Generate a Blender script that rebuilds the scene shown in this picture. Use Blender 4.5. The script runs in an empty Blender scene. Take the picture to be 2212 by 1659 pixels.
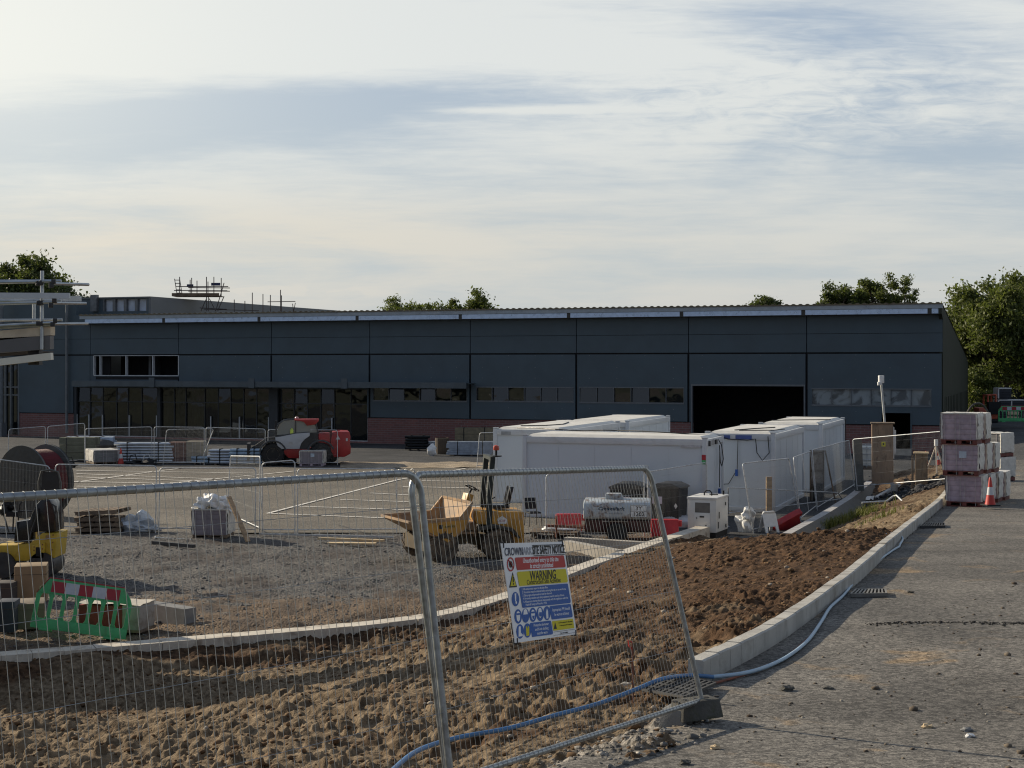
import bpy, bmesh, math, random
import numpy as np
from mathutils import Vector, Matrix, Euler
random.seed(7); RNG = np.random.default_rng(11)
SC = bpy.context.scene
COL = SC.collection
PI = math.pi
# ---- pixel <-> world bookkeeping (level camera, eye 5.4 m above the site plain) ----
F, CX, HY, EYE = 3143.0, 1106.0, 787.0, 5.4
def P(px, py, Y): return Vector(((px - CX) / F * Y, Y, EYE - (py - HY) / F * Y))
def G(px, py, z=0.0):
    Y = (EYE - z) * F / (py - HY)
    return Vector(((px - CX) / F * Y, Y, z))

# ---------------------------------------------------------------- mesh builder
class MB:
    def __init__(s): s.v = []; s.f = []; s.m = []
    def add(s, vs, fs, m=0):
        o = len(s.v); s.v += [tuple(v) for v in vs]
        for f in fs: s.f.append(tuple(i + o for i in f)); s.m.append(m)
        return s
    def box(s, c, d, m=0, R=None):
        hx, hy, hz = d[0] / 2, d[1] / 2, d[2] / 2
        vs = [Vector((x, y, z)) for x in (-hx, hx) for y in (-hy, hy) for z in (-hz, hz)]
        if R is not None:
            if isinstance(R, (int, float)): R = Matrix.Rotation(R, 3, 'Z')
            vs = [R @ v for v in vs]
        c = Vector(c)
        return s.add([v + c for v in vs], [(0, 1, 3, 2), (4, 6, 7, 5), (0, 4, 5, 1), (2, 3, 7, 6), (0, 2, 6, 4), (1, 5, 7, 3)], m)
    def bx(s, x0, x1, y0, y1, z0, z1, m=0):
        return s.box(((x0 + x1) / 2, (y0 + y1) / 2, (z0 + z1) / 2), (abs(x1 - x0), abs(y1 - y0), abs(z1 - z0)), m)
    def beam(s, a, b, w, h, m=0, up=(0, 0, 1)):
        a, b = Vector(a), Vector(b); d = b - a; L = d.length
        if L < 1e-6: return s
        x = d / L; up = Vector(up)
        if abs(x.dot(up)) > .98: up = Vector((0, 1, 0))
        y = up.cross(x).normalized(); z = x.cross(y)
        return s.box((a + b) / 2, (L, w, h), m, Matrix((x, y, z)).transposed())
    def tube(s, pts, r, n=8, m=0, closed=False, r1=None):
        pts = [Vector(p) for p in pts]; k = len(pts)
        if k < 2: return s
        rings = []; pn = None
        for i, p in enumerate(pts):
            if closed: t = pts[(i + 1) % k] - pts[i - 1]
            else: t = pts[min(i + 1, k - 1)] - pts[max(i - 1, 0)]
            t.normalize()
            if pn is None:
                a = Vector((0, 0, 1)) if abs(t.z) < .9 else Vector((1, 0, 0))
                pn = t.cross(a).normalized()
            else:
                pn = (pn - t * pn.dot(t))
                pn = pn.normalized() if pn.length > 1e-6 else t.orthogonal().normalized()
            b = t.cross(pn)
            rr = r if r1 is None else r + (r1 - r) * i / (k - 1)
            rings.append([p + (pn * math.cos(2 * PI * j / n) + b * math.sin(2 * PI * j / n)) * rr for j in range(n)])
        vs = [v for ring in rings for v in ring]; fs = []
        for i in range(k if closed else k - 1):
            i2 = (i + 1) % k
            for j in range(n):
                j2 = (j + 1) % n
                fs.append((i * n + j, i * n + j2, i2 * n + j2, i2 * n + j))
        if not closed:
            fs.append(tuple(range(n - 1, -1, -1))); fs.append(tuple((k - 1) * n + j for j in range(n)))
        return s.add(vs, fs, m)
    def cyl(s, a, b, r, r1=None, n=14, m=0): return s.tube([a, b], r, n, m, r1=r1)
    def lathe(s, prof, n=24, M=None, m=0):
        vs = []; fs = []; k = len(prof)
        for (r, z) in prof:
            for j in range(n):
                v = Vector((r * math.cos(2 * PI * j / n), r * math.sin(2 * PI * j / n), z))
                vs.append(M @ v if M is not None else v)
        for i in range(k - 1):
            for j in range(n):
                j2 = (j + 1) % n
                fs.append((i * n + j, i * n + j2, (i + 1) * n + j2, (i + 1) * n + j))
        if prof[0][0] > 1e-4: fs.append(tuple(range(n - 1, -1, -1)))
        if prof[-1][0] > 1e-4: fs.append(tuple((k - 1) * n + j for j in range(n)))
        return s.add(vs, fs, m)
    def prism(s, poly, y0, y1, m=0, M=None):      # polygon in x,z extruded along y
        n = len(poly)
        vs = [Vector((x, y0, z)) for x, z in poly] + [Vector((x, y1, z)) for x, z in poly]
        if M is not None: vs = [M @ v for v in vs]
        fs = [tuple(range(n)), tuple(range(2 * n - 1, n - 1, -1))]
        fs += [(i, i + n, (i + 1) % n + n, (i + 1) % n) for i in range(n)]
        return s.add(vs, fs, m)
    def poly(s, pts, m=0): return s.add(pts, [tuple(range(len(pts)))], m)
    def sheet(s, pts, t, m=0):                    # a polygon given thickness t along its normal
        pts = [Vector(p) for p in pts]; n = len(pts)
        nn = Vector((0, 0, 0))
        for i in range(n): nn += pts[i].cross(pts[(i + 1) % n])
        nn.normalize(); q = [p - nn * t for p in pts]
        fs = [tuple(range(n)), tuple(range(2 * n - 1, n - 1, -1))] + [(i, i + n, (i + 1) % n + n, (i + 1) % n) for i in range(n)]
        return s.add(pts + q, fs, m)
    def blob(s, c, r, m=0, jit=.25, sub=2, seed=0, sc=(1, 1, 1)):
        bm = bmesh.new(); bmesh.ops.create_icosphere(bm, subdivisions=sub, radius=1)
        rr = random.Random(seed); ph = [rr.uniform(0, 6) for _ in range(6)]
        vs = []
        for v in bm.verts:
            p = v.co; k = 1 + jit * (math.sin(3.1 * p.x + ph[0]) * math.sin(2.7 * p.y + ph[1]) + .6 * math.sin(5.3 * p.z + ph[2] + 3 * p.x) + .4 * math.sin(9 * p.y + ph[3] + 4 * p.z))
            vs.append(Vector((p.x * sc[0], p.y * sc[1], p.z * sc[2])) * k * r + Vector(c))
        fs = [[v.index for v in f.verts] for f in bm.faces]; bm.free()
        return s.add(vs, fs, m)
    def build(s, name, mats, parent=None, smooth=False, bevel=0, loc=None, ang=35):
        me = bpy.data.meshes.new(name); me.from_pydata(s.v, [], s.f)
        if not isinstance(mats, (list, tuple)): mats = [mats]
        for mt in mats: me.materials.append(mt)
        if len(mats) > 1: me.polygons.foreach_set('material_index', s.m)
        bm = bmesh.new(); bm.from_mesh(me)
        bmesh.ops.recalc_face_normals(bm, faces=bm.faces)
        if bevel:
            ed = [e for e in bm.edges if len(e.link_faces) == 2 and e.calc_face_angle(0) > .6]
            bmesh.ops.bevel(bm, geom=ed, offset=bevel, segments=2, affect='EDGES', clamp_overlap=True, profile=.6)
        bm.to_mesh(me); bm.free()
        if smooth or bevel:
            me.polygons.foreach_set('use_smooth', [True] * len(me.polygons))
            me.set_sharp_from_angle(angle=math.radians(ang))
        o = bpy.data.objects.new(name, me); COL.objects.link(o)
        if parent is not None: o.parent = parent
        if loc is not None: o.location = loc
        return o

def tag(o, label, cat, group=None):
    o['label'] = label; o['category'] = cat
    if group: o['group'] = group
    return o
def thing(name, label, cat, loc=(0, 0, 0), rz=0, group=None, M=None):
    o = bpy.data.objects.new(name, None); COL.objects.link(o); o.empty_display_size = .2
    if M is not None: o.matrix_world = M
    else: o.location = loc; o.rotation_euler = (0, 0, rz)
    return tag(o, label, cat, group)
def kind(o, k): o['kind'] = k; return o
def dup(root, loc, rz, label, group=None):
    r = root.copy(); COL.objects.link(r); r.location = loc
    r.rotation_euler = (0, 0, rz) if not isinstance(rz, tuple) else rz
    r['label'] = label
    if group: r['group'] = group
    for ch in root.children:
        c = ch.copy(); COL.objects.link(c); c.parent = r
        for g in ch.children:
            d = g.copy(); COL.objects.link(d); d.parent = c
    return r
def text(parent, s, size, loc, mat, name='lettering', R=None, sx=1.0, align='CENTER', bold=0.0, shear=0.0):
    cu = bpy.data.curves.new(name, 'FONT'); cu.body = s; cu.size = size
    cu.align_x = align; cu.align_y = 'CENTER'; cu.offset = bold * size; cu.shear = shear; cu.extrude = .0006
    cu.resolution_u = 3
    t = bpy.data.objects.new(name, cu); COL.objects.link(t)
    me = bpy.data.meshes.new_from_object(t)
    bpy.data.objects.remove(t); bpy.data.curves.remove(cu)
    Mx = Matrix.Translation(Vector(loc)) @ (R.to_4x4() if R is not None else Matrix.Identity(4)) @ Matrix.Diagonal((sx, 1, 1, 1))
    me.transform(Mx); me.materials.clear(); me.materials.append(mat)
    o = bpy.data.objects.new(name, me); COL.objects.link(o); o.parent = parent
    return o
def join_text(objs, name):
    base = objs[0]; bm = bmesh.new()
    for o in objs: bm.from_mesh(o.data)
    bm.to_mesh(base.data); bm.free(); base.name = name
    for o in objs[1:]: bpy.data.objects.remove(o)
    return base
RXZ = Matrix.Rotation(PI / 2, 3, 'X')     # text standing in the xz plane, readable from -y

# ---------------------------------------------------------------- materials
def _n(nt, t, **kw):
    n = nt.nodes.new(t)
    for k, v in kw.items(): setattr(n, k, v)
    return n
def base_mat(name):
    m = bpy.data.materials.new(name); m.use_nodes = True; nt = m.node_tree
    return m, nt, nt.nodes['Principled BSDF']
def mixc(nt, fac, a, b, mode='MIX'):
    n = _n(nt, 'ShaderNodeMix', data_type='RGBA', blend_type=mode)
    for inp, v in ((0, fac), (6, a), (7, b)):
        if hasattr(v, 'links'): nt.links.new(v, n.inputs[inp])
        elif inp: n.inputs[inp].default_value = (*v, 1) if len(v) == 3 else v
        else: n.inputs[inp].default_value = v
    return n.outputs[2]
def noise(nt, vec, scale, detail=4, rough=.55, dist=0):
    n = _n(nt, 'ShaderNodeTexNoise'); n.inputs['Scale'].default_value = scale
    n.inputs['Detail'].default_value = detail; n.inputs['Roughness'].default_value = rough; n.inputs['Distortion'].default_value = dist
    nt.links.new(vec, n.inputs['Vector']); return n.outputs['Fac']
def ramp(nt, v, lo, hi, a=0.0, b=1.0):
    n = _n(nt, 'ShaderNodeMapRange'); n.interpolation_type = 'SMOOTHSTEP'
    for i, x in ((1, lo), (2, hi), (3, a), (4, b)): n.inputs[i].default_value = x
    nt.links.new(v, n.inputs[0]); return n.outputs[0]
def math_(nt, op, a, b=None, clamp=False):
    n = _n(nt, 'ShaderNodeMath', operation=op, use_clamp=clamp)
    for i, v in enumerate((a, b)):
        if v is None: continue
        if hasattr(v, 'links'): nt.links.new(v, n.inputs[i])
        else: n.inputs[i].default_value = v
    return n.outputs[0]
def bumpn(nt, b, h, strength, dist):
    n = _n(nt, 'ShaderNodeBump'); n.inputs['Strength'].default_value = strength; n.inputs['Distance'].default_value = dist
    nt.links.new(h, n.inputs['Height']); nt.links.new(n.outputs[0], b.inputs['Normal'])
def M(name, col, rough=.6, metal=0, var=.18, scale=4, dirt=0, dcol=(.16, .11, .07), dscale=2.5, bump=0, bscale=40, stretch=None, spec=.5):
    m, nt, b = base_mat(name)
    tc = _n(nt, 'ShaderNodeTexCoord'); vec = tc.outputs['Object']
    if stretch:
        mp = _n(nt, 'ShaderNodeMapping'); mp.inputs['Scale'].default_value = stretch
        nt.links.new(vec, mp.inputs['Vector']); vec = mp.outputs[0]
    n1 = noise(nt, vec, scale, 6)
    c = mixc(nt, ramp(nt, n1, .3, .7), tuple(x * (1 - var) for x in col), tuple(min(1, x * (1 + var)) for x in col))
    if dirt:
        n2 = noise(nt, vec, dscale, 8, .65, .6)
        c = mixc(nt, ramp(nt, n2, .62 - .3 * dirt, .8 - .25 * dirt, 0, min(1, .35 + dirt)), c, dcol)
    nt.links.new(c, b.inputs['Base Color'])
    b.inputs['Metallic'].default_value = metal; b.inputs['Specular IOR Level'].default_value = spec
    nt.links.new(ramp(nt, n1, .2, .8, max(0, rough - .1), min(1, rough + .1)), b.inputs['Roughness'])
    if bump: bumpn(nt, b, noise(nt, vec, bscale, 4), 1, bump)
    return m
galv = M('galvanised_steel', (.33, .355, .37), .42, .85, .22, 18, .18, (.22, .19, .16), 8)
galv_old = M('dull_galvanised', (.50, .52, .53), .5, .45, .2, 12, .3, (.2, .17, .14), 5)
wire_m = M('mesh_wire', (.36, .37, .37), .5, .6, .15, 30)
clad = M('anthracite_cladding', (.062, .092, .114), .5, 0, .10, .6, 0)
clad2 = M('grey_cladding', (.15, .165, .18), .5, 0, .08, .8)
gable_m = M('olive_grey_cladding', (.055, .06, .046), .8, 0, .12, .7, spec=.08)
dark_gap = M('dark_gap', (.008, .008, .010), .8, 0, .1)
fascia_m = M('eaves_metal', (.34, .38, .42), .35, .35, .12, 2, .12, (.2, .16, .1), 1)
gutter_m = M('gutter_metal', (.55, .68, .88), .32, .3, .1, 3, .1, (.25, .25, .25), 1.5)  # blue base colour stands for reflected sky
roof_m = M('roof_sheet', (.16, .13, .08), .6, .1, .25, 1, .4, (.1, .07, .04), 1)
frame_m = M('window_frame', (.15, .165, .18), .45, .4, .1)
white_fr = M('white_frame', (.55, .57, .58), .5, 0, .1)
canopy_m = M('canopy_metal', (.085, .105, .12), .45, .2, .12, 2)
column_m = M('column_paint', (.15, .165, .175), .5, 0, .12, 3)
def glass_mat(name, col, rough=.03):
    m, nt, b = base_mat(name)
    tc = _n(nt, 'ShaderNodeTexCoord')
    b.inputs['Base Color'].default_value = (*col, 1); b.inputs['Roughness'].default_value = rough
    b.inputs['IOR'].default_value = 1.5; b.inputs['Specular IOR Level'].default_value = .95
    bumpn(nt, b, noise(nt, tc.outputs['Object'], .55, 2), .35, .06)
    return m
def clear_glass(name, col, clear):
    m = glass_mat(name, col, .03); nt = m.node_tree; b = nt.nodes['Principled BSDF']
    t = _n(nt, 'ShaderNodeBsdfTransparent'); t.inputs[0].default_value = (.75, .8, .8, 1); mx = _n(nt, 'ShaderNodeMixShader'); mx.inputs[0].default_value = clear
    nt.links.new(b.outputs[0], mx.inputs[1]); nt.links.new(t.outputs[0], mx.inputs[2]); nt.links.new(mx.outputs[0], nt.nodes['Material Output'].inputs[0]); return m
def reflection_glass():
    m, nt, b = base_mat('pale_reflection_glass'); tc = _n(nt, 'ShaderNodeTexCoord'); n = noise(nt, tc.outputs['Object'], .9, 4, .5, 1.2)
    nt.links.new(mixc(nt, ramp(nt, n, .42, .56), (.07, .085, .095), (.24, .28, .30)), b.inputs['Base Color']); b.inputs['Roughness'].default_value = .15; return m  # pale reflections put into the pane colour as blotches
glass = glass_mat('dark_glass', (.008, .011, .012))
glass_w = reflection_glass()
membrane = M('blue_membrane', (.62, .70, .82), .7, 0, .1, 2)
def brick_mat():
    m, nt, b = base_mat('red_brick')
    tc = _n(nt, 'ShaderNodeTexCoord'); mp = _n(nt, 'ShaderNodeMapping'); mp.inputs['Rotation'].default_value = (PI / 2, 0, 0)
    nt.links.new(tc.outputs['Object'], mp.inputs['Vector'])
    br = _n(nt, 'ShaderNodeTexBrick'); nt.links.new(mp.outputs[0], br.inputs['Vector'])
    br.inputs['Color1'].default_value = (.25, .105, .095, 1); br.inputs['Color2'].default_value = (.18, .08, .075, 1)
    br.inputs['Mortar'].default_value = (.24, .20, .19, 1); br.inputs['Scale'].default_value = 1
    br.inputs['Brick Width'].default_value = .45; br.inputs['Row Height'].default_value = .15; br.inputs['Mortar Size'].default_value = .014
    n = noise(nt, tc.outputs['Object'], .8, 5)
    c = mixc(nt, ramp(nt, n, .3, .75, 0, .4), br.outputs['Color'], (.16, .085, .075))
    nt.links.new(c, b.inputs['Base Color']); b.inputs['Roughness'].default_value = .85
    return m
brick = brick_mat()
cabin_w = M('cabin_white', (.56, .61, .66), .45, 0, .025, .5, .05, (.46, .47, .47), .5)
cabin_roof = M('cabin_roof', (.70, .68, .62), .5, 0, .08, 1.5, .15, (.4, .36, .3), 1)
cabin_edge = M('cabin_trim', (.50, .52, .54), .45, 0, .06, 2, .12)
black_p = M('black_plastic', (.012, .013, .015), .5, 0, .25, 6, .12, (.05, .045, .04), 4, spec=.3)
black_gloss = M('black_vinyl', (.012, .012, .013), .22, 0, .2, 5)
rubber = M('tyre_rubber', (.05, .042, .034), .9, 0, .25, 6, .75, (.17, .13, .09), 3, .01, 20)
rubber_far = M('dark_tyre', (.016, .016, .016), .8, 0, .25, 6, .25, (.08, .07, .055), 3)
cable_m = M('black_cable', (.012, .012, .013), .5)
yellow_d = M('dumper_yellow', (.50, .26, .045), .5, 0, .16, 3, .42, (.30, .20, .12), 2.2)
yellow_w = M('worn_skip', (.42, .27, .14), .65, 0, .25, 3, .6, (.26, .20, .15), 1.8)
yellow_r = M('roller_yellow', (.50, .34, .03), .42, 0, .12, 3, .28, (.16, .11, .05), 4)
red_t = M('machine_red', (.33, .022, .022), .38, 0, .14, 3, .22, (.14, .06, .045), 2)
grey_t = M('door_grey', (.40, .42, .45), .42, 0, .08, 2)
red_b = M('barrier_red', (.62, .035, .04), .45, 0, .14, 3, .2, (.42, .16, .13), 3)
red_dull = M('dull_red_plastic', (.36, .03, .035), .5, 0, .14, 3, .3, (.25, .1, .09), 3)
green_b = M('barrier_green', (.075, .42, .15), .45, 0, .14, 4, .25, (.10, .17, .07), 3)
refl_w = M('reflective_white', (.55, .58, .62), .4, 0, .08, 6)
refl_r = M('reflective_red', (.38, .02, .03), .4, 0, .12, 6)
wood = M('pale_timber', (.38, .26, .15), .75, 0, .3, 2, .3, (.2, .13, .08), 2, .004, 30, (1, 1, 6))
wood_l = M('light_board', (.55, .42, .25), .7, 0, .18, 3, .25, (.35, .24, .14), 2)
wood_d = M('weathered_timber', (.17, .125, .085), .85, 0, .35, 2.5, .4, (.08, .06, .045), 2)
ply = M('stained_plywood', (.28, .20, .135), .8, 0, .2, 1.2, .38, (.09, .055, .035), 2.2, 0, 30, (3, 3, .8))
conc = M('concrete', (.40, .37, .32), .85, 0, .16, 3, .3, (.23, .20, .16), 2.2, .004, 60)
conc_kerb = M('kerb_concrete', (.43, .415, .375), .85, 0, .18, 2, .42, (.25, .22, .175), 1.6, .004, 50)
conc_pale = M('pale_capping', (.60, .55, .46), .85, 0, .12, 3, .38, (.22, .16, .11), 2.6, .003, 50)
conc_grey = M('grey_block', (.21, .21, .205), .9, 0, .18, 3, .25, (.13, .12, .11), 2, .005, 60)
moss_block = M('mossy_block', (.085, .082, .072), .95, 0, .3, 5, .5, (.06, .065, .03), 4, .008, 40)
paver = M('purple_paver', (.40, .325, .37), .85, 0, .16, 5, .2, (.11, .08, .085), 2.5)
paver2 = M('mauve_block', (.25, .22, .235), .85, 0, .1, 4, .15, (.13, .10, .11), 3)
palred = M('red_pallet', (.16, .05, .04), .8, 0, .3, 4, .3, (.07, .04, .03), 3)
wrap = M('white_wrap', (.62, .60, .55), .45, 0, .12, 7, .25, (.36, .33, .28), 5, .02, 9)
strap_m = M('pale_strap', (.42, .38, .38), .5)
white_p = M('white_plastic', (.72, .72, .70), .45, 0, .08, 4, .2, (.45, .42, .36), 3)
white_s = M('white_sheet', (.75, .75, .73), .4, 0, .1, 6, .1, (.5, .5, .5), 5, .012, 14)
gen_white = M('generator_white', (.70, .69, .65), .45, 0, .06, 2, .2, (.42, .38, .31), 3)
rusty_w = M('rusty_white', (.44, .49, .52), .5, 0, .12, 3, .58, (.17, .10, .065), 3.2)
maroon = M('maroon_paint', (.055, .016, .017), .55, 0, .25, 3, .4, (.05, .035, .028), 2)
cone_o = M('cone_orange', (.50, .04, .028), .5, 0, .1, 4, .15, (.4, .1, .08), 4)
cone_w = M('cone_white', (.62, .62, .62), .5, 0, .08, 4, .2, (.4, .38, .36), 4)
blue_p = M('blue_pipe', (.06, .17, .36), .42, 0, .14, 5, .25, (.20, .24, .28), 6)
pale_blue = M('pale_hose', (.34, .47, .58), .5, 0, .12, 4, .3, (.35, .33, .3), 4)
rust = M('rust', (.20, .075, .045), .85, 0, .3, 8)
scaf = M('scaffold_tube', (.42, .45, .47), .35, .8, .15, 4, .15, (.2, .18, .16), 4)
scaf_d = M('dark_tube', (.10, .085, .08), .6, .4, .25, 3)
alu = M('aluminium', (.52, .55, .58), .35, .6, .15, 2)
orange_m = M('plant_orange', (.50, .10, .05), .5, 0, .15, 3, .3, (.2, .08, .05), 2)
hivis = M('hi_vis', (.55, .68, .12), .7)
paper = M('paper', (.70, .72, .74), .7, 0, .06, 8)
lilac_paper = M('lilac_paper', (.58, .54, .66), .7, 0, .06, 8)
yel_sign = M('yellow_sign', (.62, .56, .04), .6)
bark = M('bark', (.10, .078, .058), .9, 0, .3, 4)
drum_w = M('drum_boards', (.085, .09, .088), .85, 0, .3, 1.2, .35, (.05, .052, .055), 1.5, 0, 30, (.6, .6, 7))
drum_l = M('pale_drum', (.20, .19, .15), .85, 0, .25, 1.2, .3, (.1, .1, .09), 1.5, 0, 30, (.6, .6, 7))
redcab = M('red_cable', (.15, .016, .02), .55, 0, .25, 1, 0, bump=.02, bscale=14, stretch=(.2, .2, 4))
steel_d = M('dark_steel', (.05, .052, .055), .5, .5, .2, 6, .3, (.1, .07, .05), 4)
green_d = M('rops_green', (.022, .032, .03), .55, .2, .25, 5, .25, (.09, .08, .06), 4)
hub_m = M('muddy_rim', (.30, .22, .13), .75, 0, .25, 5, .5, (.11, .085, .06), 4)
crate_d = M('dark_crate', (.022, .026, .036), .6, 0, .25, 4)
ibc_m = M('ibc_white', (.72, .72, .66), .45, 0, .06, 2)
winglass = glass_mat('cab_glass', (.20, .225, .22), .1)
sg_white = M('sign_white', (.86, .88, .90), .45, 0, .03, 3)
sg_red = M('sign_red', (.47, .03, .035), .45, 0, .05, 3)
sg_yel = M('sign_yellow', (.66, .58, .012), .45, 0, .05, 3)
sg_blue = M('sign_blue', (.022, .11, .40), .45, 0, .05, 3)
sg_black = M('sign_black', (.012, .013, .018), .5, 0, .05, 3)
sg_grey = M('sign_grey', (.36, .37, .42), .5, 0, .05, 3)
# ---------------------------------------------------------------- world, sun, camera
SUN_AZ, SUN_EL = math.radians(58), math.radians(24)      # direction the light travels: (+sin az, -cos az)
def make_world():
    w = bpy.data.worlds.new('World'); SC.world = w; w.use_nodes = True
    nt = w.node_tree; nt.nodes.clear()
    out = _n(nt, 'ShaderNodeOutputWorld'); bg = _n(nt, 'ShaderNodeBackground'); nt.links.new(bg.outputs[0], out.inputs[0])
    bg.inputs[1].default_value = .1
    sky = _n(nt, 'ShaderNodeTexSky', sky_type='NISHITA', sun_disc=False)
    sky.sun_elevation = SUN_EL; sky.sun_rotation = math.atan2(-math.sin(SUN_AZ), math.cos(SUN_AZ))
    sky.air_density = 1.2; sky.dust_density = 2.0; sky.ozone_density = 1.0
    tc = _n(nt, 'ShaderNodeTexCoord'); sp = _n(nt, 'ShaderNodeSeparateXYZ'); nt.links.new(tc.outputs['Generated'], sp.inputs[0])
    x, y, z = sp.outputs
    ya = math_(nt, 'MAXIMUM', math_(nt, 'ABSOLUTE', y), .2)
    u = math_(nt, 'DIVIDE', x, ya); e = math_(nt, 'DIVIDE', z, ya)          # tangent coordinates of the sky towards the site
    def lin(a, ka, b, kb, c): return math_(nt, 'ADD', math_(nt, 'ADD', math_(nt, 'MULTIPLY', a, ka), math_(nt, 'MULTIPLY', b, kb)), c)
    def gauss(cu, ce, ru, re, tilt=0.0):
        du = math_(nt, 'DIVIDE', math_(nt, 'SUBTRACT', u, cu), ru)
        de = math_(nt, 'DIVIDE', math_(nt, 'SUBTRACT', math_(nt, 'SUBTRACT', e, ce), math_(nt, 'MULTIPLY', math_(nt, 'SUBTRACT', u, cu), tilt)), re)
        q = math_(nt, 'ADD', math_(nt, 'MULTIPLY', du, du), math_(nt, 'MULTIPLY', de, de))
        return math_(nt, 'POWER', 2.718, math_(nt, 'MULTIPLY', q, -1.0))
    def vec(ku, ke, s):
        c = _n(nt, 'ShaderNodeCombineXYZ'); nt.links.new(math_(nt, 'MULTIPLY', u, ku), c.inputs[0]); nt.links.new(math_(nt, 'MULTIPLY', e, ke), c.inputs[1])
        c.inputs[2].default_value = s; return c.outputs[0]
    def px(p): return (p - CX) / F
    def py(p): return (HY - p) / F
    soft = noise(nt, vec(3.2, 17, 1.3), 1.0, 5, .5, .8)          # broad veils
    streak = noise(nt, vec(9, 75, 4.1), 1.0, 6, .6, .5)           # drawn-out streaks
    mott = noise(nt, vec(30, 120, 7.7), 1.0, 6, .62, .9)           # mottled high cloud
    fine = noise(nt, vec(14, 150, 2.2), 1.0, 7, .65, 1.2)
    cover = lin(soft, 1.5, streak, .70, -.42)
    def add(v, g, k): return math_(nt, 'ADD', v, math_(nt, 'MULTIPLY', g, k))
    cover = add(cover, gauss(px(700), py(235), .20, .020, .05), -.85)
    cover = add(cover, gauss(px(100), py(320), .14, .018, .02), -.35)
    cover = add(cover, gauss(px(1780), py(55), .12, .020, -.05), -.36)
    cover = add(cover, gauss(px(2150), py(330), .10, .008, 0), -.35)
    cover = add(cover, gauss(px(300), py(60), .24, .045, -.05), .55)
    cover = add(cover, gauss(px(1250), py(110), .20, .025, -.09), .22)
    rgt = gauss(px(1750), py(215), .17, .04, 0)
    cover = add(cover, math_(nt, 'MULTIPLY', rgt, math_(nt, 'SUBTRACT', mott, .42)), 1.5)
    cover = add(cover, rgt, -.22)
    cover = add(cover, gauss(px(1150), py(238), .065, .0026, .004), .6)
    cover = add(cover, math_(nt, 'SUBTRACT', fine, .5), .5)
    lowc = gauss(px(640), py(630), .05, .0035, 0)
    cover = add(cover, math_(nt, 'MULTIPLY', lowc, ramp(nt, mott, .45, .6)), .7)
    cover = add(cover, gauss(px(1250), py(585), .4, .012, 0), -.22)
    cl = ramp(nt, cover, .12, 1.0)
    blue = mixc(nt, ramp(nt, e, 0, .26), (4.7, 5.35, 5.75), (3.7, 4.5, 5.6))
    white = mixc(nt, ramp(nt, e, .02, .22), (6.0, 6.05, 5.9), (7.4, 7.55, 7.35))
    warm = gauss(px(250), py(510), .34, .03, 0)
    white = mixc(nt, math_(nt, 'MULTIPLY', warm, .65), white, (7.0, 6.3, 5.3))
    c = mixc(nt, cl, blue, white)
    tl = gauss(px(-150), py(40), .22, .12, 0)
    c = mixc(nt, math_(nt, 'MULTIPLY', tl, .62), c, (9.2, 9.1, 8.2))
    c = mixc(nt, .14, c, sky.outputs[0])
    # unseen sky above and behind, dimmed to weaken fill light on shaded sides
    up = ramp(nt, z, .27, .55)
    c = mixc(nt, up, c, (1.9, 2.35, 3.2)); back = ramp(nt, math_(nt, 'MULTIPLY', y, -1.0), -.1, .4)
    c = mixc(nt, math_(nt, 'MULTIPLY', back, .85), c, (1.7, 2.15, 3.0))
    nt.links.new(c, bg.inputs[0])
make_world()
sl = bpy.data.lights.new('sun', 'SUN'); sl.energy = 5.0; sl.angle = math.radians(.6); sl.color = (1, .87, .68)
so = bpy.data.objects.new('sun', sl); COL.objects.link(so)
_d = Vector((math.sin(SUN_AZ) * math.cos(SUN_EL), -math.cos(SUN_AZ) * math.cos(SUN_EL), -math.sin(SUN_EL)))
so.rotation_euler = _d.to_track_quat('-Z', 'Y').to_euler(); so.location = (-20, 30, 40)
cam = bpy.data.cameras.new('camera'); co = bpy.data.objects.new('camera', cam); COL.objects.link(co)
co.location = (0, 0, EYE); co.rotation_euler = (PI / 2, 0, 0)
cam.sensor_width = 36; cam.lens = 36 * F / 2212; cam.shift_y = -(829.5 - HY) / 2212
cam.clip_start = .1; cam.clip_end = 4000; SC.camera = co
SC.view_settings.view_transform = 'Standard'; SC.view_settings.look = 'None'
SC.view_settings.exposure = .12; SC.view_settings.gamma = 1
SC.cycles.use_denoising = True; SC.cycles.filter_width = 1.15
SC.cycles.max_bounces = 6; SC.cycles.diffuse_bounces = 3; SC.cycles.glossy_bounces = 3

# ---------------------------------------------------------------- terrain
def h2(ix, iy, s):
    n = (ix.astype(np.int64) * 374761393 + iy.astype(np.int64) * 668265263 + s * 1442695041) & 0xffffffff
    n = ((n ^ (n >> 13)) * 1274126177) & 0xffffffff
    n = n ^ (n >> 16)
    return (n & 0xffff) / 32767.5 - 1
def vn(x, y, s):
    ix, iy = np.floor(x), np.floor(y); fx, fy = x - ix, y - iy
    fx = fx * fx * (3 - 2 * fx); fy = fy * fy * (3 - 2 * fy)
    a, b, c, d = h2(ix, iy, s), h2(ix + 1, iy, s), h2(ix, iy + 1, s), h2(ix + 1, iy + 1, s)
    return (a * (1 - fx) + b * fx) * (1 - fy) + (c * (1 - fx) + d * fx) * fy
def fbm(x, y, f, o, s, g=.5):
    r = 0; a = 1; x = x * f; y = y * f
    for k in range(o):
        r = r + a * vn(x + 17 * k, y - 9 * k, s + k); a *= g; x, y = 1.93 * x + .31 * y, 1.93 * y - .31 * x
    return r
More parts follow.
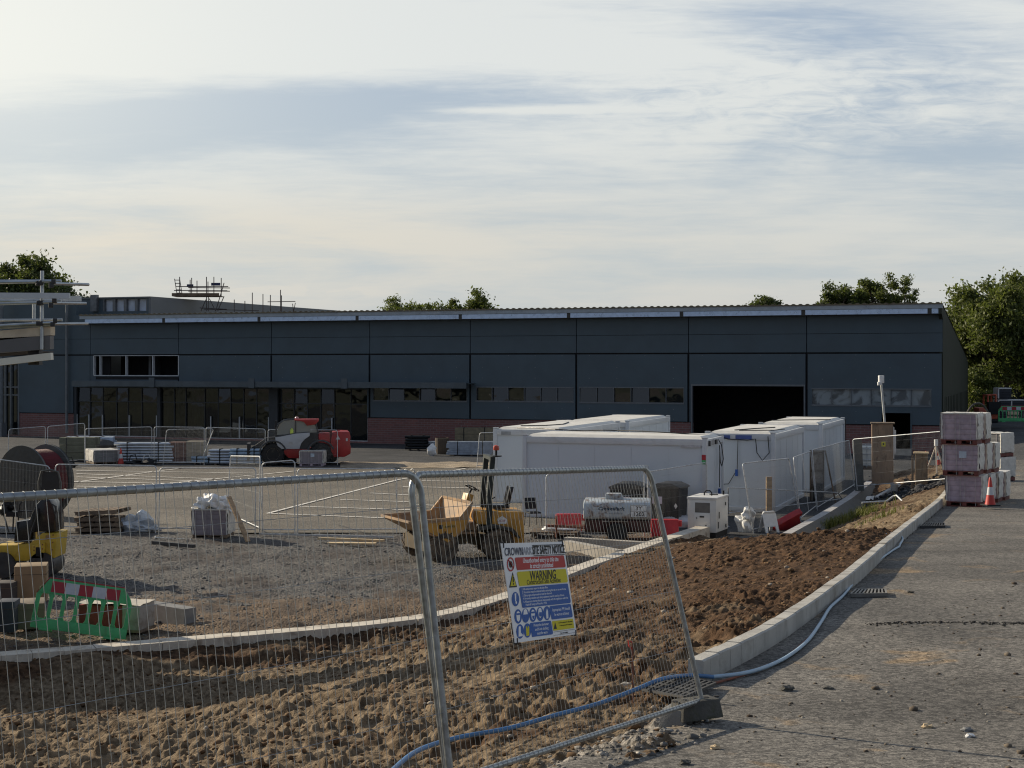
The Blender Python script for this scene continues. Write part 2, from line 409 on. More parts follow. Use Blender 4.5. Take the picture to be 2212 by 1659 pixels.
def cell(x, y, f, s):                     # lumpy F1 distance, for clods
    x, y = x * f, y * f; ix, iy = np.floor(x), np.floor(y); best = np.full(x.shape, 9.0); idv = np.zeros(x.shape)
    for dx in (-1, 0, 1):
        for dy in (-1, 0, 1):
            cx, cy = ix + dx, iy + dy
            px_, py_ = cx + .5 + .45 * h2(cx, cy, s), cy + .5 + .45 * h2(cx, cy, s + 5)
            d = (x - px_) ** 2 + (y - py_) ** 2; mm = d < best
            best = np.where(mm, d, best); idv = np.where(mm, h2(cx, cy, s + 9), idv)
    return np.sqrt(best), idv
WA = [(-16, 24.0), (-12, 25.4), (-9.34, 26.55), (-6.13, 28.08), (-2.08, 30.28), (-.17, 33.0), (1.83, 37.4), (4.19, 41.9), (5.99, 45.3)]   # low capped wall
WAz = [.12, .12, .12, .12, .13, .16, .22, .32, .37]
KB = [(1.62, 13.0), (1.75, 13.3), (3.04, 16.1), (5.07, 21.4), (7.28, 27.6), (10.2, 35.6), (13.1, 43.6), (16.2, 52.4), (19.5, 62)]          # road kerb
WC = [(8.22, 43.5), (10.4, 48.9), (12.6, 54.4), (14.75, 59.9)]                                                                         # compound edging
FN = [(-6.0, 2.3), (-2.62, 6.2), (-.37, 8.65), (1.5, 11.65)]                                                                           # foot of the near fence
def zr(Y):                                 # road level
    return np.interp(Y, [-60, 0, 6, 11.6, 40.3, 55, 70, 200], [4.6, 3.7, 2.95, 2.55, 1.45, 1.2, 1.2, 1.2])
TP = [(-14, 22.6, -.22), (-9.2, 24.8, -.22), (-6, 26.2, -.22), (-2, 28.5, -.14), (-.3, 31.4, .02), (1.7, 36.6, .16), (4.0, 41.3, .28), (5.9, 44.9, .30),
      (-9.4, 26.3, .03), (-6.1, 27.8, .03), (-2.1, 30.0, .08),
      (-2.8, 6.4, 2.75), (-.5, 8.6, 2.72), (1.2, 11.5, 2.52), (-6, 7, 2.5), (-8, 12, 1.75), (-3, 11.2, 2.2), (-1.5, 12.2, 2.22), (-4.5, 17, 1.12), (-9, 18, .7), (-1, 19, 1.5),
      (.6, 14.0, 2.3), (1.45, 13.3, 2.58), (2.8, 16.2, 2.52), (4.8, 21.4, 2.32), (7.0, 27.5, 2.1), (1.5, 19, 2.05), (3.3, 24, 1.92),
      (.8, 25, 1.25), (3.0, 31, 1.36), (5.0, 29, 1.95), (6.3, 33, 1.55), (5.6, 38, .95), (6.4, 28.4, 2.25),
      (8.0, 33, 1.3), (9.6, 34.6, 1.55), (8.2, 38, .55), (7.0, 42, .05), (6.4, 46.5, -.35), (8.6, 47.5, -.35),
      (9.6, 44.8, -.18), (11.9, 51, -.12), (14.4, 57.5, .35), (10.2, 45.8, .12), (10.7, 44.8, .72), (11.6, 43.8, 1.02), (12.9, 43.7, 1.32), (12.7, 50, .75), (15.8, 52, 1.15),
      (15.6, 57, .95), (19, 62, 1.15), (16.5, 61.5, .9), (10.6, 52, -.35), (12.6, 57, -.35), (10.5, 36.6, 1.6), (9.2, 40.5, .55), (10.9, 40, 1.2)]
_tp = np.array(TP, float)
def _U(r2): return np.where(r2 > 1e-12, r2 * np.log(np.maximum(r2, 1e-12)), 0)
def _fit():
    n = len(_tp); d = ((_tp[:, None, :2] - _tp[None, :, :2]) ** 2).sum(-1)
    K = _U(d) + np.eye(n) * 6.0; Pm = np.c_[np.ones(n), _tp[:, :2]]
    A = np.block([[K, Pm], [Pm.T, np.zeros((3, 3))]]); return np.linalg.solve(A, np.r_[_tp[:, 2], 0, 0, 0])
_w = _fit()
def hs(X, Y):                              # smooth soil level
    X = np.asarray(X, float); Y = np.asarray(Y, float); r = _w[-3] + _w[-2] * X + _w[-1] * Y
    for i in range(len(_tp)): r = r + _w[i] * _U((X - _tp[i, 0]) ** 2 + (Y - _tp[i, 1]) ** 2)
    return r
def soil_at(x, y): return float(hs(np.array([x]), np.array([y]))[0])
def hit(px, py, f=None):                   # where a line of sight meets the soil
    f = f or soil_at; Y = 8.0
    while Y < 70:
        p = P(px, py, Y)
        if p.z < f(p.x, p.y): return p
        Y += .08
    return P(px, py, 30)
def seg_d(X, Y, pl):                       # distance, signed side (left +) and arc length to a polyline
    best = np.full(X.shape, 1e9); side = np.zeros(X.shape); arc = np.zeros(X.shape); acc = 0
    for (x0, y0), (x1, y1) in zip(pl[:-1], pl[1:]):
        dx, dy = x1 - x0, y1 - y0; L = math.hypot(dx, dy)
        t = np.clip(((X - x0) * dx + (Y - y0) * dy) / L ** 2, 0, 1)
        d = np.hypot(X - x0 - t * dx, Y - y0 - t * dy); c = (dx * (Y - y0) - dy * (X - x0)) / L
        m = d < best; best = np.where(m, d, best); side = np.where(m, c, side); arc = np.where(m, acc + t * L, arc); acc += L
    return best, side, arc
def xB(Y): return np.interp(Y, [p[1] for p in KB], [p[0] for p in KB])
def yA(X): return np.interp(X, [p[0] for p in WA], [p[1] for p in WA])
def xC(Y): return np.interp(Y, [42, 43.5, 48.9, 54.4, 59.9, 66], [5.2, 8.22, 10.4, 12.6, 14.75, 17.2])
def grid_mesh(name, us, Ys, zf, mask, mat, attrs=None):
    U, YY = np.meshgrid(us, Ys); X = U * YY
    Z = zf(X, YY); ok = mask(X, YY)
    nr, nc = X.shape; idx = np.arange(nr * nc).reshape(nr, nc)
    q = np.stack([idx[:-1, :-1], idx[:-1, 1:], idx[1:, 1:], idx[1:, :-1]], -1).reshape(-1, 4)
    okq = (ok[:-1, :-1] & ok[:-1, 1:] & ok[1:, 1:] & ok[1:, :-1]).reshape(-1); q = q[okq]
    used = np.unique(q); remap = -np.ones(nr * nc, int); remap[used] = np.arange(len(used)); q = remap[q]
    co_ = np.stack([X, YY, Z], -1).reshape(-1, 3)[used]
    me = bpy.data.meshes.new(name); me.vertices.add(len(co_)); me.vertices.foreach_set('co', co_.ravel())
    me.loops.add(len(q) * 4); me.loops.foreach_set('vertex_index', q.ravel())
    me.polygons.add(len(q)); me.polygons.foreach_set('loop_start', np.arange(len(q)) * 4)
    me.update(calc_edges=True); me.polygons.foreach_set('use_smooth', [True] * len(q))
    for k, f in (attrs or {}).items():
        a = me.attributes.new(k, 'FLOAT', 'POINT'); a.data.foreach_set('value', f(X, YY).reshape(-1)[used].astype(np.float32))
    me.materials.append(mat); o = bpy.data.objects.new(name, me); COL.objects.link(o)
    return kind(o, 'structure')
def geo(a, b, n): return np.exp(np.linspace(math.log(a), math.log(b), n))
# ground materials ------------------------------------------------
def rnd(nt, vo):
    sp = _n(nt, 'ShaderNodeSeparateColor'); nt.links.new(vo.outputs['Color'], sp.inputs[0]); return sp.outputs[0]
def attr(nt, n): a = _n(nt, 'ShaderNodeAttribute', attribute_name=n); return a.outputs['Fac']
def pos(nt): return _n(nt, 'ShaderNodeNewGeometry').outputs['Position']
def soil_mat():
    m, nt, b = base_mat('soil'); p = pos(nt)
    n1 = noise(nt, p, 1.1, 6); n2 = noise(nt, p, 9, 5); n3 = noise(nt, p, 45, 3); n4 = noise(nt, p, 26, 2)
    dark = mixc(nt, ramp(nt, n2, .3, .7), (.036, .021, .012), (.115, .066, .036))
    dry = mixc(nt, ramp(nt, n2, .3, .7), (.098, .069, .042), (.255, .193, .124))
    d = math_(nt, 'ADD', attr(nt, 'dry'), math_(nt, 'MULTIPLY', math_(nt, 'SUBTRACT', n1, .5), 1.7))
    c = mixc(nt, ramp(nt, d, .2, .8), dark, dry)
    c = mixc(nt, ramp(nt, n4, .70, .76, 0, .55), c, (.34, .30, .24))               # chalky crumbs
    vo = _n(nt, 'ShaderNodeTexVoronoi'); vo.inputs['Scale'].default_value = 22; nt.links.new(p, vo.inputs['Vector'])
    st = mixc(nt, ramp(nt, rnd(nt, vo), .1, .9), (.10, .095, .085), (.34, .31, .27))
    s = math_(nt, 'ADD', attr(nt, 'stone'), math_(nt, 'MULTIPLY', math_(nt, 'SUBTRACT', n2, .5), .7))
    c = mixc(nt, ramp(nt, s, .35, .65), c, st)
    nt.links.new(c, b.inputs['Base Color']); b.inputs['Roughness'].default_value = .95; b.inputs['Specular IOR Level'].default_value = .15
    bumpn(nt, b, math_(nt, 'ADD', math_(nt, 'MULTIPLY', n3, .6), n2), .8, .03)
    return m
def gravel_mat():
    m, nt, b = base_mat('yard_gravel'); p = pos(nt)
    vo = _n(nt, 'ShaderNodeTexVoronoi'); vo.inputs['Scale'].default_value = 21; nt.links.new(p, vo.inputs['Vector'])
    r = rnd(nt, vo); n1 = noise(nt, p, .35, 5); n2 = noise(nt, p, 2.2, 6, .6, .5)
    st = mixc(nt, ramp(nt, r, .1, .9), (.045, .05, .05), (.20, .188, .172))
    st = mixc(nt, ramp(nt, n2, .35, .75, 0, .5), st, (.13, .115, .105))
    so_ = mixc(nt, ramp(nt, noise(nt, p, 12, 4), .3, .7), (.10, .067, .042), (.24, .165, .10))
    k = math_(nt, 'ADD', attr(nt, 'mud'), math_(nt, 'MULTIPLY', math_(nt, 'SUBTRACT', n2, .5), 1.5))
    c = mixc(nt, ramp(nt, k, .3, .7, 0, .8), st, so_)
    c = mixc(nt, ramp(nt, noise(nt, p, .55, 6, .62, .6), .47, .66, 0, .75), c, (.075, .06, .05))
    nt.links.new(c, b.inputs['Base Color']); b.inputs['Roughness'].default_value = .92; b.inputs['Specular IOR Level'].default_value = .2
    bumpn(nt, b, math_(nt, 'SUBTRACT', 1.0, vo.outputs['Distance']), .9, .035)
    return m
def tarmac_mat(name, c0, c1, stain=(.30, .22, .13), samt=.5, sc=1.0, darkb=(.06, .058, .056)):
    m, nt, b = base_mat(name); p = pos(nt)
    n1 = noise(nt, p, .45 * sc, 3, .5, .4); n2 = noise(nt, p, 70, 2); n3 = noise(nt, p, 1.1 * sc, 4, .55, .8)
    mp = _n(nt, 'ShaderNodeMapping'); mp.inputs['Scale'].default_value = (.22, 1.1, 1); mp.inputs['Rotation'].default_value = (0, 0, .25); nt.links.new(p, mp.inputs['Vector'])
    n4 = noise(nt, mp.outputs[0], .6, 3, .5, .3)
    c = mixc(nt, ramp(nt, n1, .3, .7), c0, c1)
    c = mixc(nt, ramp(nt, n4, .50, .70, 0, .4), c, darkb)
    c = mixc(nt, ramp(nt, n3, .58, .74, 0, samt), c, stain)
    vo = _n(nt, 'ShaderNodeTexVoronoi'); vo.inputs['Scale'].default_value = 95; nt.links.new(p, vo.inputs['Vector'])
    g = rnd(nt, vo)
    c = mixc(nt, .75, c, mixc(nt, ramp(nt, g, 0, 1), (.45, .45, .45), (1.6, 1.56, 1.5)), 'MULTIPLY')
    v2 = _n(nt, 'ShaderNodeTexVoronoi'); v2.inputs['Scale'].default_value = 26; nt.links.new(p, v2.inputs['Vector'])
    c = mixc(nt, .6, c, mixc(nt, ramp(nt, rnd(nt, v2), 0, 1), (.35, .35, .35), (1.65, 1.62, 1.57)), 'MULTIPLY')
    nt.links.new(c, b.inputs['Base Color']); b.inputs['Roughness'].default_value = .9; b.inputs['Specular IOR Level'].default_value = .2
    bumpn(nt, b, math_(nt, 'ADD', n2, math_(nt, 'MULTIPLY', vo.outputs['Distance'], -.6)), .45, .004)
    return m
MT_soil = soil_mat(); MT_grav = gravel_mat()
MT_road = tarmac_mat('dusty_road', (.115, .111, .104), (.178, .170, .156), (.31, .22, .125), .6)
MT_park = tarmac_mat('car_park_tarmac', (.135, .125, .108), (.185, .17, .145), (.27, .21, .14), .25, .5)
MT_comp = tarmac_mat('compound_tarmac', (.045, .05, .056), (.07, .072, .076), (.14, .12, .1), .3)
def fnd(X, Y): d, s, a = seg_d(X, Y, FN); return s             # left of the near fence +
# wheel and track marks pressed into the soil
TR = [[(-60, 1478), (200, 1462), (500, 1440), (800, 1408), (1000, 1375)], [(-60, 1578), (300, 1552), (640, 1515), (930, 1478)], [(-60, 1632), (360, 1606), (700, 1570), (930, 1538), (1100, 1500)], [(-60, 1690), (360, 1668), (640, 1640), (860, 1610)],
      [(-60, 1512), (200, 1494), (430, 1476), (760, 1438), (1000, 1402), (1210, 1362), (1400, 1300)],
      [(-60, 1545), (300, 1520), (640, 1486), (930, 1450), (1180, 1408), (1420, 1360)],
      [(-60, 1600), (350, 1575), (700, 1540), (930, 1505), (1180, 1452), (1440, 1395)],
      [(-60, 1660), (360, 1630), (700, 1600), (930, 1570), (1160, 1510), (1330, 1450), (1440, 1420)],
      [(960, 1560), (1060, 1535), (1180, 1490), (1290, 1450), (1400, 1425)]]
TRW = [[(lambda p: (p.x, p.y))(hit(*q)) for q in t] for t in TR]
def dome(x, y, f, s, r, keep):
    c, i = cell(x, y, f, s); k = np.clip((i + 1) / 2, 0, 1)
    return np.clip(1 - (c / r) ** 2, 0, 1) ** .8 * np.where(k < keep, .35 + .65 * k / keep, 0)
def wallz(X): return np.interp(X, [p[0] for p in WA], WAz)
def soil_z(X, Y):
    z = hs(X, Y); left = fnd(X, Y)
    dA = (yA(X) - Y); w = np.clip(1 - dA / 1.5, 0, 1) * (X < 5.9); w = w * w * (3 - 2 * w)
    z = z * (1 - w) + (wallz(X) - .05 + .04 * fbm(X, Y, 1.5, 2, 33)) * w
    wx, wy = X + .12 * fbm(X, Y, 3, 2, 3), Y + .12 * fbm(X, Y, 3, 2, 4)
    B = xB(Y); dk = B - X
    rough = np.clip(.75 + .55 * fbm(X, Y, .35, 3, 8), .35, 1.35)
    tr = np.zeros(X.shape); tmask = np.zeros(X.shape)
    for k, pl in enumerate(TRW):
        d, s, a = seg_d(X, Y, pl); s = s + .07 * vn(a * 1.7, a * 0, 60 + k) + .04 * fbm(X, Y, 4, 3, 61); a = a + .03 * fbm(X, Y, 5, 3, 62)
        big = k == len(TRW) - 1; w = .34 if big else .74
        ins = np.clip((w - d) / .07, 0, 1)
        per = .30 if big else .155
        rows = np.zeros(X.shape)
        if big: rows = np.clip(np.sin(2 * PI * (a / per + np.abs(s) * 1.5)) * 2, -1, 1) * .085
        else:
            for j, s0 in enumerate((-.60, -.30, 0.0, .30, .60)):
                u = (a + .06 * vn(a * 4, a * 0 + j, 71 + k)) / per + .5 * (j % 2); du = (u - np.round(u)) * per; idx = np.round(u)
                hgt = np.clip(.75 + .7 * h2(idx, idx * 0 + j, 83 + k), 0, 1.15)
                rows = np.maximum(rows, (.05 + .02 * h2(idx, idx * 0 + j, 29)) * hgt * np.clip(1.9 * (np.clip(1 - (du / (.060 + .012 * h2(idx, idx * 0 + j, 19))) ** 2 - ((s - s0 + .05 * h2(idx, idx * 0 + j, 7)) / .105) ** 2, 0, 1)), 0, 1))
        tr = tr * (1 - ins) + ins * (-.06 + rows * (1 + .4 * fbm(X, Y, 14, 3, 63)) + .024 * fbm(X, Y, 5, 5, 5, .6) + .075 * fbm(X * .3 + Y * .08, Y * 1.0 - X * .1, 1.25, 3, 64))
        tr = tr + np.clip(1 - np.abs(d - w - .1) / .12, 0, 1) * .05 * np.clip(.5 + .9 * vn(a * 5, s * 0, 90 + k), 0, 1.3)
        tmask = np.maximum(tmask, ins)
    clod = rough * (.05 * dome(wx, wy, 2.6, 21, .6, .18) + .045 * dome(wx, wy, 5.5, 31, .55, .4) + .036 * dome(wx, wy, 10.5, 37, .62, .75) + .022 * dome(X, Y, 19, 41, .62, .9) + .038 * fbm(X, Y, 6, 5, 47, .6))
    z = z + clod * (1 - .95 * tmask) + tr + .06 * fbm(X, Y, .9, 3, 40) * np.clip(dk, 0, 1) - .06
    z = z - np.clip(-left, 0, 2) * .10
    z = np.where(dk < .45, z - .07 * np.clip((.45 - dk) / .45, 0, 1), z)
    return z
def soil_mask(X, Y):
    left = fnd(X, Y); B = xB(Y)
    m = (X < B - .05) | (Y < 13.0)
    m &= np.where(Y < 13.2, left > -.30, True) & ((Y > 13.2) | (X < 1.6)) 
    m &= np.where(X < 6.0, Y < yA(X) + .02, True)
    m &= np.where((X >= 6.0) & (Y > 45), X > xC(Y) - .6, True) & (Y < 62.5)
    return m
def lit_dryf(X, Y):
    d, s, a = seg_d(X, Y, [(-8, 14), (-3, 14.5), (0, 15.8), (3, 20)])
    v = 1.05 - .16 * np.clip(X + 2.2, 0, 9) - .028 * np.clip(Y - 17, 0, 30)
    v = np.where(Y > 38, .8, v); v = np.where((Y > 46) & (X > 11), .45, v)
    tr = np.zeros(X.shape)
    for pl in TRW: d, s, a = seg_d(X, Y, pl); tr = np.maximum(tr, np.clip((.45 - d) / .2, 0, 1))
    dA = yA(X) - Y
    v = v - .55 * np.clip(1 - dA / 3.2, 0, 1) * (X < 6)  # soil colour darkened toward the wall, where the slope turns from the sun
    v = v + .42 * fbm(X * .22 + Y * .06, Y * 1.0 - X * .1, 1.6, 4, 65) * (X < 4) * (Y < 30)  # streaks put shaded bands along the ruts into the soil colour
    return v + .05 * tr
def stonef(X, Y):
    left = fnd(X, Y); v = np.clip(1 - np.abs(left - .15) / .55, 0, 1) * (Y < 12.2)
    return v
grid_mesh('topsoil', np.linspace(-.41, .40, 720), geo(7.6, 62.4, 1250), soil_z, soil_mask, MT_soil, {'dry': lit_dryf, 'stone': stonef})
# yard, car park, compound
def yard_mask(X, Y): return np.where(X < 6, Y > yA(X) - .1, X < xC(Y) + .08)
def yard_z(X, Y):
    z = .035 * fbm(X, Y, .5, 3, 51) + .012 * fbm(X, Y, 4, 3, 55)
    near = np.clip(1 - (Y - yA(X)) / 6, 0, 1) * (X < 6)
    c2, i2 = cell(X, Y, 2.3, 61)
    z = z + near * (.05 * np.clip(.7 - c2, 0, 1) * (1 + i2) + .09 * fbm(X, Y, .8, 4, 57)) + .05 * fbm(X, Y, 1.6, 4, 58) * np.clip((46 - Y) / 4, 0, 1)
    return z - .02
def mudf(X, Y): return np.clip(1.15 - (Y - yA(X)) / 8.5, 0, 1) * 1.0 * (X < 5) + .4 * fbm(X, Y, .22, 2, 77)
grid_mesh('gravel_yard', np.linspace(-.47, .30, 560), geo(23.5, 47, 250), yard_z, lambda X, Y: yard_mask(X, Y) & (Y < 46.9 + 0 * X), MT_grav, {'mud': mudf})
def far_z(X, Y):
    s = np.clip((X - .2 * (Y - 62) - 19) / 7, 0, 1); s = s * s * (3 - 2 * s)
    return 1.2 * s * np.clip((Y - 55) / 8, 0, 1) - .002
grid_mesh('car_park', np.linspace(-.47, .115, 160), np.linspace(46.6, 76.5, 60), lambda X, Y: 0 * X + .012 * fbm(X, Y, .3, 2, 5), lambda X, Y: (X < 5.2), MT_park)
grid_mesh('compound', np.linspace(.06, .30, 80), np.linspace(42.5, 72, 60), lambda X, Y: 0 * X + .004 * fbm(X, Y, .3, 2, 5) + .012, lambda X, Y: (X > 5.0) & (X < xC(Y) + .1) & (Y > yA(np.minimum(X, 5.99)) + .2), MT_comp)
MT_hard = tarmac_mat('shade_grey_stone', (.042, .046, .052), (.07, .073, .078), (.12, .11, .1), .3)  # gravel tone darkened, partly to stand for shade before the building
MT_sand = tarmac_mat('sandy_gravel', (.27, .225, .165), (.40, .335, .25), (.30, .27, .23), .6, 1.6, (.19, .17, .15))
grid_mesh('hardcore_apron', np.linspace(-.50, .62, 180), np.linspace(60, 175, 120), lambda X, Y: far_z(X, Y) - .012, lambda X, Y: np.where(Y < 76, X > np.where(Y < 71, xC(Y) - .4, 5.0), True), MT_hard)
grid_mesh('sand_strip', np.linspace(-.118, .085, 140), np.linspace(75.6, 80.6, 16), lambda X, Y: .03 + .03 * fbm(X, Y, 1.2, 3, 9), lambda X, Y: (Y < 80.2 + .7 * vn(X * .6, X * 0, 3)), MT_sand)
# road
def road_z(X, Y):
    z = zr(Y) + .006 * fbm(X, Y, .35, 2, 15)
    lip = np.clip((Y - 17.05 - .06 * fbm(X, X * 0, 1.5, 2, 66)) / .12, 0, 1) * np.clip((X - 3.9) / .6, 0, 1)
    return z + .03 * (1 - lip) * np.clip((X - 3.9) / .6, 0, 1) * np.clip((Y - 8) / 6, 0, 1) - .0
def road_mask(X, Y): return np.where(Y < 13.2, (fnd(X, Y) < .12) | (X > 1.5), X > xB(Y) - .02)
grid_mesh('road', np.linspace(-.16, .62, 420), geo(5.0, 64, 320), road_z, road_mask, MT_road)
bmk = MB()      # painted bays
def pline(a, b, w=.14):
    a, b = G(*a), G(*b); d = (b - a).normalized(); n = Vector((-d.y, d.x, 0)) * w / 2
    bmk.poly([a - n, b - n, b + n, a + n])
    for i in range(len(bmk.v) - 4, len(bmk.v)): bmk.v[i] = (bmk.v[i][0], bmk.v[i][1], .024)
for l in [((578, 1110), (860, 1037)), ((860, 1037), (1010, 1000 + 12)), ((578, 1110), (858, 1121)), ((648, 1095), (905, 1103)), ((735, 1080), (885, 1085)), ((800, 1066), (900, 1071)), ((870, 1052), (1062, 1056)),
          ((910, 1039), (1062, 1042)), ((930, 1026), (1062, 1028)), ((960, 1012), (1062, 1013)), ((885, 1091), (1062, 1096)), ((915, 1115), (1062, 1120)),
          ((165, 1042), (335, 1019)), ((335, 1019), (395, 1012)), ((165, 1017), (555, 1023)), ((165, 1024), (480, 1036)), ((165, 1031), (460, 1041)), ((165, 1041), (400, 1046)), ((165, 1051), (300, 1054)),
          ((-30, 1062), (170, 1040)), ((330, 1048), (560, 1026)), ((560, 1026), (640, 1018)), ((-40, 1040), (165, 1042)), ((-40, 1052), (165, 1056)), ((170, 1068), (310, 1050))]: pline(*l)
paint = M('road_paint', (.80, .77, .70), .7, 0, .14, 3, .35, (.3, .26, .2), 1.5)
kind(bmk.build('parking_lines', paint), 'structure')
far = MB(); far.poly([(-2500, 60, -.45), (2500, 60, -.45), (2500, 3500, -.45), (-2500, 3500, -.45)])
far.poly([(-2500, -2500, -.45), (2500, -2500, -.45), (2500, 60, -.45), (-2500, 60, -.45)])
far_m = M('far_ground', (.10, .105, .06), .95, 0, .3, .05)
kind(far.build('ground', far_m), 'structure')
# rising bank behind the camera (seen only in the window panes)
bkm = MB(); xs = [-200, -90, -40, 0, 40, 90, 200]; ys = [4.6, -10, -30, -60, -110]; zs = [2.9, 3.9, 4.6, 6.5, 9]
for i in range(len(ys) - 1):
    for j in range(len(xs) - 1):
        bkm.poly([(xs[j], ys[i], zs[i]), (xs[j + 1], ys[i], zs[i]), (xs[j + 1], ys[i + 1], zs[i + 1]), (xs[j], ys[i + 1], zs[i + 1])])
kind(bkm.build('bank', MT_park), 'structure')

# scattered clods and stones: uncountable, one mesh each
def scatter(name, label, pts, sizes, mat, seed, flat=.75):
    bm = bmesh.new(); bmesh.ops.create_icosphere(bm, subdivisions=1, radius=1)
    bv = np.array([v.co[:] for v in bm.verts]); bf = np.array([[v.index for v in f.verts] for f in bm.faces]); bm.free()
    rg = np.random.default_rng(seed); n = len(pts); k = len(bv)
    V = np.empty((n, k, 3))
    for i in range(n):
        a = rg.uniform(0, 2 * PI); c, s = math.cos(a), math.sin(a)
        sc = sizes[i] * np.array([rg.uniform(.7, 1.35), rg.uniform(.6, 1.1), rg.uniform(.5, .95) * flat])
        v = bv * (1 + rg.uniform(-.22, .22, (k, 1))) * sc
        V[i, :, 0] = v[:, 0] * c - v[:, 1] * s + pts[i][0]; V[i, :, 1] = v[:, 0] * s + v[:, 1] * c + pts[i][1]; V[i, :, 2] = v[:, 2] + pts[i][2] + sizes[i] * .15
    Fc = (bf[None] + (np.arange(n) * k)[:, None, None]).reshape(-1, 3)
    me = bpy.data.meshes.new(name); me.vertices.add(n * k); me.vertices.foreach_set('co', V.ravel())
    me.loops.add(len(Fc) * 3); me.loops.foreach_set('vertex_index', Fc.ravel()); me.polygons.add(len(Fc)); me.polygons.foreach_set('loop_start', np.arange(len(Fc)) * 3)
    me.update(calc_edges=True); me.materials.append(mat)
    o = bpy.data.objects.new(name, me); COL.objects.link(o); o['label'] = label; return kind(o, 'stuff')
def island_mat(name, c0, c1, c2, thr=.9):
    m, nt, b = base_mat(name); r = _n(nt, 'ShaderNodeNewGeometry').outputs['Random Per Island']
    n = noise(nt, pos(nt), 30, 3)
    c = mixc(nt, r, c0, c1); c = mixc(nt, ramp(nt, r, thr, thr + .01), c, c2)
    c = mixc(nt, ramp(nt, n, .3, .7, 0, .4), c, tuple(x * .6 for x in c0))
    nt.links.new(c, b.inputs['Base Color']); b.inputs['Roughness'].default_value = .95; b.inputs['Specular IOR Level'].default_value = .2; return m
def sample(n, u0, u1, y0, y1, mask, zf, seed, pw=1.0):
    rg = np.random.default_rng(seed); Y = np.exp(rg.uniform(math.log(y0), math.log(y1), n * 2)); X = rg.uniform(u0, u1, n * 2) * Y
    ok = mask(X, Y); X, Y = X[ok][:n], Y[ok][:n]; return np.stack([X, Y, zf(X, Y)], -1)
pts = sample(6500, -.4, .36, 9, 44, lambda X, Y: soil_mask(X, Y) & (X < xB(Y) - .3) & (Y < 44), soil_z, 3)
sz = np.minimum(.055, (.007 + .0009 * pts[:, 1]) * RNG.lognormal(0, .5, len(pts)))
scatter('soil_clods', 'brown crumbly clods strewn over the bare soil bank', pts, sz, island_mat('clod', (.10, .058, .03), (.21, .135, .075), (.42, .37, .30), .965), 5)
pts = sample(6500, -.42, .12, 25, 46, lambda X, Y: yard_mask(X, Y) & (X < 5.5), yard_z, 4)
sz = np.minimum(.06, .017 * RNG.lognormal(0, .5, len(pts)))
scatter('gravel_stones', 'loose grey stones lying on the gravel yard', pts, sz, island_mat('stone', (.10, .10, .10), (.26, .245, .225), (.5, .42, .32), .95), 6)
pts = sample(900, -.15, .42, 9.5, 40, lambda X, Y: (fnd(X, Y) < .3) & (X > xB(Y) + .1), road_z, 8)
sz = .008 * RNG.lognormal(0, .55, len(pts)) * (1 + pts[:, 1] * .02)
scatter('road_grit', 'small crumbs of soil and grit on the dusty road', pts, sz, island_mat('grit', (.08, .06, .045), (.20, .17, .13), (.45, .42, .36), .92), 9)
pts = sample(700, -.12, .14, 8.7, 12.3, lambda X, Y: np.abs(fnd(X, Y) - .1) < .5, lambda X, Y: np.maximum(soil_z(X, Y), np.where(fnd(X, Y) < .12, road_z(X, Y), -9)), 18)
sz = .012 * RNG.lognormal(0, .5, len(pts))
scatter('fence_foot_gravel', 'grey gravel strewn along the foot of the near fence', pts, sz, island_mat('pebble', (.12, .115, .105), (.32, .30, .27), (.5, .46, .4), .93), 19)
def dark_gravel(X, Y): return hs(X, Y)
_gp = [(P(x, y, 53)) for x, y in [(1905, 1050), (1960, 1046), (2010, 1043), (2035, 1044)]]
pts = []
rg = np.random.default_rng(31)
for i in range(1500):
    t = rg.uniform(0, 3); k = int(t); a, b = _gp[min(k, 3)], _gp[min(k + 1, 3)]; q = a.lerp(b, t - k)
    x, y = q.x + rg.normal(0, .5), q.y + rg.normal(0, 1.3); pts.append((x, y, soil_at(x, y) + .10 * rg.random()))
scatter('dark_ballast', 'heap of dark grey ballast beside the trench on the right', np.array(pts), .055 * rg.lognormal(0, .3, len(pts)), island_mat('ballast', (.025, .026, .03), (.09, .09, .095), (.2, .2, .2), .95), 32)
# kerbs
def ribbon(pl, w, zt, zb, name, mats, chamf=.0, joints=.9, side=0):
    mb = MB(); acc = 0
    pts = [Vector((x, y, 0)) for x, y in pl]; fine_p = []
    for i in range(len(pts) - 1):
        L = (pts[i + 1] - pts[i]).length; n = max(1, int(L / joints))
        for k in range(n): fine_p.append(pts[i].lerp(pts[i + 1], k / n))
    fine_p.append(pts[-1])
    for i in range(len(fine_p) - 1):
        a, b = fine_p[i], fine_p[i + 1]; d = (b - a).normalized(); nrm = Vector((-d.y, d.x, 0)); g = d * .004
        j = random.uniform(-.006, .006)
        vs = []
        for p in (a + g, b - g):
            t = zt(p.x, p.y) + j; bt = zb(p.x, p.y)
            l, r = p + nrm * (w / 2 + side), p - nrm * (w / 2 - side)
            vs += [(l.x, l.y, bt), (l.x, l.y, t), (r.x + nrm.x * chamf, r.y + nrm.y * chamf, t), (r.x, r.y, t - chamf * .6), (r.x, r.y, bt)]
        mb.add(vs, [(0, 1, 6, 5), (1, 2, 7, 6), (2, 3, 8, 7), (3, 4, 9, 8), (4, 3, 2, 1, 0), (5, 6, 7, 8, 9)])
    return mb.build(name, mats)
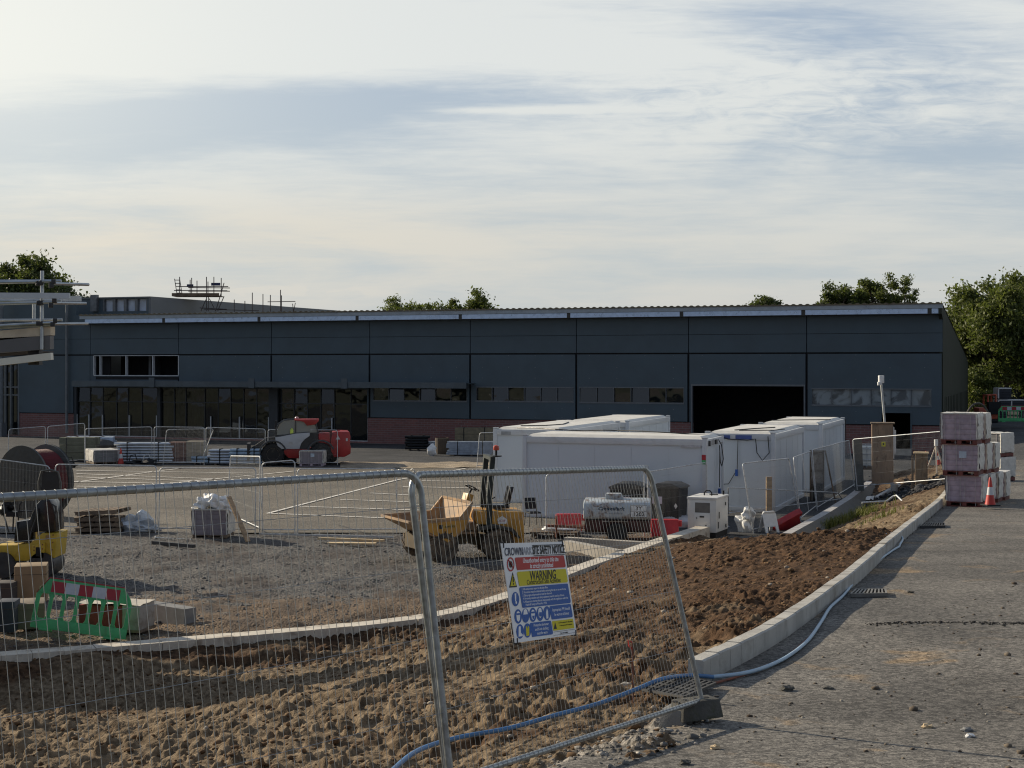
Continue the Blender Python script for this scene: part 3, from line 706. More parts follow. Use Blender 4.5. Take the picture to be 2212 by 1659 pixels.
def smooth_pl(pl, n=6):
    out = []
    for i in range(len(pl) - 1):
        p0, p1, p2, p3 = [np.array(pl[max(0, min(len(pl) - 1, i + k))]) for k in (-1, 0, 1, 2)]
        for k in range(n):
            t = k / n; out.append(tuple(.5 * ((2 * p1) + (-p0 + p2) * t + (2 * p0 - 5 * p1 + 4 * p2 - p3) * t * t + (-p0 + 3 * p1 - 3 * p2 + p3) * t ** 3)))
    out.append(tuple(pl[-1])); return out
KBs = smooth_pl(KB[1:], 8)
kind(ribbon(KBs, .15, lambda x, y: float(zr(y)) + .21, lambda x, y: float(zr(y)) - .25, 'kerb', conc_kerb, .02, .9, .075), 'structure')
WAs = smooth_pl(WA, 6)
tag(ribbon(WAs, .42, lambda x, y: float(np.interp(x, [p[0] for p in WA], WAz)), lambda x, y: -.5, 'retaining_wall', conc_pale, .0, 1.4), 'low pale capped wall curving between gravel yard and soil bank', 'wall')
ec = MB()
for i in range(len(WC) - 1):
    (x0, y0), (x1, y1) = WC[i], WC[i + 1]; a, b = Vector((x0, y0, 0)), Vector((x1, y1, 0)); d = (b - a).normalized(); n = Vector((d.y, -d.x, 0))
    z0, z1 = (.35, .35, .42, .6)[i], (.35, .42, .6, .75)[i]
    L = [a - n * .14 + Vector((0, 0, z0)), a + n * .14 + Vector((0, 0, z0)), a + n * .95 + Vector((0, 0, -.45)), a - n * .14 + Vector((0, 0, -.4))]
    Rr = [b - n * .14 + Vector((0, 0, z1)), b + n * .14 + Vector((0, 0, z1)), b + n * .95 + Vector((0, 0, -.45)), b - n * .14 + Vector((0, 0, -.4))]
    ec.add(L[:2] + Rr[:2], [(0, 1, 3, 2)], 1); ec.add([L[1], L[2], Rr[2], Rr[1]], [(0, 1, 2, 3)], 0); ec.add([L[0], L[3], Rr[3], Rr[0]], [(0, 3, 2, 1)], 0)
    if i == 0: ec.add(L, [(0, 1, 2, 3)], 0)
tag(ec.build('concrete_edging', [M('shaded_edging_face', (.15, .145, .13), .9, 0, .15, 2, .3, (.1, .09, .08), 2), M('lit_edging_top', (.40, .39, .38), .8, 0, .15, 3, .3)]), 'sloping concrete edging with pale top between compound and grassy ditch', 'edging')  # one concrete, face coloured darker for shade and top paler for sun
# ---------------------------------------------------------------- main building
TH = math.radians(20.3); UX, UY = math.cos(TH), -math.sin(TH)
BZ0 = 99.5; BX0 = (800 - CX) / F * BZ0
def fac(px, py, off=0.0):
    """where a line of sight meets the facade plane pushed off metres towards the viewer: (along, up)"""
    x0, y0 = BX0 + UY * off, BZ0 - UX * off; k = (px - CX) / F
    s = (k * y0 - x0) / (UX - k * UY); Y = y0 + s * UY
    return s, EYE - (py - HY) / F * Y
def fs(px): return fac(px, 800)[0]
B = thing('retail_building', 'long dark grey clad building with brick base and sloping roof across the site', 'building', (BX0, BZ0, 0), -TH)
SL, SR = fs(-90), fs(2037); HW = 9.02; H1 = fac(800, 765)[1]; DEP = 28.0
joints = [fs(x) for x in (197, 387, 588, 800, 1017, 1246, 1488, 1743)]
print('facade', SL, SR, joints, H1, fac(800, 905), fac(800, 955), fac(1900, 660))
eave = fac(1500, 676, 0.9)[1]
# openings (s0, s1, h0, h1)
def rect(x0, x1, y0, y1):
    s0, s1 = fs(x0), fs(x1); xm = (x0 + x1) / 2
    return s0, s1, fac(xm, y1)[1], fac(xm, y0)[1]
W1 = rect(808, 1010, 836, 866); W2 = rect(1030, 1240, 836.5, 867); W3 = rect(1253, 1478, 837, 870); W4 = rect(1755, 2012, 840, 876)
UW = rect(205, 388, 768, 812); DR = (fs(1497), fs(1737), -.2, fac(1617, 834)[1]); SD = (fs(1905), fs(1967), -.2, fac(1936, 892)[1])
GL = (fs(160), fs(795), .12, fac(480, 838)[1]); LW = (fs(-60), fs(43), .1, fac(20, 785)[1])
WY = [rect(222, 325, 640, 673)]
BR = fac(1100, 907)[1]
opens = [W1, W2, W3, W4, UW, DR, SD, GL, LW]
# cladding: a wall sheet with rectangular holes, cut on a grid of all edges
def wall_cells(s0, s1, z0, z1, holes, y, mb, m=0, th=.18):
    xs = sorted({s0, s1} | {min(max(v, s0), s1) for h in holes for v in h[:2]}); zs = sorted({z0, z1} | {min(max(v, z0), z1) for h in holes for v in h[2:]})
    for a, b in zip(xs[:-1], xs[1:]):
        if b - a < 1e-4: continue
        run = None
        for c, d in zip(zs[:-1], zs[1:]):
            if d - c < 1e-4: continue
            cx_, cz_ = (a + b) / 2, (c + d) / 2
            if any(h[0] < cx_ < h[1] and h[2] < cz_ < h[3] for h in holes): 
                if run: mb.bx(a, b, y, y + th, run[0], run[1], m); run = None
            else: run = (run[0] if run else c, d)
        if run: mb.bx(a, b, y, y + th, run[0], run[1], m)
mb = MB()
edges = [SL] + joints + [SR]
for i in range(len(edges) - 1):
    a, b = edges[i], edges[i + 1]; gap = .035 if i < 2 else .05
    Hm = fac(800, 728)[1]
    for (z0, z1) in ((H1 + .04, Hm - .012), (Hm + .012, HW)): wall_cells(a + gap * .5, b - gap * .5, z0, z1, opens, -.10, mb, 0, .12)
    g2 = .07 if i >= 2 else .02
    wall_cells(a + g2, b - g2, BR + .05, H1 - .06, opens, -.14, mb, 0, .14)
mb.build('cladding', clad, B)
mb = MB(); wall_cells(SL, SR, BR - .02, HW, opens, .02, mb, 0, .16); mb.build('backing_wall', dark_gap, B)
mb = MB(); wall_cells(SL, SR, -.3, BR, opens, -.06, mb, 0, .26); mb.build('brick_plinth', brick, B)
# screw heads
mb = MB()
for i in range(2, len(edges) - 1):
    a, b = edges[i], edges[i + 1]
    for k in range(4):
        x = a + (b - a) * (.12 + .25 * k)
        for z in (H1 - .13, H1 - .9, H1 - 1.6, H1 - 2.3, BR + .8, BR + .2):
            if any(h[0] - .1 < x < h[1] + .1 and h[2] - .1 < z < h[3] + .1 for h in opens) or random.random() < .25: continue
            mb.bx(x - .022, x + .022, -.156, -.14, z - .022, z + .022)
mb.build('fixing_screws', M('screw', (.20, .22, .24), .4, .5), B)
# window bands: every pane sits at a slightly different tilt, as real glazing does
def tilt_panes(g, s0, s1, z0, z1, n, y, xs=None, sd=.03):
    xs = xs or [s0 + (s1 - s0) * i / n for i in range(n + 1)]
    for a, b in zip(xs[:-1], xs[1:]):
        ta, tb = random.gauss(0, sd), random.gauss(.004, sd); w, h = (b - a) / 2, (z1 - z0) / 2; c = [(a, -w * ta - h * tb, z0), (b, w * ta - h * tb, z0), (b, w * ta + h * tb, z1), (a, -w * ta + h * tb, z1)]
        g.sheet([(px_, y + dy, pz) for px_, dy, pz in c], .012)
def band(name, R_, n, fm, gm, y=-.05, fw=.035, label=None):
    s0, s1, z0, z1 = R_
    f = MB()
    f.bx(s0 - .03, s1 + .03, y - .12, y + .1, z0 - .06, z0 + fw); f.bx(s0 - .03, s1 + .03, y - .1, y + .1, z1 - fw, z1 + .03)
    for i in range(n + 1):
        x = s0 + (s1 - s0) * i / n; f.bx(x - fw / 2, x + fw / 2, y - .09, y + .1, z0 + fw + .002, z1 - fw - .002)
    o = f.build(name, fm, B)
    g = MB(); tilt_panes(g, s0, s1, z0, z1, n, y + .03)
    g.build('pane', gm, o)
    if label: o['label'] = label
    return o
band('window', W1, 6, frame_m, glass); band('window', W2, 6, frame_m, glass); band('window', W3, 6, frame_m, glass)
band('window', W4, 6, frame_m, glass_w, label='window band with pale reflections painted on its panes')
f = MB(); s0, s1, z0, z1 = UW
f.bx(s0, s1, -.16, .1, z0 - .01, z0 + .05); f.bx(s0, s1, -.15, .1, z1 - .03, z1 + .01)
for k in (0, .075, .385, .70, 1):
    x = s0 + (s1 - s0) * k; f.bx(x - .03, x + .03, -.155, .1, z0 + .052, z1 - .032)
o = f.build('window', white_fr, B); o['label'] = 'empty upper window opening with pale frame'
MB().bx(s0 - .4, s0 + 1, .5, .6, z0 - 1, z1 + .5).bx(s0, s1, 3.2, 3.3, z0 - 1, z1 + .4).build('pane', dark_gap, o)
MB().bx(s0 + .2, s1, -.16, .05, z0 - .26, z0 - .05).build('sill', dark_gap, o)
# door openings: dark interiors with jamb trims
for nm, R_, lab in (('roller_door_opening', DR, None), ('doorway', SD, None)):
    s0, s1, z0, z1 = R_; f = MB()
    f.bx(s0 - .09, s0, -.17, .1, 0, z1); f.bx(s1, s1 + .09, -.17, .1, 0, z1); f.bx(s0 - .09, s1 + .09, -.18, .1, z1, z1 + .11)
    o = f.build(nm, frame_m if nm[0] == 'r' else clad, B)
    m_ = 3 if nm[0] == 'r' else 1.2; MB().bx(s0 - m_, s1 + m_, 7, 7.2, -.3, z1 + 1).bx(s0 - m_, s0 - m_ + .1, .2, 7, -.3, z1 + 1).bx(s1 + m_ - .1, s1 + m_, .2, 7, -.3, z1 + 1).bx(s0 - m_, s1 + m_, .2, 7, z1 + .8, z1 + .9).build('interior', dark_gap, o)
s0, s1 = SD[:2]; MB().bx(s0 - .1, s1 + .1, -.8, -.1, -.1, .34).build('doorstep', conc, B)
# shop glazing behind the canopy
s0, s1, z0, z1 = GL
def fx(px): return fs(px)
f = MB(); ztr = fac(480, 892)[1]
for px in (163, 193, 221, 250, 275, 305, 341, 375, 400, 441, 470, 497, 525, 553, 606, 634, 663, 692, 721, 757, 793):
    x = fx(px); f.bx(x - .028, x + .028, .08, .2, z0, z1)
for z in (z0, fac(480, 870)[1], z1 - .03): f.bx(s0, s1, .07, .21, z - .03, z + .03)
g_o = f.build('shop_front', M('shop_frame', (.045, .05, .055), .45, .3, .1), B)
g = MB(); [tilt_panes(g, s0, s1, za, zb, 0, .14, [s0] + [fx(p_) for p_ in (193, 221, 250, 275, 305, 341, 375, 400, 441, 470, 497, 525, 553, 606, 634, 663, 692, 721, 757)] + [s1], .016) for za, zb in ((z0, fac(480, 870)[1]), (fac(480, 870)[1], z1))]; g.build('glazing', clear_glass('shop_glass', (.008, .011, .012), .3), g_o)
pm_ = M('pier', (.04, .046, .052), .6)
for a_, b_, y_ in ((582, 601, -.1), (160, 166, -.05), (340, 347, -.05)): MB().bx(fx(a_), fx(b_), y_, .33, 0, z1).build('pier', pm_, B)
for a, b in ((166, 192), (221, 338), (640, 795), (455, 580)):
    f = MB(); x0, x1 = fx(a), fx(b); zt = fac(300, 897)[1]
    f.bx(x0, x1, -.02, .07, z0 - .02, z0 + .05)
    n = max(1, int((b - a) / 55))
    for k in range(n + 1): x = x0 + (x1 - x0) * k / n; f.bx(x - .03, x + .03, -.02, .07, z0 + .05, zt)
    f.build('door_frame', white_fr, B)
# studs standing inside the shop front
f = MB()
for px in (196, 204, 208, 214, 217): f.bx(fx(px) - .09, fx(px) + .09, .8, .95, .1, z1)
for px in (349, 360, 370, 380, 391, 402, 412, 423, 433): f.bx(fx(px) - .06, fx(px) + .06, 2.2, 2.4, .1, z1)
f.build('stud_wall', M('stud', (.42, .48, .54), .6), B)
tb_ = M('tan_board', (.42, .38, .28), .8, 0, .15, .6)
for a_, b_, y_ in ((226, 286, 1.4), (288, 336, 1.6), (448, 500, 2.0), (505, 545, 2.6), (612, 640, 2.2)): MB().bx(fx(a_), fx(b_), y_, y_ + .05, 0, 2.2 if y_ < 1.9 else 1.7).build('reflection_board', tb_, B)  # tan boards added to stand for ground reflected in the lower glazing
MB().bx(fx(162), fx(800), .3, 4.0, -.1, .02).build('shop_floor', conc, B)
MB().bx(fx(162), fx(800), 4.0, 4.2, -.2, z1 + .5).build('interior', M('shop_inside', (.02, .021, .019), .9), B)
# canopy over the shop front
zc0, zc1 = fac(480, 836, 1.6)[1], fac(480, 824, 1.6)[1]
cp = MB(); x0, x1 = fac(157, 830, 1.6)[0], fac(1008, 830, 1.6)[0]
cp.bx(x0, x1, -1.72, -1.5, zc0, zc1); cp.bx(x0, x1, -1.5, -.16, zc1 - .10, zc1 - .04)
for px in (330, 545, 745): x = fac(px, 830, 1.6)[0]; cp.bx(x - .2, x + .25, -1.8, -1.73, zc0 - .05, zc1 + .25)
cp.build('canopy', canopy_m, B)
s0, s1, z0, z1 = LW
f = MB()
for x in (s0, s0 + (s1 - s0) * .42, fs(13), fs(25), s1 - .05): f.bx(x - .06, x + .06, -.12, .1, z0, z1)
for py in (836, 853): z = fac(25, py)[1]; f.bx(s0, s1, -.1, .1, z - .05, z + .05)
o = f.build('window', column_m, B); o['label'] = 'tall dark window bay at the far end'
MB().bx(s0, s1, .04, .06, z0, z1).build('pane', glass, o)
MB().cyl((fs(21), -1.0, 0), (fs(21), -1.0, fac(21, 640)[1]), .20, n=16).bx(fs(21) - .32, fs(21) + .32, -1.3, -.7, 0, 1.0).build('column', column_m, B, smooth=True)
zt = fac(150, 641)[1]
MB().cyl((fs(150.5), -.35, .3), (fs(150.5), -.35, zt), .10, n=12).build('downpipe', column_m, B, smooth=True)
# eaves: gutter box, fascia, soffit; roof sheet falling away to the back
OV = .95; es0, es1 = fac(172, 684, OV)[0], fac(2036, 662, OV)[0]
zt_, zb_ = fac(1100, 669.5, OV)[1], fac(1100, 677.5, OV)[1]
MB().bx(es0, es1, -OV - .02, -OV + .2, zb_, zt_).build('fascia', fascia_m, B)
gx = [fac(p, 684, OV)[0] for p in (180, 353, 559, 771, 994, 1228, 1472, 1735, 2008, 2034)]
g = MB()
for a, b in zip(gx[:-1], gx[1:]): g.bx(a + .12, b - .12, -OV + .02, -OV + .2, zb_ - .31, zb_ - .015)
g.build('gutter', gutter_m, B)
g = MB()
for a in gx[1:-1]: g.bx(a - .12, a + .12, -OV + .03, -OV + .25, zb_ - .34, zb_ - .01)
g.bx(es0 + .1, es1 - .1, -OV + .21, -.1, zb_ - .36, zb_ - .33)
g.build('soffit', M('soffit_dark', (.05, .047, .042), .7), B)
MB().bx(joints[0], SR, -.16, -.09, HW - .1, HW - .03).build('head_flashing', M('flashing', (.10, .105, .10), .5), B)
zr0, zr1 = zt_ + .06, 5.75
r = MB(); n = int((es1 - es0) / .42)
for i in range(n):
    a = es0 + (es1 - es0) * i / n; b = es0 + (es1 - es0) * (i + 1) / n; q = (b - a) / 4
    pr = [(a, 0), (a + q, .06), (a + 2 * q, .06), (a + 3 * q, 0), (b, 0)]
    for (p, h), (p2, h2_) in zip(pr[:-1], pr[1:]):
        r.add([(p, -OV - .1, zr0 + h), (p2, -OV - .1, zr0 + h2_), (p2, DEP, zr1 + h2_), (p, DEP, zr1 + h), (p, -OV - .1, zr0 - .06), (p2, -OV - .1, zr0 - .06)], [(0, 1, 2, 3), (4, 5, 1, 0)])
r.build('roof', roof_m, B)
# gable end and rear
gz0 = zr0 - .08
g = MB(); pr = [(-.0, -.3), (DEP, -.3), (DEP, zr1 - .1), (-OV, gz0 + .05), (-OV, gz0 - .55), (-.0, gz0 - .9)]
g.add([(SR, y, z) for y, z in pr] + [(SR - .2, y, z) for y, z in pr], [(0, 1, 2, 3, 4, 5), (11, 10, 9, 8, 7, 6)] + [(i, i + 6, (i + 1) % 6 + 6, (i + 1) % 6) for i in range(6)])
for k in range(1, 18): g.bx(SR, SR + .03, k * 1.6 - .02, k * 1.6 + .02, 0, 3.4)
g.build('gable_wall', gable_m, B)
MB().bx(SL, SR, DEP - .2, DEP, -.3, zr1 - .1).build('rear_wall', gable_m, B)
# taller left wing standing above the roof
ws = fac(326, 643, -2.0)[0]; WZ = 10.35
w = MB(); w.bx(ws - .2, ws, 2.0, 34, 4, WZ); w.build('parapet_wall', clad2, B)
hol = [(fac(222, 650, -2)[0], fac(318, 650, -2)[0], fac(270, 672, -2)[1], fac(270, 646, -2)[1])]
w = MB(); wall_cells(SL, ws - .2, HW, WZ, hol, 2.0, w, 0, .2); w.bx(SL, SL + .2, 2.2, 34, 0, WZ); w.bx(SL, fs(172), .02, 2.0, HW + .002, HW + .1)
w.build('wing_wall', clad, B)
w = MB(); wall_cells(SL, fs(166), HW, WZ - .35, [], -.08, w, 0, .2); w.build('wing_front', clad, B)
h = hol[0]; f = MB()
MB().bx(h[0], h[1], 2.3, 2.36, h[2] - .4, h[3]).build('wall_membrane', membrane, B)
for k in range(5): x = h[0] + (h[1] - h[0]) * k / 4; f.bx(x - .12, x + .12, 2.02, 2.28, h[2], h[3])
f.bx(h[0] - .9, h[0] - .35, 1.7, 2.0, h[2], h[3] + .35)
f.build('wall_stud', M('wing_stud', (.17, .18, .19), .5, .4), B)
MB().bx(SL, ws, 1.9, 34, WZ, WZ + .09).build('wing_roof', clad2, B)

# ---------------------------------------------------------------- trees
def leaf_mat(name, c0, c1, tr=.3):
    m, nt, b = base_mat(name); r = _n(nt, 'ShaderNodeNewGeometry').outputs['Random Per Island']
    n = noise(nt, pos(nt), .8, 3)
    c = mixc(nt, r, c0, c1); c = mixc(nt, ramp(nt, n, .35, .65, 0, .5), c, tuple(x * .55 for x in c0))
    nt.links.new(c, b.inputs['Base Color']); b.inputs['Roughness'].default_value = .6; b.inputs['Specular IOR Level'].default_value = .3
    t = _n(nt, 'ShaderNodeBsdfTranslucent'); nt.links.new(mixc(nt, .5, c, (.18, .24, .03)), t.inputs[0])
    mx = _n(nt, 'ShaderNodeMixShader'); mx.inputs[0].default_value = tr
    nt.links.new(b.outputs[0], mx.inputs[1]); nt.links.new(t.outputs[0], mx.inputs[2])
    nt.links.new(mx.outputs[0], nt.nodes['Material Output'].inputs[0]); return m
lf_dark = leaf_mat('leaf_dark', (.05, .07, .026), (.13, .15, .05), .3)
lf_mid = leaf_mat('leaf_mid', (.07, .095, .025), (.19, .21, .06), .35)
lf_olive = leaf_mat('leaf_olive', (.075, .1, .03), (.21, .225, .07), .38)
def tree(name, label, base, height, rx, cz, rz_, n_cl, leaves, leaf, mat, seed, trunk=.3, clr=1.0, group=None, low=.0, cap=.62):
    rg = np.random.default_rng(seed); t = thing(name, label, 'tree', base, 0, group)
    cl = []
    for i in range(n_cl):
        while True:
            v = rg.normal(size=3); v /= np.linalg.norm(v); rad = rg.uniform(.35, 1.0) ** .6
            lump = 1 + .22 * math.sin(3 * math.atan2(v[1], v[0]) + seed) * math.cos(2.3 * v[2] + seed * 1.7) + .07 * max(-1.5, min(1.5, rg.normal()))
            p = v * rad * lump
            if p[2] > -cap: break
        cl.append((p[0] * rx, p[1] * rx, cz + p[2] * rz_))
    cl = np.array(cl); crad = clr * rg.uniform(.55, 1.25, n_cl)
    per = leaves // n_cl; C = np.repeat(cl, per, 0); R_ = np.repeat(crad, per)
    off = rg.normal(size=(len(C), 3)); off *= .62; far_ = rg.random(len(C)) < .18; off[far_] *= 1.25
    c = C + off * R_[:, None] * np.array([1, 1, .75])
    a = rg.normal(size=(len(C), 3)); a /= np.linalg.norm(a, axis=1)[:, None]
    b_ = np.cross(a, rg.normal(size=(len(C), 3))); b_ /= np.linalg.norm(b_, axis=1)[:, None]
    s = leaf * rg.uniform(.6, 1.4, len(C))[:, None]
    V = np.stack([c - a * s, c - b_ * s * .5, c + a * s, c + b_ * s * .5], 1).reshape(-1, 3); n = len(C)
    me = bpy.data.meshes.new('crown'); me.vertices.add(n * 4); me.vertices.foreach_set('co', V.ravel())
    me.loops.add(n * 4); me.loops.foreach_set('vertex_index', np.arange(n * 4)); me.polygons.add(n); me.polygons.foreach_set('loop_start', np.arange(n) * 4)
    me.update(calc_edges=True); me.materials.append(mat); o = bpy.data.objects.new('crown', me); COL.objects.link(o); o.parent = t
    mb = MB(); top = Vector((0, 0, cz - rz_ * .35)); lean = Vector((rg.normal() * .06 * height, rg.normal() * .05 * height, 0))
    fork = Vector((0, 0, max(.22 * height, cz - rz_ * .85))) + lean * .4
    mb.tube([(0, 0, -.3), fork * .5 + Vector((.1, 0, 0)), fork], trunk, 8, r1=trunk * .7)
    for k in rg.choice(n_cl, min(n_cl, 16), replace=False):
        e = Vector(cl[k]); mid = fork.lerp(e, .5) + Vector((rg.normal() * .3, rg.normal() * .3, .1 * (e - fork).length))
        mb.tube([fork, mid, e], trunk * .5, 6, r1=trunk * .08)
        for q in range(2):
            e2 = mid + Vector(rg.normal(size=3)) * rx * .22; mb.tube([mid, e2], trunk * .2, 5, r1=.015)
    for k in range(10):
        e = Vector(cl[rg.integers(n_cl)]); e2 = e + Vector((rg.normal() * .5, rg.normal() * .5, abs(rg.normal()) * .6 + .3)) * clr; mb.tube([e, e2], .03, 4, r1=.01)
    mb.build('trunk', bark, t, smooth=True); return t
def tpos(px, Y, z=0): q = P(px, HY, Y); return (q.x, q.y, z)
tree('broadleaf_tree', 'dark rounded tree behind the scaffolding at the far left', tpos(46, 150), 17, 6.6, 9.8, 6.6, 260, 60000, .2, lf_dark, 3, .4, .85)
TG = 'tree tops showing above the long roof'
tree('broadleaf_tree', 'low bushy tree top over the roof with a pointed tip', tpos(905, 150), 12, 4.4, 8.7, 3.2, 120, 22000, .15, lf_mid, 5, .25, .55, TG)
tree('conifer', 'slim pointed tree beside the low bushy tree top', tpos(851, 152), 12.3, .75, 8.8, 3.6, 50, 5000, .12, lf_mid, 6, .2, .35, TG)
tree('broadleaf_tree', 'spiky tree top over the roof with one tall sprig', tpos(1022, 150), 12.5, 2.7, 9.3, 3.1, 80, 14000, .15, lf_mid, 8, .25, .5, TG)
tree('broadleaf_tree', 'small dark tree top just clearing the roof edge', tpos(1652, 150), 12.5, 1.9, 10.2, 2.4, 50, 7000, .15, lf_dark, 9, .2, .45, TG)
tree('broadleaf_tree', 'dark tree top on the left of the three above the roof', tpos(1812, 140), 13, 2.1, 10.6, 2.4, 60, 11000, .15, lf_dark, 12, .25, .48, TG)
tree('broadleaf_tree', 'olive green tree top between the dark one and the airy one', tpos(1885, 140), 13.4, 2.2, 10.9, 2.6, 66, 13000, .15, lf_olive, 14, .25, .5, TG)
tree('broadleaf_tree', 'airy see-through tree top on the right of the three above the roof', tpos(1952, 140), 13.6, 2.0, 11.2, 2.7, 56, 5200, .13, lf_mid, 17, .2, .45, TG)
TR2 = 'tall trees at the right edge'
tree('broadleaf_tree', 'tall tree close behind the gable end of the building', tpos(2092, 122, 1), 10.5, 3.0, 5.7, 4.4, 120, 26000, .16, lf_olive, 21, .25, .75, TR2, cap=.95)
tree('broadleaf_tree', 'tallest tree with visible grey limbs at the right edge', tpos(2168, 118, 1), 12, 4.4, 6.6, 4.7, 190, 42000, .16, lf_olive, 25, .34, .75, TR2, cap=.72)
tree('broadleaf_tree', 'dark tree partly cut by the right edge of the photo', tpos(2245, 126, 1), 13, 4.6, 6.9, 5.6, 150, 30000, .18, lf_dark, 29, .34, .9, TR2, cap=.9)
tree('bush', 'pale green bush at the foot of the tall trees', tpos(2118, 114, 1), 4, 1.7, 1.6, 2.3, 50, 9000, .12, lf_mid, 33, .08, .45, cap=.95)
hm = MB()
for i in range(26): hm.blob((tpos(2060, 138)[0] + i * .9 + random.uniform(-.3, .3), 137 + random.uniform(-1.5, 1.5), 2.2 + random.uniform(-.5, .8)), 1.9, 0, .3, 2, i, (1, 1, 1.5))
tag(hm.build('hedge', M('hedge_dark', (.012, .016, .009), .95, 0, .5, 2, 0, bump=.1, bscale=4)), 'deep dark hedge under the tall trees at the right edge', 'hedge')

# ---------------------------------------------------------------- scaffolding
def tubes(mb, segs, r=.026, n=7):
    for a, b in segs: mb.cyl(a, b, r, n=n)
Yt = 112
t = thing('scaffold_tower', 'scaffold platform with guard rails standing above the roof', 'scaffold', P(432, 672, Yt))
o0 = t.location; L = lambda px, py, dy=0: Vector(P(px, py, Yt)) + Vector((0, dy, 0)) - o0
mb = MB(); std = []
for px, top, dy in ((388, 598, 0), (402, 602, 1.4), (414, 600, 0), (417, 604, 1.4), (446, 598, 0), (441, 606, 1.4), (462, 598, 0), (470, 598, 1.4)): std.append((L(px, top, dy), L(px, 640, dy)))
for px, bot in ((450, 672), (446, 672)): std.append((L(px, 640), L(px, bot)))
tubes(mb, std, .035); mb.build('standard', scaf_d, t)
mb = MB(); tubes(mb, [(L(376, 627.5), L(491, 628)), (L(386, 619), L(493, 619)), (L(398, 627, 1.4), L(489, 627, 1.4)), (L(398, 619, 1.4), L(489, 620, 1.4)), (L(432, 665), L(490, 668))], .035); mb.build('ledger', scaf_d, t)
mb = MB(); tubes(mb, [(L(446, 645), L(434, 672)), (L(452, 645), L(466, 672)), (L(484, 611), L(466, 672)), (L(484, 640), L(470, 672))], .035); mb.build('brace', scaf_d, t)
mb = MB(); q = L(372, 640); q2 = L(474, 639); mb.bx(q.x, q2.x, -.1, 1.6, q.z, q.z + .06); mb.bx(q.x, q2.x, -.16, -.1, q.z, q.z + .24); mb.build('platform', wood_d, t)
mb = MB(); tubes(mb, [(L(377, 602), L(383, 640)), (L(388, 602), L(394, 640))] + [(L(377 + k * 1.2, 605 + k * 7), L(388 + k * 1.2, 605 + k * 7)) for k in range(5)], .03); mb.build('ladder', scaf_d, t)
MB().box(L(466, 614), (.7, .05, .22)).box(L(402, 615, 1.4), (.5, .05, .22)).build('sign_board', M('blue_board', (.02, .03, .09), .5), t)
t = thing('scaffold_poles', 'bare scaffold poles with one cross rail rising above the roof', 'scaffold', P(590, 672, 114))
o0 = t.location; L = lambda px, py: Vector(P(px, py, 114)) - o0
mb = MB(); tubes(mb, [(L(px, a), L(px, 674)) for px, a in ((506, 647), (545, 632), (568, 635), (584, 637), (606, 626), (608, 638), (529, 650))], .035); mb.build('standard', scaf_d, t)
mb = MB(); tubes(mb, [(L(578, 652), L(638, 651)), (L(632, 656), L(634, 674)), (L(638, 654), L(634, 674)), (L(440, 668), L(560, 671))], .03); mb.build('ledger', scaf_d, t)

# near left: canopy corner of the small building and the scaffold round it
Yk = 23.8
k = thing('kiosk_building', 'corner of a small building with pale fascia and timber edge at left edge', 'building', (-10.2, 25.2, 0))
o0 = k.location; L = lambda px, py, dy=0: Vector(P(px, py, Yk)) + Vector((0, dy, 0)) - o0
def fasc(mb, pl, dx0=0, d=.12):
    mb.sheet([L(*p) for p in pl], -d)
mb = MB(); fasc(mb, [(-280, 807), (109, 762), (110, 777), (-280, 821)], d=.14); mb.build('fascia', M('pale_fascia', (.74, .73, .64), .5, 0, .06, 2), k)
mb = MB(); fasc(mb, [(-280, 745), (108, 725), (108, 754), (-280, 783)], d=.2); mb.build('roof_edge', M('dark_roof_edge', (.13, .13, .135), .55, 0, .08, 2), k)
mb = MB(); a, b = L(-280, 726), L(108, 706); mb.sheet([L(-280, 738), L(109, 705), L(109, 724), L(-280, 762)], -.24); mb.build('timber_board', M('edge_board', (.58, .50, .38), .7, 0, .15, 3, .2), k)
mb = MB(); p0 = L(108, 757); 
for px in (66, -60, -190): q = L(px, 762); mb.bx(q.x - .09, q.x + .09, q.y + .15, q.y + .33, q.z - .2, q.z + .3)
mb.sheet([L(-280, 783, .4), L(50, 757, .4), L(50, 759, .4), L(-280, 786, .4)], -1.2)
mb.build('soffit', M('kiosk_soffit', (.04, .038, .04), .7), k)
mb = MB(); q = L(-300, 770); mb.bx(q.x - 3, q.x, 1.4, 4, -o0.z - .2, 5.2); mb.build('wall', brick, k)
t = thing('scaffold', 'galvanised scaffold tubes and guard rails around the small building corner', 'scaffold', (-10.2, 24.4, 0))
o0 = t.location; L = lambda px, py, dy=0: Vector(P(px, py, Yk)) + Vector((0, dy, 0)) - o0
[MB().cyl(a_, b_, .03, n=10).build('standard', scaf, t, smooth=True) for a_, b_ in ((L(91, 585), L(91, 755, -.02)), (L(-120, 570), L(-120, 830)), (L(4, 690, 1.6), L(4, 640, 1.6)))]
mb = MB()
for a, b, dy in (((-150, 606), (122, 605), .25), ((-150, 614), (120, 608), -.06), ((-150, 650), (122, 648), .25), ((-150, 661), (118, 653), -.06), ((-150, 692), (124, 690), .25), ((-150, 713), (118, 697), -.06), ((-150, 716), (110, 702), -.02)):
    mb.cyl(L(*a, dy), L(*b, dy), .0265, n=10)
for (x, y) in ((118, 613), (112, 655), (116, 700)): mb.cyl(L(x, y, -.07), L(x + 42, y - 4, .8), .0265, n=10)
mb.build('ledger', scaf, t, smooth=True)
mb = MB(); q = L(-150, 639.5); q2 = L(157, 640); mb.beam(L(-150, 638, -.1), L(155, 639.5, -.1), .04, .09); mb.beam(L(-150, 638, .9), L(140, 640, .9), .04, .09); mb.build('guard_rail', alu, t)
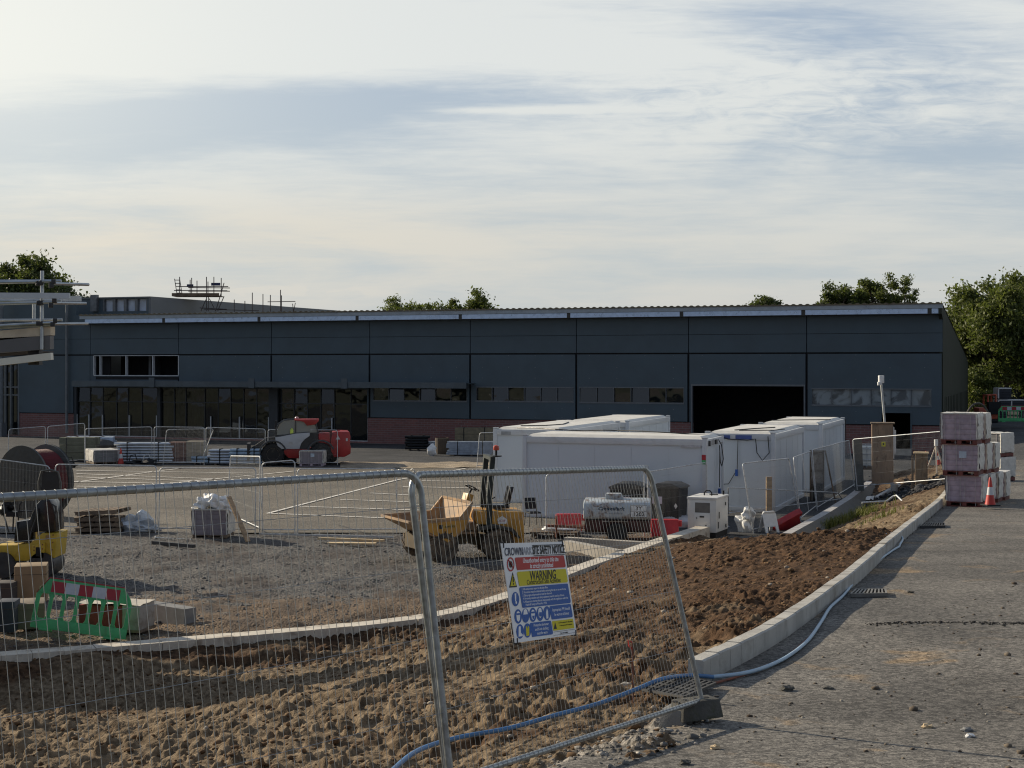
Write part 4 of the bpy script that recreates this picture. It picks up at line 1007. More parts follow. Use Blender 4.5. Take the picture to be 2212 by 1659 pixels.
for (x, y) in ((91, 611), (84, 612), (118, 609), (113, 617), (91, 654), (86, 655), (120, 650), (112, 660), (91, 699), (86, 699), (121, 693), (116, 701)): MB().box(L(x, y, -.05), (.07, .085, .075), 0, random.random()).build('coupler', steel_d, t, bevel=.01)
# ---------------------------------------------------------------- mesh fence panels
def heras(label, BL, BR_, TL, TR_, group, n_wire=None, wr=.0016, tr=.019, seg=8, foot=.14, extra=None, wires=True, name='site_fence'):
    """a tube-framed wire panel spanned between four corners (feet and tops), own lean and skew"""
    BL, BR_, TL, TR_ = map(Vector, (BL, BR_, TL, TR_)); o = BL.copy()
    BL, BR_, TL, TR_ = BL - o, BR_ - o, TL - o, TR_ - o
    W = (BR_ - BL).length; H = (TL - BL).length
    def Q(u, v): return (BL * (1 - u) + BR_ * u) * (1 - v) + (TL * (1 - u) + TR_ * u) * v
    t = thing(name, label, 'fence panel', o, 0, group)
    r = .13; ru, rv = r / W, r / H; path = [Q(0, 0), Q(0, .5), Q(0, 1 - rv)]
    for k in range(1, 6): a = PI / 2 * k / 6; path.append(Q(ru * (1 - math.cos(a)), 1 - rv * (1 - math.sin(a))))
    path += [Q(ru, 1), Q(.5, 1), Q(1 - ru, 1)]
    for k in range(1, 6): a = PI / 2 * k / 6; path.append(Q(1 - ru * (1 - math.sin(a)), 1 - rv * (1 - math.cos(a))))
    path += [Q(1, 1 - rv), Q(1, .5), Q(1, 0)]
    f = MB(); f.tube(path, tr, seg); fv = foot / H; f.tube([Q(0, fv), Q(1, fv)], tr * .9, seg)
    if extra: f.tube([Q(extra, fv), Q(extra, 1)], tr * .6, 6)
    f.build('frame', galv if tr > .0195 else galv_old, t, smooth=True)
    if wires:
        m = MB(); n_wire = n_wire or int(W / .05)
        nrm = (BR_ - BL).cross(TL - BL).normalized() * .004
        for i in range(1, n_wire):
            u = i / n_wire; a, b = Q(u, fv), Q(u, 1 + .018 / H); m.tube([a + nrm * 4.0, b + nrm * 4.0] if tr > .0195 else [a, b], wr, 4)
        for v in (.30, .52, .72, .90): m.tube([Q(0, v) + nrm * 4, Q(1, v) + nrm * 4], wr, 4)
        if tr > .0195:                      # wire ends wrapped round the tubes
            for i in range(1, n_wire):
                u = i / n_wire; e = (BR_ - BL).normalized()
                for v, R_ in ((1, tr + .002), (fv, tr + .001)):
                    c = Q(u, v); m.tube([c + (nrm.normalized() * math.cos(a) + Vector((0, 0, 1)) * math.sin(a)) * R_ for a in [k * PI / 4 for k in range(8)]], wr * .8, 3, closed=True)
        m.build('wire_mesh', wire_m, t)
    return t
NG = 'tall mesh fence panels near the camera'
TLm, TRm = P(884, 1026, 8.55), P(1402, 1011, 11.5)
BLm, BRm = P(974, 1748, 8.72), P(1526, 1558, 11.62)
heras('near mesh fence panel that carries the site safety sign', BLm, BRm, TLm, TRm, NG, tr=.021, seg=14, foot=.17, n_wire=66)
TRl = P(905, 1020, 8.5); TLl = TRl - Vector((2.385, 2.567, -.035)); BRl = P(981, 1762, 8.42); BLl = BRl - Vector((2.385, 2.567, .02))
heras('near mesh fence panel running off the left edge of the photo', BLl, BRl, TLl, TRl, NG, tr=.021, seg=14, foot=.17, n_wire=66)
FG = 'mesh fence panels round the far materials'
def flat(label, x0, x1, yt0, yt1, yb0, yb1, group, z=0.0, lean=(0, 0), **kw):
    a, b = G(x0, yb0, z), G(x1, yb1, z); ta, tb = P(x0 + lean[0], yt0, a.y), P(x1 + lean[1], yt1, b.y); return heras(label, a, b, ta, tb, group, wr=.0015, tr=.0194, **kw)
flat('fence panel in front of the brick corner at the far left', 17, 98, 927, 921, 1003, 1000, FG, lean=(2, 0))
flat('fence panel just left of the two joined posts near the far orange cone', 103, 183, 921, 914, 1002, 999, FG)
flat('upright fence panel behind the stacked pipes next to the skewed one', 333, 441, 922, 923, 1004, 1005, FG)
flat('skewed fence panel leaning out of line among the far panels', 352, 432, 928, 926, 1004, 1003, FG, lean=(8, 30))
flat('fence panel before the front of the red telehandler', 445, 573, 923, 927, 1003, 1005, FG)
flat('fence panel across the side of the red telehandler', 579, 729, 928, 929, 1005, 1005, FG)
flat('far fence panel in front of the pale glazed doors', 184, 328, 926, 922, 1001, 1002, FG)
flat('fence panel behind the left end of the white cabins', 1030, 1080, 935, 934, 1011, 1012, FG, lean=(6, 0))
MG = 'mesh fence panels along the car park edge'
flat('car park fence panel in front of the big cable drum', -60, 109, 985, 1007, 1148, 1152, MG, lean=(0, -2))
flat('car park fence panel right of the cable drum', 117, 336, 1003, 1006, 1146, 1152, MG, lean=(3, 2))
flat('car park fence panel behind the white topped paver pack', 343, 551, 1011, 1011, 1150, 1153, MG, lean=(2, 2))
flat('short angled car park fence panel beside the leaning plank', 490, 560, 985, 986, 1116, 1150, MG, lean=(8, 2))
flat('car park fence panel left of the yellow dumper', 643, 857, 1013, 1012, 1154, 1152, MG)
flat('car park fence panel between the plank and the double posts', 566, 637, 1000, 994, 1153, 1154, MG, lean=(0, 0), wires=False)
CG = 'mesh fence panels round the white cabins'
flat('fence panel end poking up behind the compressor', 1180, 1391, 1024, 1015, 1160, 1158, CG, lean=(0, 1))
flat('fence panel before the long white wall of the near cabin', 1399, 1526, 1019, 999, 1152, 1132, CG)
flat('tilted fence panel beside the white generator', 1628, 1730, 1001, 990, 1153, 1128, CG, lean=(-24, -26))
flat('narrow fence panel with a middle bar beside the cabin', 1730, 1764, 988, 975, 1128, 1100, CG, lean=(-16, -13), extra=.5, wires=False)
flat('fence panel across the timber door and the far cabin', 1766, 1846, 972, 951, 1104, 1053, CG, lean=(-12, -12))
heras('fence panel in front of the plywood meter cabinet', P(1852, 1058, 55.5), P(2048, 1042, 52), P(1841, 949, 55.5), P(2044, 931, 52), CG, wr=.0013, tr=.019)
heras('low fence panel lying on edge across the compound', G(1573, 1110, .1), G(1819, 1078, .3), P(1573, 1053, 47.7), P(1810, 1064, 54.5), CG, wires=False, tr=.019)

# ---------------------------------------------------------------- safety sign on the near panel
def pan(u, v):
    return (BLm * (1 - u) + BRm * u) * (1 - v) + (TLm * (1 - u) + TRm * u) * v
def pan_at(px, py):
    bu, bv, bd = 0, 0, 1e9
    lo = [(0, 1), (0, 1)]
    for it in range(6):
        for i in range(9):
            for j in range(9):
                u = lo[0][0] + (lo[0][1] - lo[0][0]) * i / 8; v = lo[1][0] + (lo[1][1] - lo[1][0]) * j / 8
                q = pan(u, v); d = (CX + F * q.x / q.y - px) ** 2 + (HY - F * (q.z - EYE) / q.y - py) ** 2
                if d < bd: bd, bu, bv = d, u, v
        w = (lo[0][1] - lo[0][0]) / 4; lo = [(bu - w, bu + w), (bv - w, bv + w)]
    return pan(bu, bv)
s_tl, s_tr, s_bl, s_br = pan_at(1072, 1178), pan_at(1208, 1173), pan_at(1104, 1387), pan_at(1236, 1368)
ex = ((s_tr - s_tl) + (s_br - s_bl)).normalized(); ez = ((s_tl - s_bl) + (s_tr - s_br)); ez = (ez - ex * ez.dot(ex)).normalized(); ey = ez.cross(ex)
SW = ((s_tr - s_tl).length + (s_br - s_bl).length) / 2; SH = ((s_tl - s_bl).length + (s_tr - s_br).length) / 2
ctr = (s_tl + s_tr + s_bl + s_br) / 4 - ey * .032
print('sign', SW, SH)
shx = ((s_tl + s_tr) - (s_bl + s_br)).dot(ex) / 2 / SH       # the board hangs slightly out of square with the panel
Ms = Matrix.Translation(ctr) @ Matrix((ex, ey, ez)).transposed().to_4x4()
sg = thing('safety_sign', 'white site safety notice board tied to the near mesh fence panel', 'sign', M=Ms)
def sp(u, v): return ((u - .5) * SW + (.5 - v) * SH * shx, (.5 - v) * SH)
def sq(mb, u0, u1, v0, v1, y, r=.012):
    p = []
    for (u, v, a0) in ((u1, v0, 0), (u0, v0, 90), (u0, v1, 180), (u1, v1, 270)):
        x, z = sp(u, v); cx_ = x + (-r if a0 in (0, 270) else r); cz_ = z + (-r if a0 in (0, 90) else r)
        for k in range(4): a = math.radians(a0 + 30 * k); p.append((cx_ + r * math.cos(a), y, cz_ + r * math.sin(a)))
    return mb.sheet(p[::-1], .0012)
def disc(mb, u, v, r, y, n=20, ri=None, a0=0, a1=2 * PI):
    x, z = sp(u, v)
    if ri is None: return mb.sheet([(x + r * math.cos(-2 * PI * k / n), y, z + r * math.sin(-2 * PI * k / n)) for k in range(n)], .001)
    for k in range(n):
        a, b = -(a0 + (a1 - a0) * k / n), -(a0 + (a1 - a0) * (k + 1) / n)
        mb.sheet([(x + q * math.cos(c), y, z + q * math.sin(c)) for q, c in ((r, a), (r, b), (ri, b), (ri, a))], .001)
mb = MB(); c4 = [sp(0, 0), sp(1, 0), sp(1, 1), sp(0, 1)]
mb.sheet([(x, -.003, z) for x, z in c4], -.006); mb.build('board', sg_white, sg)
y1, y2, y3 = -.0046, -.0062, -.0078
mb = MB(); sq(mb, .175, .97, .147, .275, y1); mb.build('red_panel', sg_red, sg)
mb = MB(); sq(mb, .175, .97, .292, .437, y1); sq(mb, .615, .97, .83, .93, y1, .004); mb.build('yellow_panel', sg_yel, sg)
mb = MB(); sq(mb, .175, .97, .45, .66, y1); sq(mb, .61, .97, .67, .812, y1); sq(mb, .26, .60, .82, .965, y1)
for u, v in ((.092, .565), (.095, .74), (.21, .74), (.325, .74), (.44, .74), (.552, .74), (.092, .892), (.207, .892)): disc(mb, u, v, .046, y1)
mb.build('blue_panel', sg_blue, sg)
def stick(mb, u, v, pts, y):
    x, z = sp(u, v); mb.sheet([(x + a * .046, y, z + b * .046) for a, b in pts][::-1], .001); return mb
HD = [(-.5, .1), (-.4, .55), (0, .75), (.4, .55), (.5, .1), (.4, -.5), (0, -.75), (-.4, -.5)]
for u, v, pts_ in ((.092, .562, [(-.22, .75), (.22, .75), (.12, -.35), (-.12, -.35)]), (.095, .74, HD), (.21, .728, [(-.6, 0), (-.45, .6), (0, .8), (.45, .6), (.6, 0)]), (.325, .74, HD), (.44, .728, HD),
                   (.552, .745, [(-.28, -.7), (-.28, .3), (0, .75), (.28, .3), (.28, -.7)]), (.092, .892, [(-.5, -.7), (-.35, .7), (.15, .7), (.15, -.2), (.6, -.45), (.6, -.7)])):
    mb = stick(MB(), u, v, pts_, y2)
    if v == .562: disc(mb, .092, .60, .009, y2)
    mb.build('pictogram', sg_white, sg)
mb = MB()
for u in (.095, .325): stick(mb, u, .733, [(-.42, .1), (-.42, .35), (.42, .35), (.42, .1)], y3)
stick(mb, .325, .757, [(-.3, .1), (.3, .1), (.2, -.35), (-.2, -.35)], y3); stick(mb, .44, .74, [(-.32, -.35), (.32, -.35), (.32, .25), (-.32, .25)], y3)
stick(mb, .21, .757, [(-.5, .25), (.5, .25), (.3, -.4), (-.3, -.4)], y2)
mb.build('goggles_mark', sg_blue, sg)
mb = MB(); stick(mb, .207, .895, [(-.4, -.7), (-.45, .5), (-.2, .7), (0, .2), (.2, .7), (.45, .5), (.4, -.7)], y2)
x, z = sp(.095, .375); mb.sheet([(x - .036, y2, z - .036), (x, y2, z + .036), (x + .036, y2, z - .036)][::-1], .001); mb.build('yellow_mark', sg_yel, sg)
mb = MB(); x, z = sp(.095, .375); mb.sheet([(x - .05, y1, z - .045), (x, y1, z + .052), (x + .05, y1, z - .045)][::-1], .001)
mb.bx(x - .005, x + .005, y3 - .001, y3, z - .012, z + .022); mb.bx(x - .005, x + .005, y3 - .001, y3, z - .028, z - .018)
for u0, u1, v in ((.47, .985, .03), (.47, .985, .137)): a, b = sp(u0, v), sp(u1, v); mb.bx(a[0], b[0], y1 - .001, y1, a[1] - .0022, a[1] + .0022)
x, z = sp(.655, .88); mb.sheet([(x - .022, y2, z - .022), (x, y2, z + .024), (x + .022, y2, z - .022)][::-1], .001)
x0, z0 = sp(.615, .945); x1, z1 = sp(.97, .98)
for a in ((x0, x1, z0, z0 + .0015), (x0, x1, z1, z1 + .0015)): mb.bx(a[0], a[1], y1 - .001, y1, a[2], a[3])
disc(mb, .095, .213, .022, y2, 8)
mb.build('black_mark', sg_black, sg)
mb = MB(); disc(mb, .095, .213, .046, y1, 20, .036); x, z = sp(.095, .213); mb.beam((x - .028, y3, z + .028), (x + .028, y3, z - .028), .001, .008, 0, (0, 1, 0)); mb.build('prohibition_ring', sg_red, sg)
def st(s, u, v, size, mat, sx=1, align='CENTER', bold=0): x, z = sp(u, v); return text(sg, s, size, (x, y2, z), mat, R=RXZ, sx=sx, align=align, bold=bold, shear=0)
join_text([st('Unauthorised entry to this site', .575, .185, .044, sg_white, .86, bold=.012), st('is strictly prohibited', .575, .243, .044, sg_white, .86, bold=.012),
           st('Appropriate PPE should', .79, .715, .029, sg_white, .86), st('be worn at all times', .79, .765, .029, sg_white, .86),
           st('Protective footwear', .43, .85, .027, sg_white, .9), st('and hi-vis clothing', .43, .893, .027, sg_white, .9), st('must be worn', .43, .935, .027, sg_white, .9)] +
          [st(s, .205, .473 + i * .032, .0205, sg_white, .95, 'LEFT') for i, s in enumerate(('1. All visitors must report to the site office.', '2. Permission must be obtained before entering the site or any work area.', '3. Safety signs and procedures must be observed.',
            '4. Personal protective and safety equipment must be used at all times.', '5. All persons entering this site must comply with the regulations under the', '    Health & Safety at Work Act 1974.'))], 'white_lettering')
join_text([st('SITE SAFETY NOTICE', .728, .085, .078, sg_black, .60, bold=.02), st('WARNING', .575, .347, .088, sg_black, .82, bold=.02), st('Construction Site Activities', .575, .408, .046, sg_black, .88, bold=.008),
           st('CCTV in operation for the purpose', .835, .855, .0135, sg_black), st('of crime prevention & site safety', .835, .885, .0135, sg_black), st('Site contact number', .79, .964, .013, sg_black)], 'black_lettering')
st('CROWN', .17, .09, .072, M('sign_navy', (.05, .06, .10), .5, 0, .03), .82, bold=.006); st('PARK', .365, .09, .072, sg_grey, .82)
mb = MB()
for u, v in ((.03, .015), (.975, .015), (.03, .985), (.985, .985)): x, z = sp(u, v); mb.bx(x - .003, x + .003, -.008, .03, z - .02, z + .02)
mb.build('cable_tie', sg_black, sg)

# ---------------------------------------------------------------- site cabins
def cabin(label, corner, L, W, H, long_u, z0=0.0, name='site_cabin', decor=None):
    """corner = front left foot; long_u True: long side runs along the building, else away from it"""
    t = thing(name, label, 'site cabin', (corner[0], corner[1], z0), -TH, 'white steel site cabins')
    a, b = (L, W) if long_u else (W, L)
    mb = MB(); mb.bx(.05, a - .05, .05, b - .05, .16, H - .12); mb.build('wall', cabin_w, t)
    n = 5 if long_u else 2
    g = MB()
    for i in range(1, int(a / 1.2)): x = a * i / int(a / 1.2); g.bx(x - .002, x + .002, .043, .0495, .2, H - .32)
    for i in range(1, int(b / 1.2)): y = b * i / int(b / 1.2); g.bx(a - .0495, a - .043, y - .002, y + .002, .2, H - .32)
    g.build('panel_joint', cabin_edge, t)
    f = MB()
    for x in (0, a - .16):
        for y in (0, b - .16): f.bx(x, x + .16, y, y + .16, 0, H)
    f.bx(.16, a - .16, .0, .1, H - .24, H - .02); f.bx(.16, a - .16, b - .1, b, H - .24, H - .02); f.bx(0, .1, .16, b - .16, H - .24, H - .02); f.bx(a - .1, a, .16, b - .16, H - .24, H - .02)
    f.bx(.16, a - .16, .0, .12, 0, .17); f.bx(a - .12, a, .16, b - .16, 0, .17); f.bx(0, .12, .16, b - .16, 0, .17)
    f.build('frame', M('cabin_frame', (.56, .585, .61), .45, 0, .05, 2, .14, (.36, .33, .29), 1), t, bevel=.012)
    r = MB(); r.add([(.12, .12, H - .02), (a - .12, .12, H - .02), (a - .12, b - .12, H - .02), (.12, b - .12, H - .02), (.3, .3, H + .07), (a - .3, .3, H + .07), (a - .3, b - .3, H + .07), (.3, b - .3, H + .07)],
                    [(4, 5, 6, 7), (0, 1, 5, 4), (1, 2, 6, 5), (2, 3, 7, 6), (3, 0, 4, 7)]); r.build('roof', cabin_roof, t)
    for x in (.09, a - .09):
        for y in (.09, b - .09): MB().bx(x - .09, x + .09, y - .09, y + .09, H + .002, H + .055).build('corner_casting', cabin_edge, t, bevel=.01)
    if decor: decor(t, a, b, H)
    return t
def dec_near(t, a, b, H):
    MB().bx(a - .17, a - .03, -.012, -.004, H - .72, H - .54).build('red_label', refl_r, t); MB().bx(a - .17, a - .03, -.012, -.004, H - .86, H - .72).build('green_label', green_b, t)
    MB().bx(a + .002, a + .05, .25, .42, H - .26, H - .08).bx(a + .002, a + .05, 1.25, 1.5, H - .24, H - .08).build('socket_box', steel_d, t); MB().bx(a + .002, a + .01, .75, 1.1, H - .24, H - .06).build('plate', M('plate', (.3, .3, .31), .5), t)
    c = MB(); c.tube([(a + .06, 1.6, H - .1), (a + .1, 1.9, H - .3), (a + .1, 2.2, H - .8), (a + .08, 2.05, H - 1.05), (a + .07, 1.85, H - .9), (a + .06, 1.75, H - .3)], .018, 6); c.tube([(a + .06, 1.8, H - .4), (a + .06, 1.75, 1.1)], .016, 6)
    c.build('cable', cable_m, t); MB().box((a + .07, 1.7, .95), (.09, .09, .22)).build('plug', M('blue_plug', (.02, .09, .35), .4), t)
    MB().bx(a - .9, a - .2, -.008, -.003, H - .30, H - .22).build('plate', M('faint_plate', (.46, .46, .48), .5), t)
cabin('nearest white site cabin with its long shaded wall facing the camera', (.36, 51.6), 6.65, 2.75, 2.87, True, decor=dec_near)
def dec_b(t, a, b, H): MB().bx(.35, .75, -.012, -.004, H - .24, H - .10).build('plate', M('vent_plate', (.3, .31, .32), .5), t); c = MB(); c.tube([(.8, 1, H + .09), (1.6, 1.6, H + .09), (1.9, 3, H + .09), (1.5, 5, H + .09)], .02, 6); c.build('cable', cable_m, t)
cabin('white site cabin standing behind the left end of the nearest cabin', (-.75, 57.2), 8, 2.9, 2.87, False, decor=dec_b)
q = Vector((UX * 0 - UY * 8.1 * 1.0, 0, 0)); dv = Vector((-UY, UX)) * 8.08
cabin('farthest white site cabin behind the nearest one, its roof end against the brick wall', (-.75 + dv.x + .35, 57.2 + dv.y), 7.4, 2.9, 2.87, False)
def dec_r(t, a, b, H):
    c = MB(); c.tube([(.35, -.03, H - .05), (.9, -.06, H - .22), (1.6, -.05, H - .25), (1.9, -.06, H - .2), (1.95, -.06, H - .7), (2.15, -.06, H - .98), (2.4, -.06, H - .7), (2.35, -.05, H - .1)], .018, 6)
    c.tube([(1.25, -.05, H - .25), (1.22, -.05, 1.5)], .014, 6); c.tube([(1.2, -.05, 1.5), (.9, -.05, 1.0), (.3, -.05, .95), (0, -.05, 1.1)], .014, 6)
    c.tube([(1.0, .6, H + .09), (1.4, 2, H + .09), (2.0, 3.4, H + .09)], .02, 6); c.tube([(1.2, .4, H + .09), (2.4, .9, H + .09), (2.6, 2, H + .09)], .02, 6); c.build('cable', cable_m, t)
    MB().bx(.5, .95, -.014, -.004, H - .22, H - .08).bx(1.15, 1.75, -.014, -.004, H - .22, H - .07).build('blue_strip', M('blue_strip', (.06, .10, .30), .5), t); MB().box((1.2, -.06, 1.42), (.09, .09, .24)).build('plug', M('blue_plug', (.02, .09, .35), .4), t)
cabin('white site cabin with hanging cable loops on its narrow end', (9.58 - 2.6 * UX, 53 - 2.6 * UY), 6.75, 2.6, 2.87, False, decor=dec_r)
def dec_r2(t, a, b, H): c = MB(); c.tube([(a + .03, b - .15, H), (a + .05, b - .1, H - .6), (a + .06, b, 1.2)], .022, 6); c.tube([(.3, 1.6, H + .09), (1.5, 2.6, H + .09), (a - .1, 3.2, H + .09)], .02, 6); c.build('cable', cable_m, t)
cabin('rearmost white site cabin in front of the roller door opening', (13.05 - 2.7 * UX, 61.2 - 2.7 * UY), 7.2, 2.7, 2.87, False, decor=dec_r2)
rc = MB(); H = 2.98; pl = [P(x, y, Y) for x, y, Y in ((1020 + 40, 928, 56.5),)]
def lay(pts, name, label, r=.018, z=2.97, mat=None, cat='cable'):
    mb = MB(); mb.tube([(x, y, z + dz) for x, y, dz in pts], r, 6); return tag(mb.build(name, mat or cable_m, smooth=True), label, cat)
lay([(.2, 56.2, -.02), (.9, 55.2, .02), (1.6, 53.6, .03), (2.6, 53.2, 0), (3.3, 52.6, .05), (3.8, 53.0, .02), (4.5, 52.4, .03), (5.6, 51.2, .02), (6.9, 51.0, -.05)], 'roof_cable', 'black cable snaking over the roof of the nearest cabin', .022)
# ---------------------------------------------------------------- yellow skip dumper
def wheel(t, c, r, w, axis_y=True, rim=hub_m, tyre=rubber, name='wheel', lug=14, yaw=0):
    """a tyre with lugs, rim and hub: thing > wheel > rim"""
    R = Matrix.Translation(Vector(c)) @ Matrix.Rotation(yaw, 4, 'Z') @ Matrix.Rotation(PI / 2, 4, 'X')
    mb = MB(); hw = w / 2
    mb.lathe([(r * .55, -hw * .8), (r * .62, -hw), (r * .88, -hw), (r * .97, -hw * .8), (r, -hw * .45), (r, hw * .45), (r * .97, hw * .8), (r * .88, hw), (r * .62, hw), (r * .55, hw * .8)], 28, R)
    for k in range(lug):
        a = 2 * PI * k / lug
        for sgn in (-1, 1):
            da = PI / lug if sgn > 0 else 0
            p0 = R @ Vector((math.cos(a + da) * r, math.sin(a + da) * r, 0)); p1 = R @ Vector((math.cos(a + da + .28) * r * .97, math.sin(a + da + .28) * r * .97, sgn * hw * .95))
            ct = R @ Vector((0, 0, 0)); mb.beam(p0, p1, w * .13, r * .13, 0, (p0 - ct))
    o = mb.build(name, tyre, t)
    rb = MB(); rb.lathe([(r * .12, -hw * .55), (r * .35, -hw * .45), (r * .48, -hw * .75), (r * .57, -hw * .82), (r * .57, hw * .82), (r * .48, hw * .75), (r * .35, hw * .45), (r * .12, hw * .55)], 22, R)
    rb.build('rim', rim, o, smooth=True); return o
dl = G(988, 1208); hd = math.atan2(-.50, -.86)
D = thing('site_dumper', 'muddy yellow front skip dumper with roll bar parked on the gravel', 'dumper', (dl.x - .15, dl.y + .55, -.02), hd)
D.rotation_euler = (math.radians(-1.0), math.radians(0), hd)
# local: +x forward, y left; camera sees the -y..; roll bar behind
for x, y in ((.72, .74), (.72, -.74), (-1.18, .74), (-1.18, -.74)): wheel(D, (x, y, .43), .43, .34)
sk = MB(); hw = .88
def skin(a, th=.03, m=0): sk.sheet(a, th, m)
# side profile of the skip: lip forward, high back
fl, bl = (1.78, 1.22), (-.10, 1.72); bt = [(1.20, .82), (.55, .55), (.05, .72)]
for s in (-1, 1):
    w0, w1 = hw, .86
    top = [Vector((1.80, s * w0, 1.18)), Vector((.25, s * w0, 1.22)), Vector((-.12, s * w0, 1.62))]
    low = [Vector((1.15, s * w1, .84)), Vector((.62, s * w1, .54)), Vector((.06, s * w1, .92))]
    for q in ([top[0], low[0], low[1], top[1]], [top[1], low[1], low[2], top[2]]): skin(q[:3], .03); skin([q[0], q[2], q[3]], .03)
    sk.beam(top[0], top[1], .05, .06); sk.beam(top[1], top[2], .05, .06)
P1 = [Vector((1.80, -hw, 1.18)), Vector((1.80, hw, 1.18)), Vector((1.15, .86, .84)), Vector((1.15, -.86, .84))]
skin(P1); skin([Vector((1.15, -.86, .84)), Vector((1.15, .86, .84)), Vector((.62, .86, .54)), Vector((.62, -.86, .54))]); skin([Vector((.62, -.86, .54)), Vector((.62, .86, .54)), Vector((.06, .86, .92)), Vector((.06, -.86, .92))])
skin([Vector((.06, -.86, .92)), Vector((.06, .86, .92)), Vector((-.12, hw, 1.62)), Vector((-.12, -hw, 1.62))])
sk.beam((1.80, -hw, 1.18), (1.80, hw, 1.18), .05, .06); sk.beam((-.12, -hw, 1.62), (-.12, hw, 1.62), .05, .06)
skp = sk.build('skip', yellow_w, D)
MB().sheet([(.02, hw + .012, 1.16), (1.66, hw + .012, 1.10), (1.15, hw + .012, .86), (.62, hw + .012, .57), (.09, hw + .012, .92)], .012).build('side_plate', yellow_d, skp)
dk = MB(); dk.sheet([(.42, .908, 1.06), (.80, .908, 1.05), (.80, .908, .95), (.42, .908, .96)], .004); dk.build('decal', M('decal_yellow', (.45, .28, .06), .6), skp)
Rt = Matrix.Rotation(PI, 3, 'Z') @ RXZ
text(skp, 'BARFORD', .075, (.58, .913, 1.0), sg_black, R=Rt, sx=.9); MB().bx(.80, .90, .902, .912, .95, 1.06).build('logo', sg_black, skp)
b = MB(); b.bx(-.2, 1.15, -.42, .42, .42, .58); b.bx(-.62, .1, -.34, .34, .5, .78); b.bx(1.12, 1.2, -.62, .62, .32, .72); b.cyl((.72, -.7, .43), (.72, .7, .43), .09); b.cyl((-1.18, -.7, .43), (-1.18, .7, .43), .09); b.bx(-1.9, -.5, -.36, .36, .36, .62)
b.build('chassis', M('dumper_chassis', (.10, .075, .04), .75, 0, .3, 3, .5, (.13, .10, .07), 2), D)
b = MB(); b.prism([(-1.98, .42), (-1.55, .36), (-1.35, .92), (-.62, .98), (-.56, 1.12), (-.60, 1.34), (-1.96, 1.30)], -.56, .56); b.build('engine_cover', yellow_d, D, bevel=.03)
b = MB(); b.bx(-.66, -.40, -.30, .30, .6, .98); b.bx(-.62, .02, -.52, .52, .70, .75); b.build('footplate', yellow_w, D)
b = MB()
for s in (-1, 1): b.prism([(-.62, .84), (-.62, .90), (-1.1, .98), (-1.62, .86), (-1.80, .62), (-1.74, .60), (-1.56, .80), (-1.1, .91)], s * .57, s * .92)
b.build('mudguard', M('mudguard', (.05, .048, .04), .8, 0, .25, 4, .5, (.12, .10, .07), 3), D)
b = MB(); b.bx(-1.62, -1.12, -.25, .25, 1.36, 1.47); b.prism([(-1.62, 1.47), (-1.50, 1.47), (-1.62, 1.98), (-1.74, 1.98)], -.24, .24); b.build('seat', black_gloss, D, bevel=.035)
b = MB()
for y in (.2, -.2): b.tube([(-1.15, y, 1.36), (-1.05, y * 1.3, 1.62), (-1.2, y * 1.3, 1.70)], .018, 6)
b.tube([(-.95, .36, 1.32), (-.9, .36, 1.62)], .015, 6); b.tube([(-.85, .28, 1.32), (-.78, .28, 1.55)], .015, 6); b.build('lever', black_p, D)
b = MB(); b.prism([(-.34, .95), (-.12, .95), (-.40, 1.80), (-.58, 1.74)], -.15, .15); b.build('steering_column', yellow_d, D, bevel=.02)
b = MB(); Rw = Matrix.Translation((-.60, 0, 1.93)) @ Matrix.Rotation(math.radians(-28), 4, 'Y')
ring = [Rw @ Vector((.21 * math.cos(a), .21 * math.sin(a), 0)) for a in [k * PI / 10 for k in range(20)]]; b.tube(ring, .018, 7, closed=True)
for k in (0, 7, 14): b.tube([ring[k], Rw @ Vector((0, 0, -.03))], .012, 5)
b.tube([Rw @ Vector((0, 0, -.03)), (-.50, 0, 1.76)], .03, 7); b.build('steering_wheel', black_p, D)
b = MB(); ys = .50
for s in (-1, 1): b.beam((-.98, s * ys, .62), (-.98, s * ys, 1.75), .15, .14); b.beam((-.98, s * ys, 1.75), (-1.06, s * ys, 2.78), .14, .13)
b.beam((-1.06, -ys - .07, 2.80), (-1.06, ys + .07, 2.80), .14, .10); b.build('roll_bar', green_d, D)
b = MB(); b.cyl((-1.2, .3, 2.84), (-1.2, .3, 2.87), .16); b.cyl((-1.2, .3, 2.87), (-1.2, .3, 3.02), .03); b.build('beacon_stand', black_p, D)
MB().lathe([(.085, 0), (.09, .06), (.075, .12), (.02, .145)], 14, Matrix.Translation((-1.2, .3, 3.02))).build('beacon', M('amber_red', (.45, .07, .04), .35), D, smooth=True)
_rear = None
st_ = MB(); st_.sheet([(-1.46, .573, .98), (-1.22, .573, .98), (-1.20, .573, 1.12), (-1.34, .573, 1.20), (-1.48, .573, 1.10)][::-1], -.003); st_.build('sticker', white_p, D); text(D, 'ACOP', .09, (-1.33, .58, 1.06), M('sticker_ink', (.45, .12, .12), .5), R=Rt, sx=.8)

_pv = Matrix.Translation((-.38, 0, 0)) @ Matrix.Rotation(math.radians(-19), 4, 'Z') @ Matrix.Translation((.38, 0, 0))
for ch in D.children:                                # the articulated rear half is steered round
    nm = ch.name.split('.')[0]
    if nm in ('engine_cover', 'mudguard', 'seat', 'lever', 'roll_bar', 'beacon_stand', 'beacon', 'sticker', 'lettering', 'footplate') or (nm == 'wheel' and ch.data.vertices[0].co.x < -.3): ch.matrix_local = _pv
# ---------------------------------------------------------------- red telehandler
tl = G(553, 1006); TH_ = thing('telehandler', 'red telehandler with grey cab door and raised red roof beside the far fence', 'telehandler', (tl.x, tl.y + .9, 0), math.radians(9))
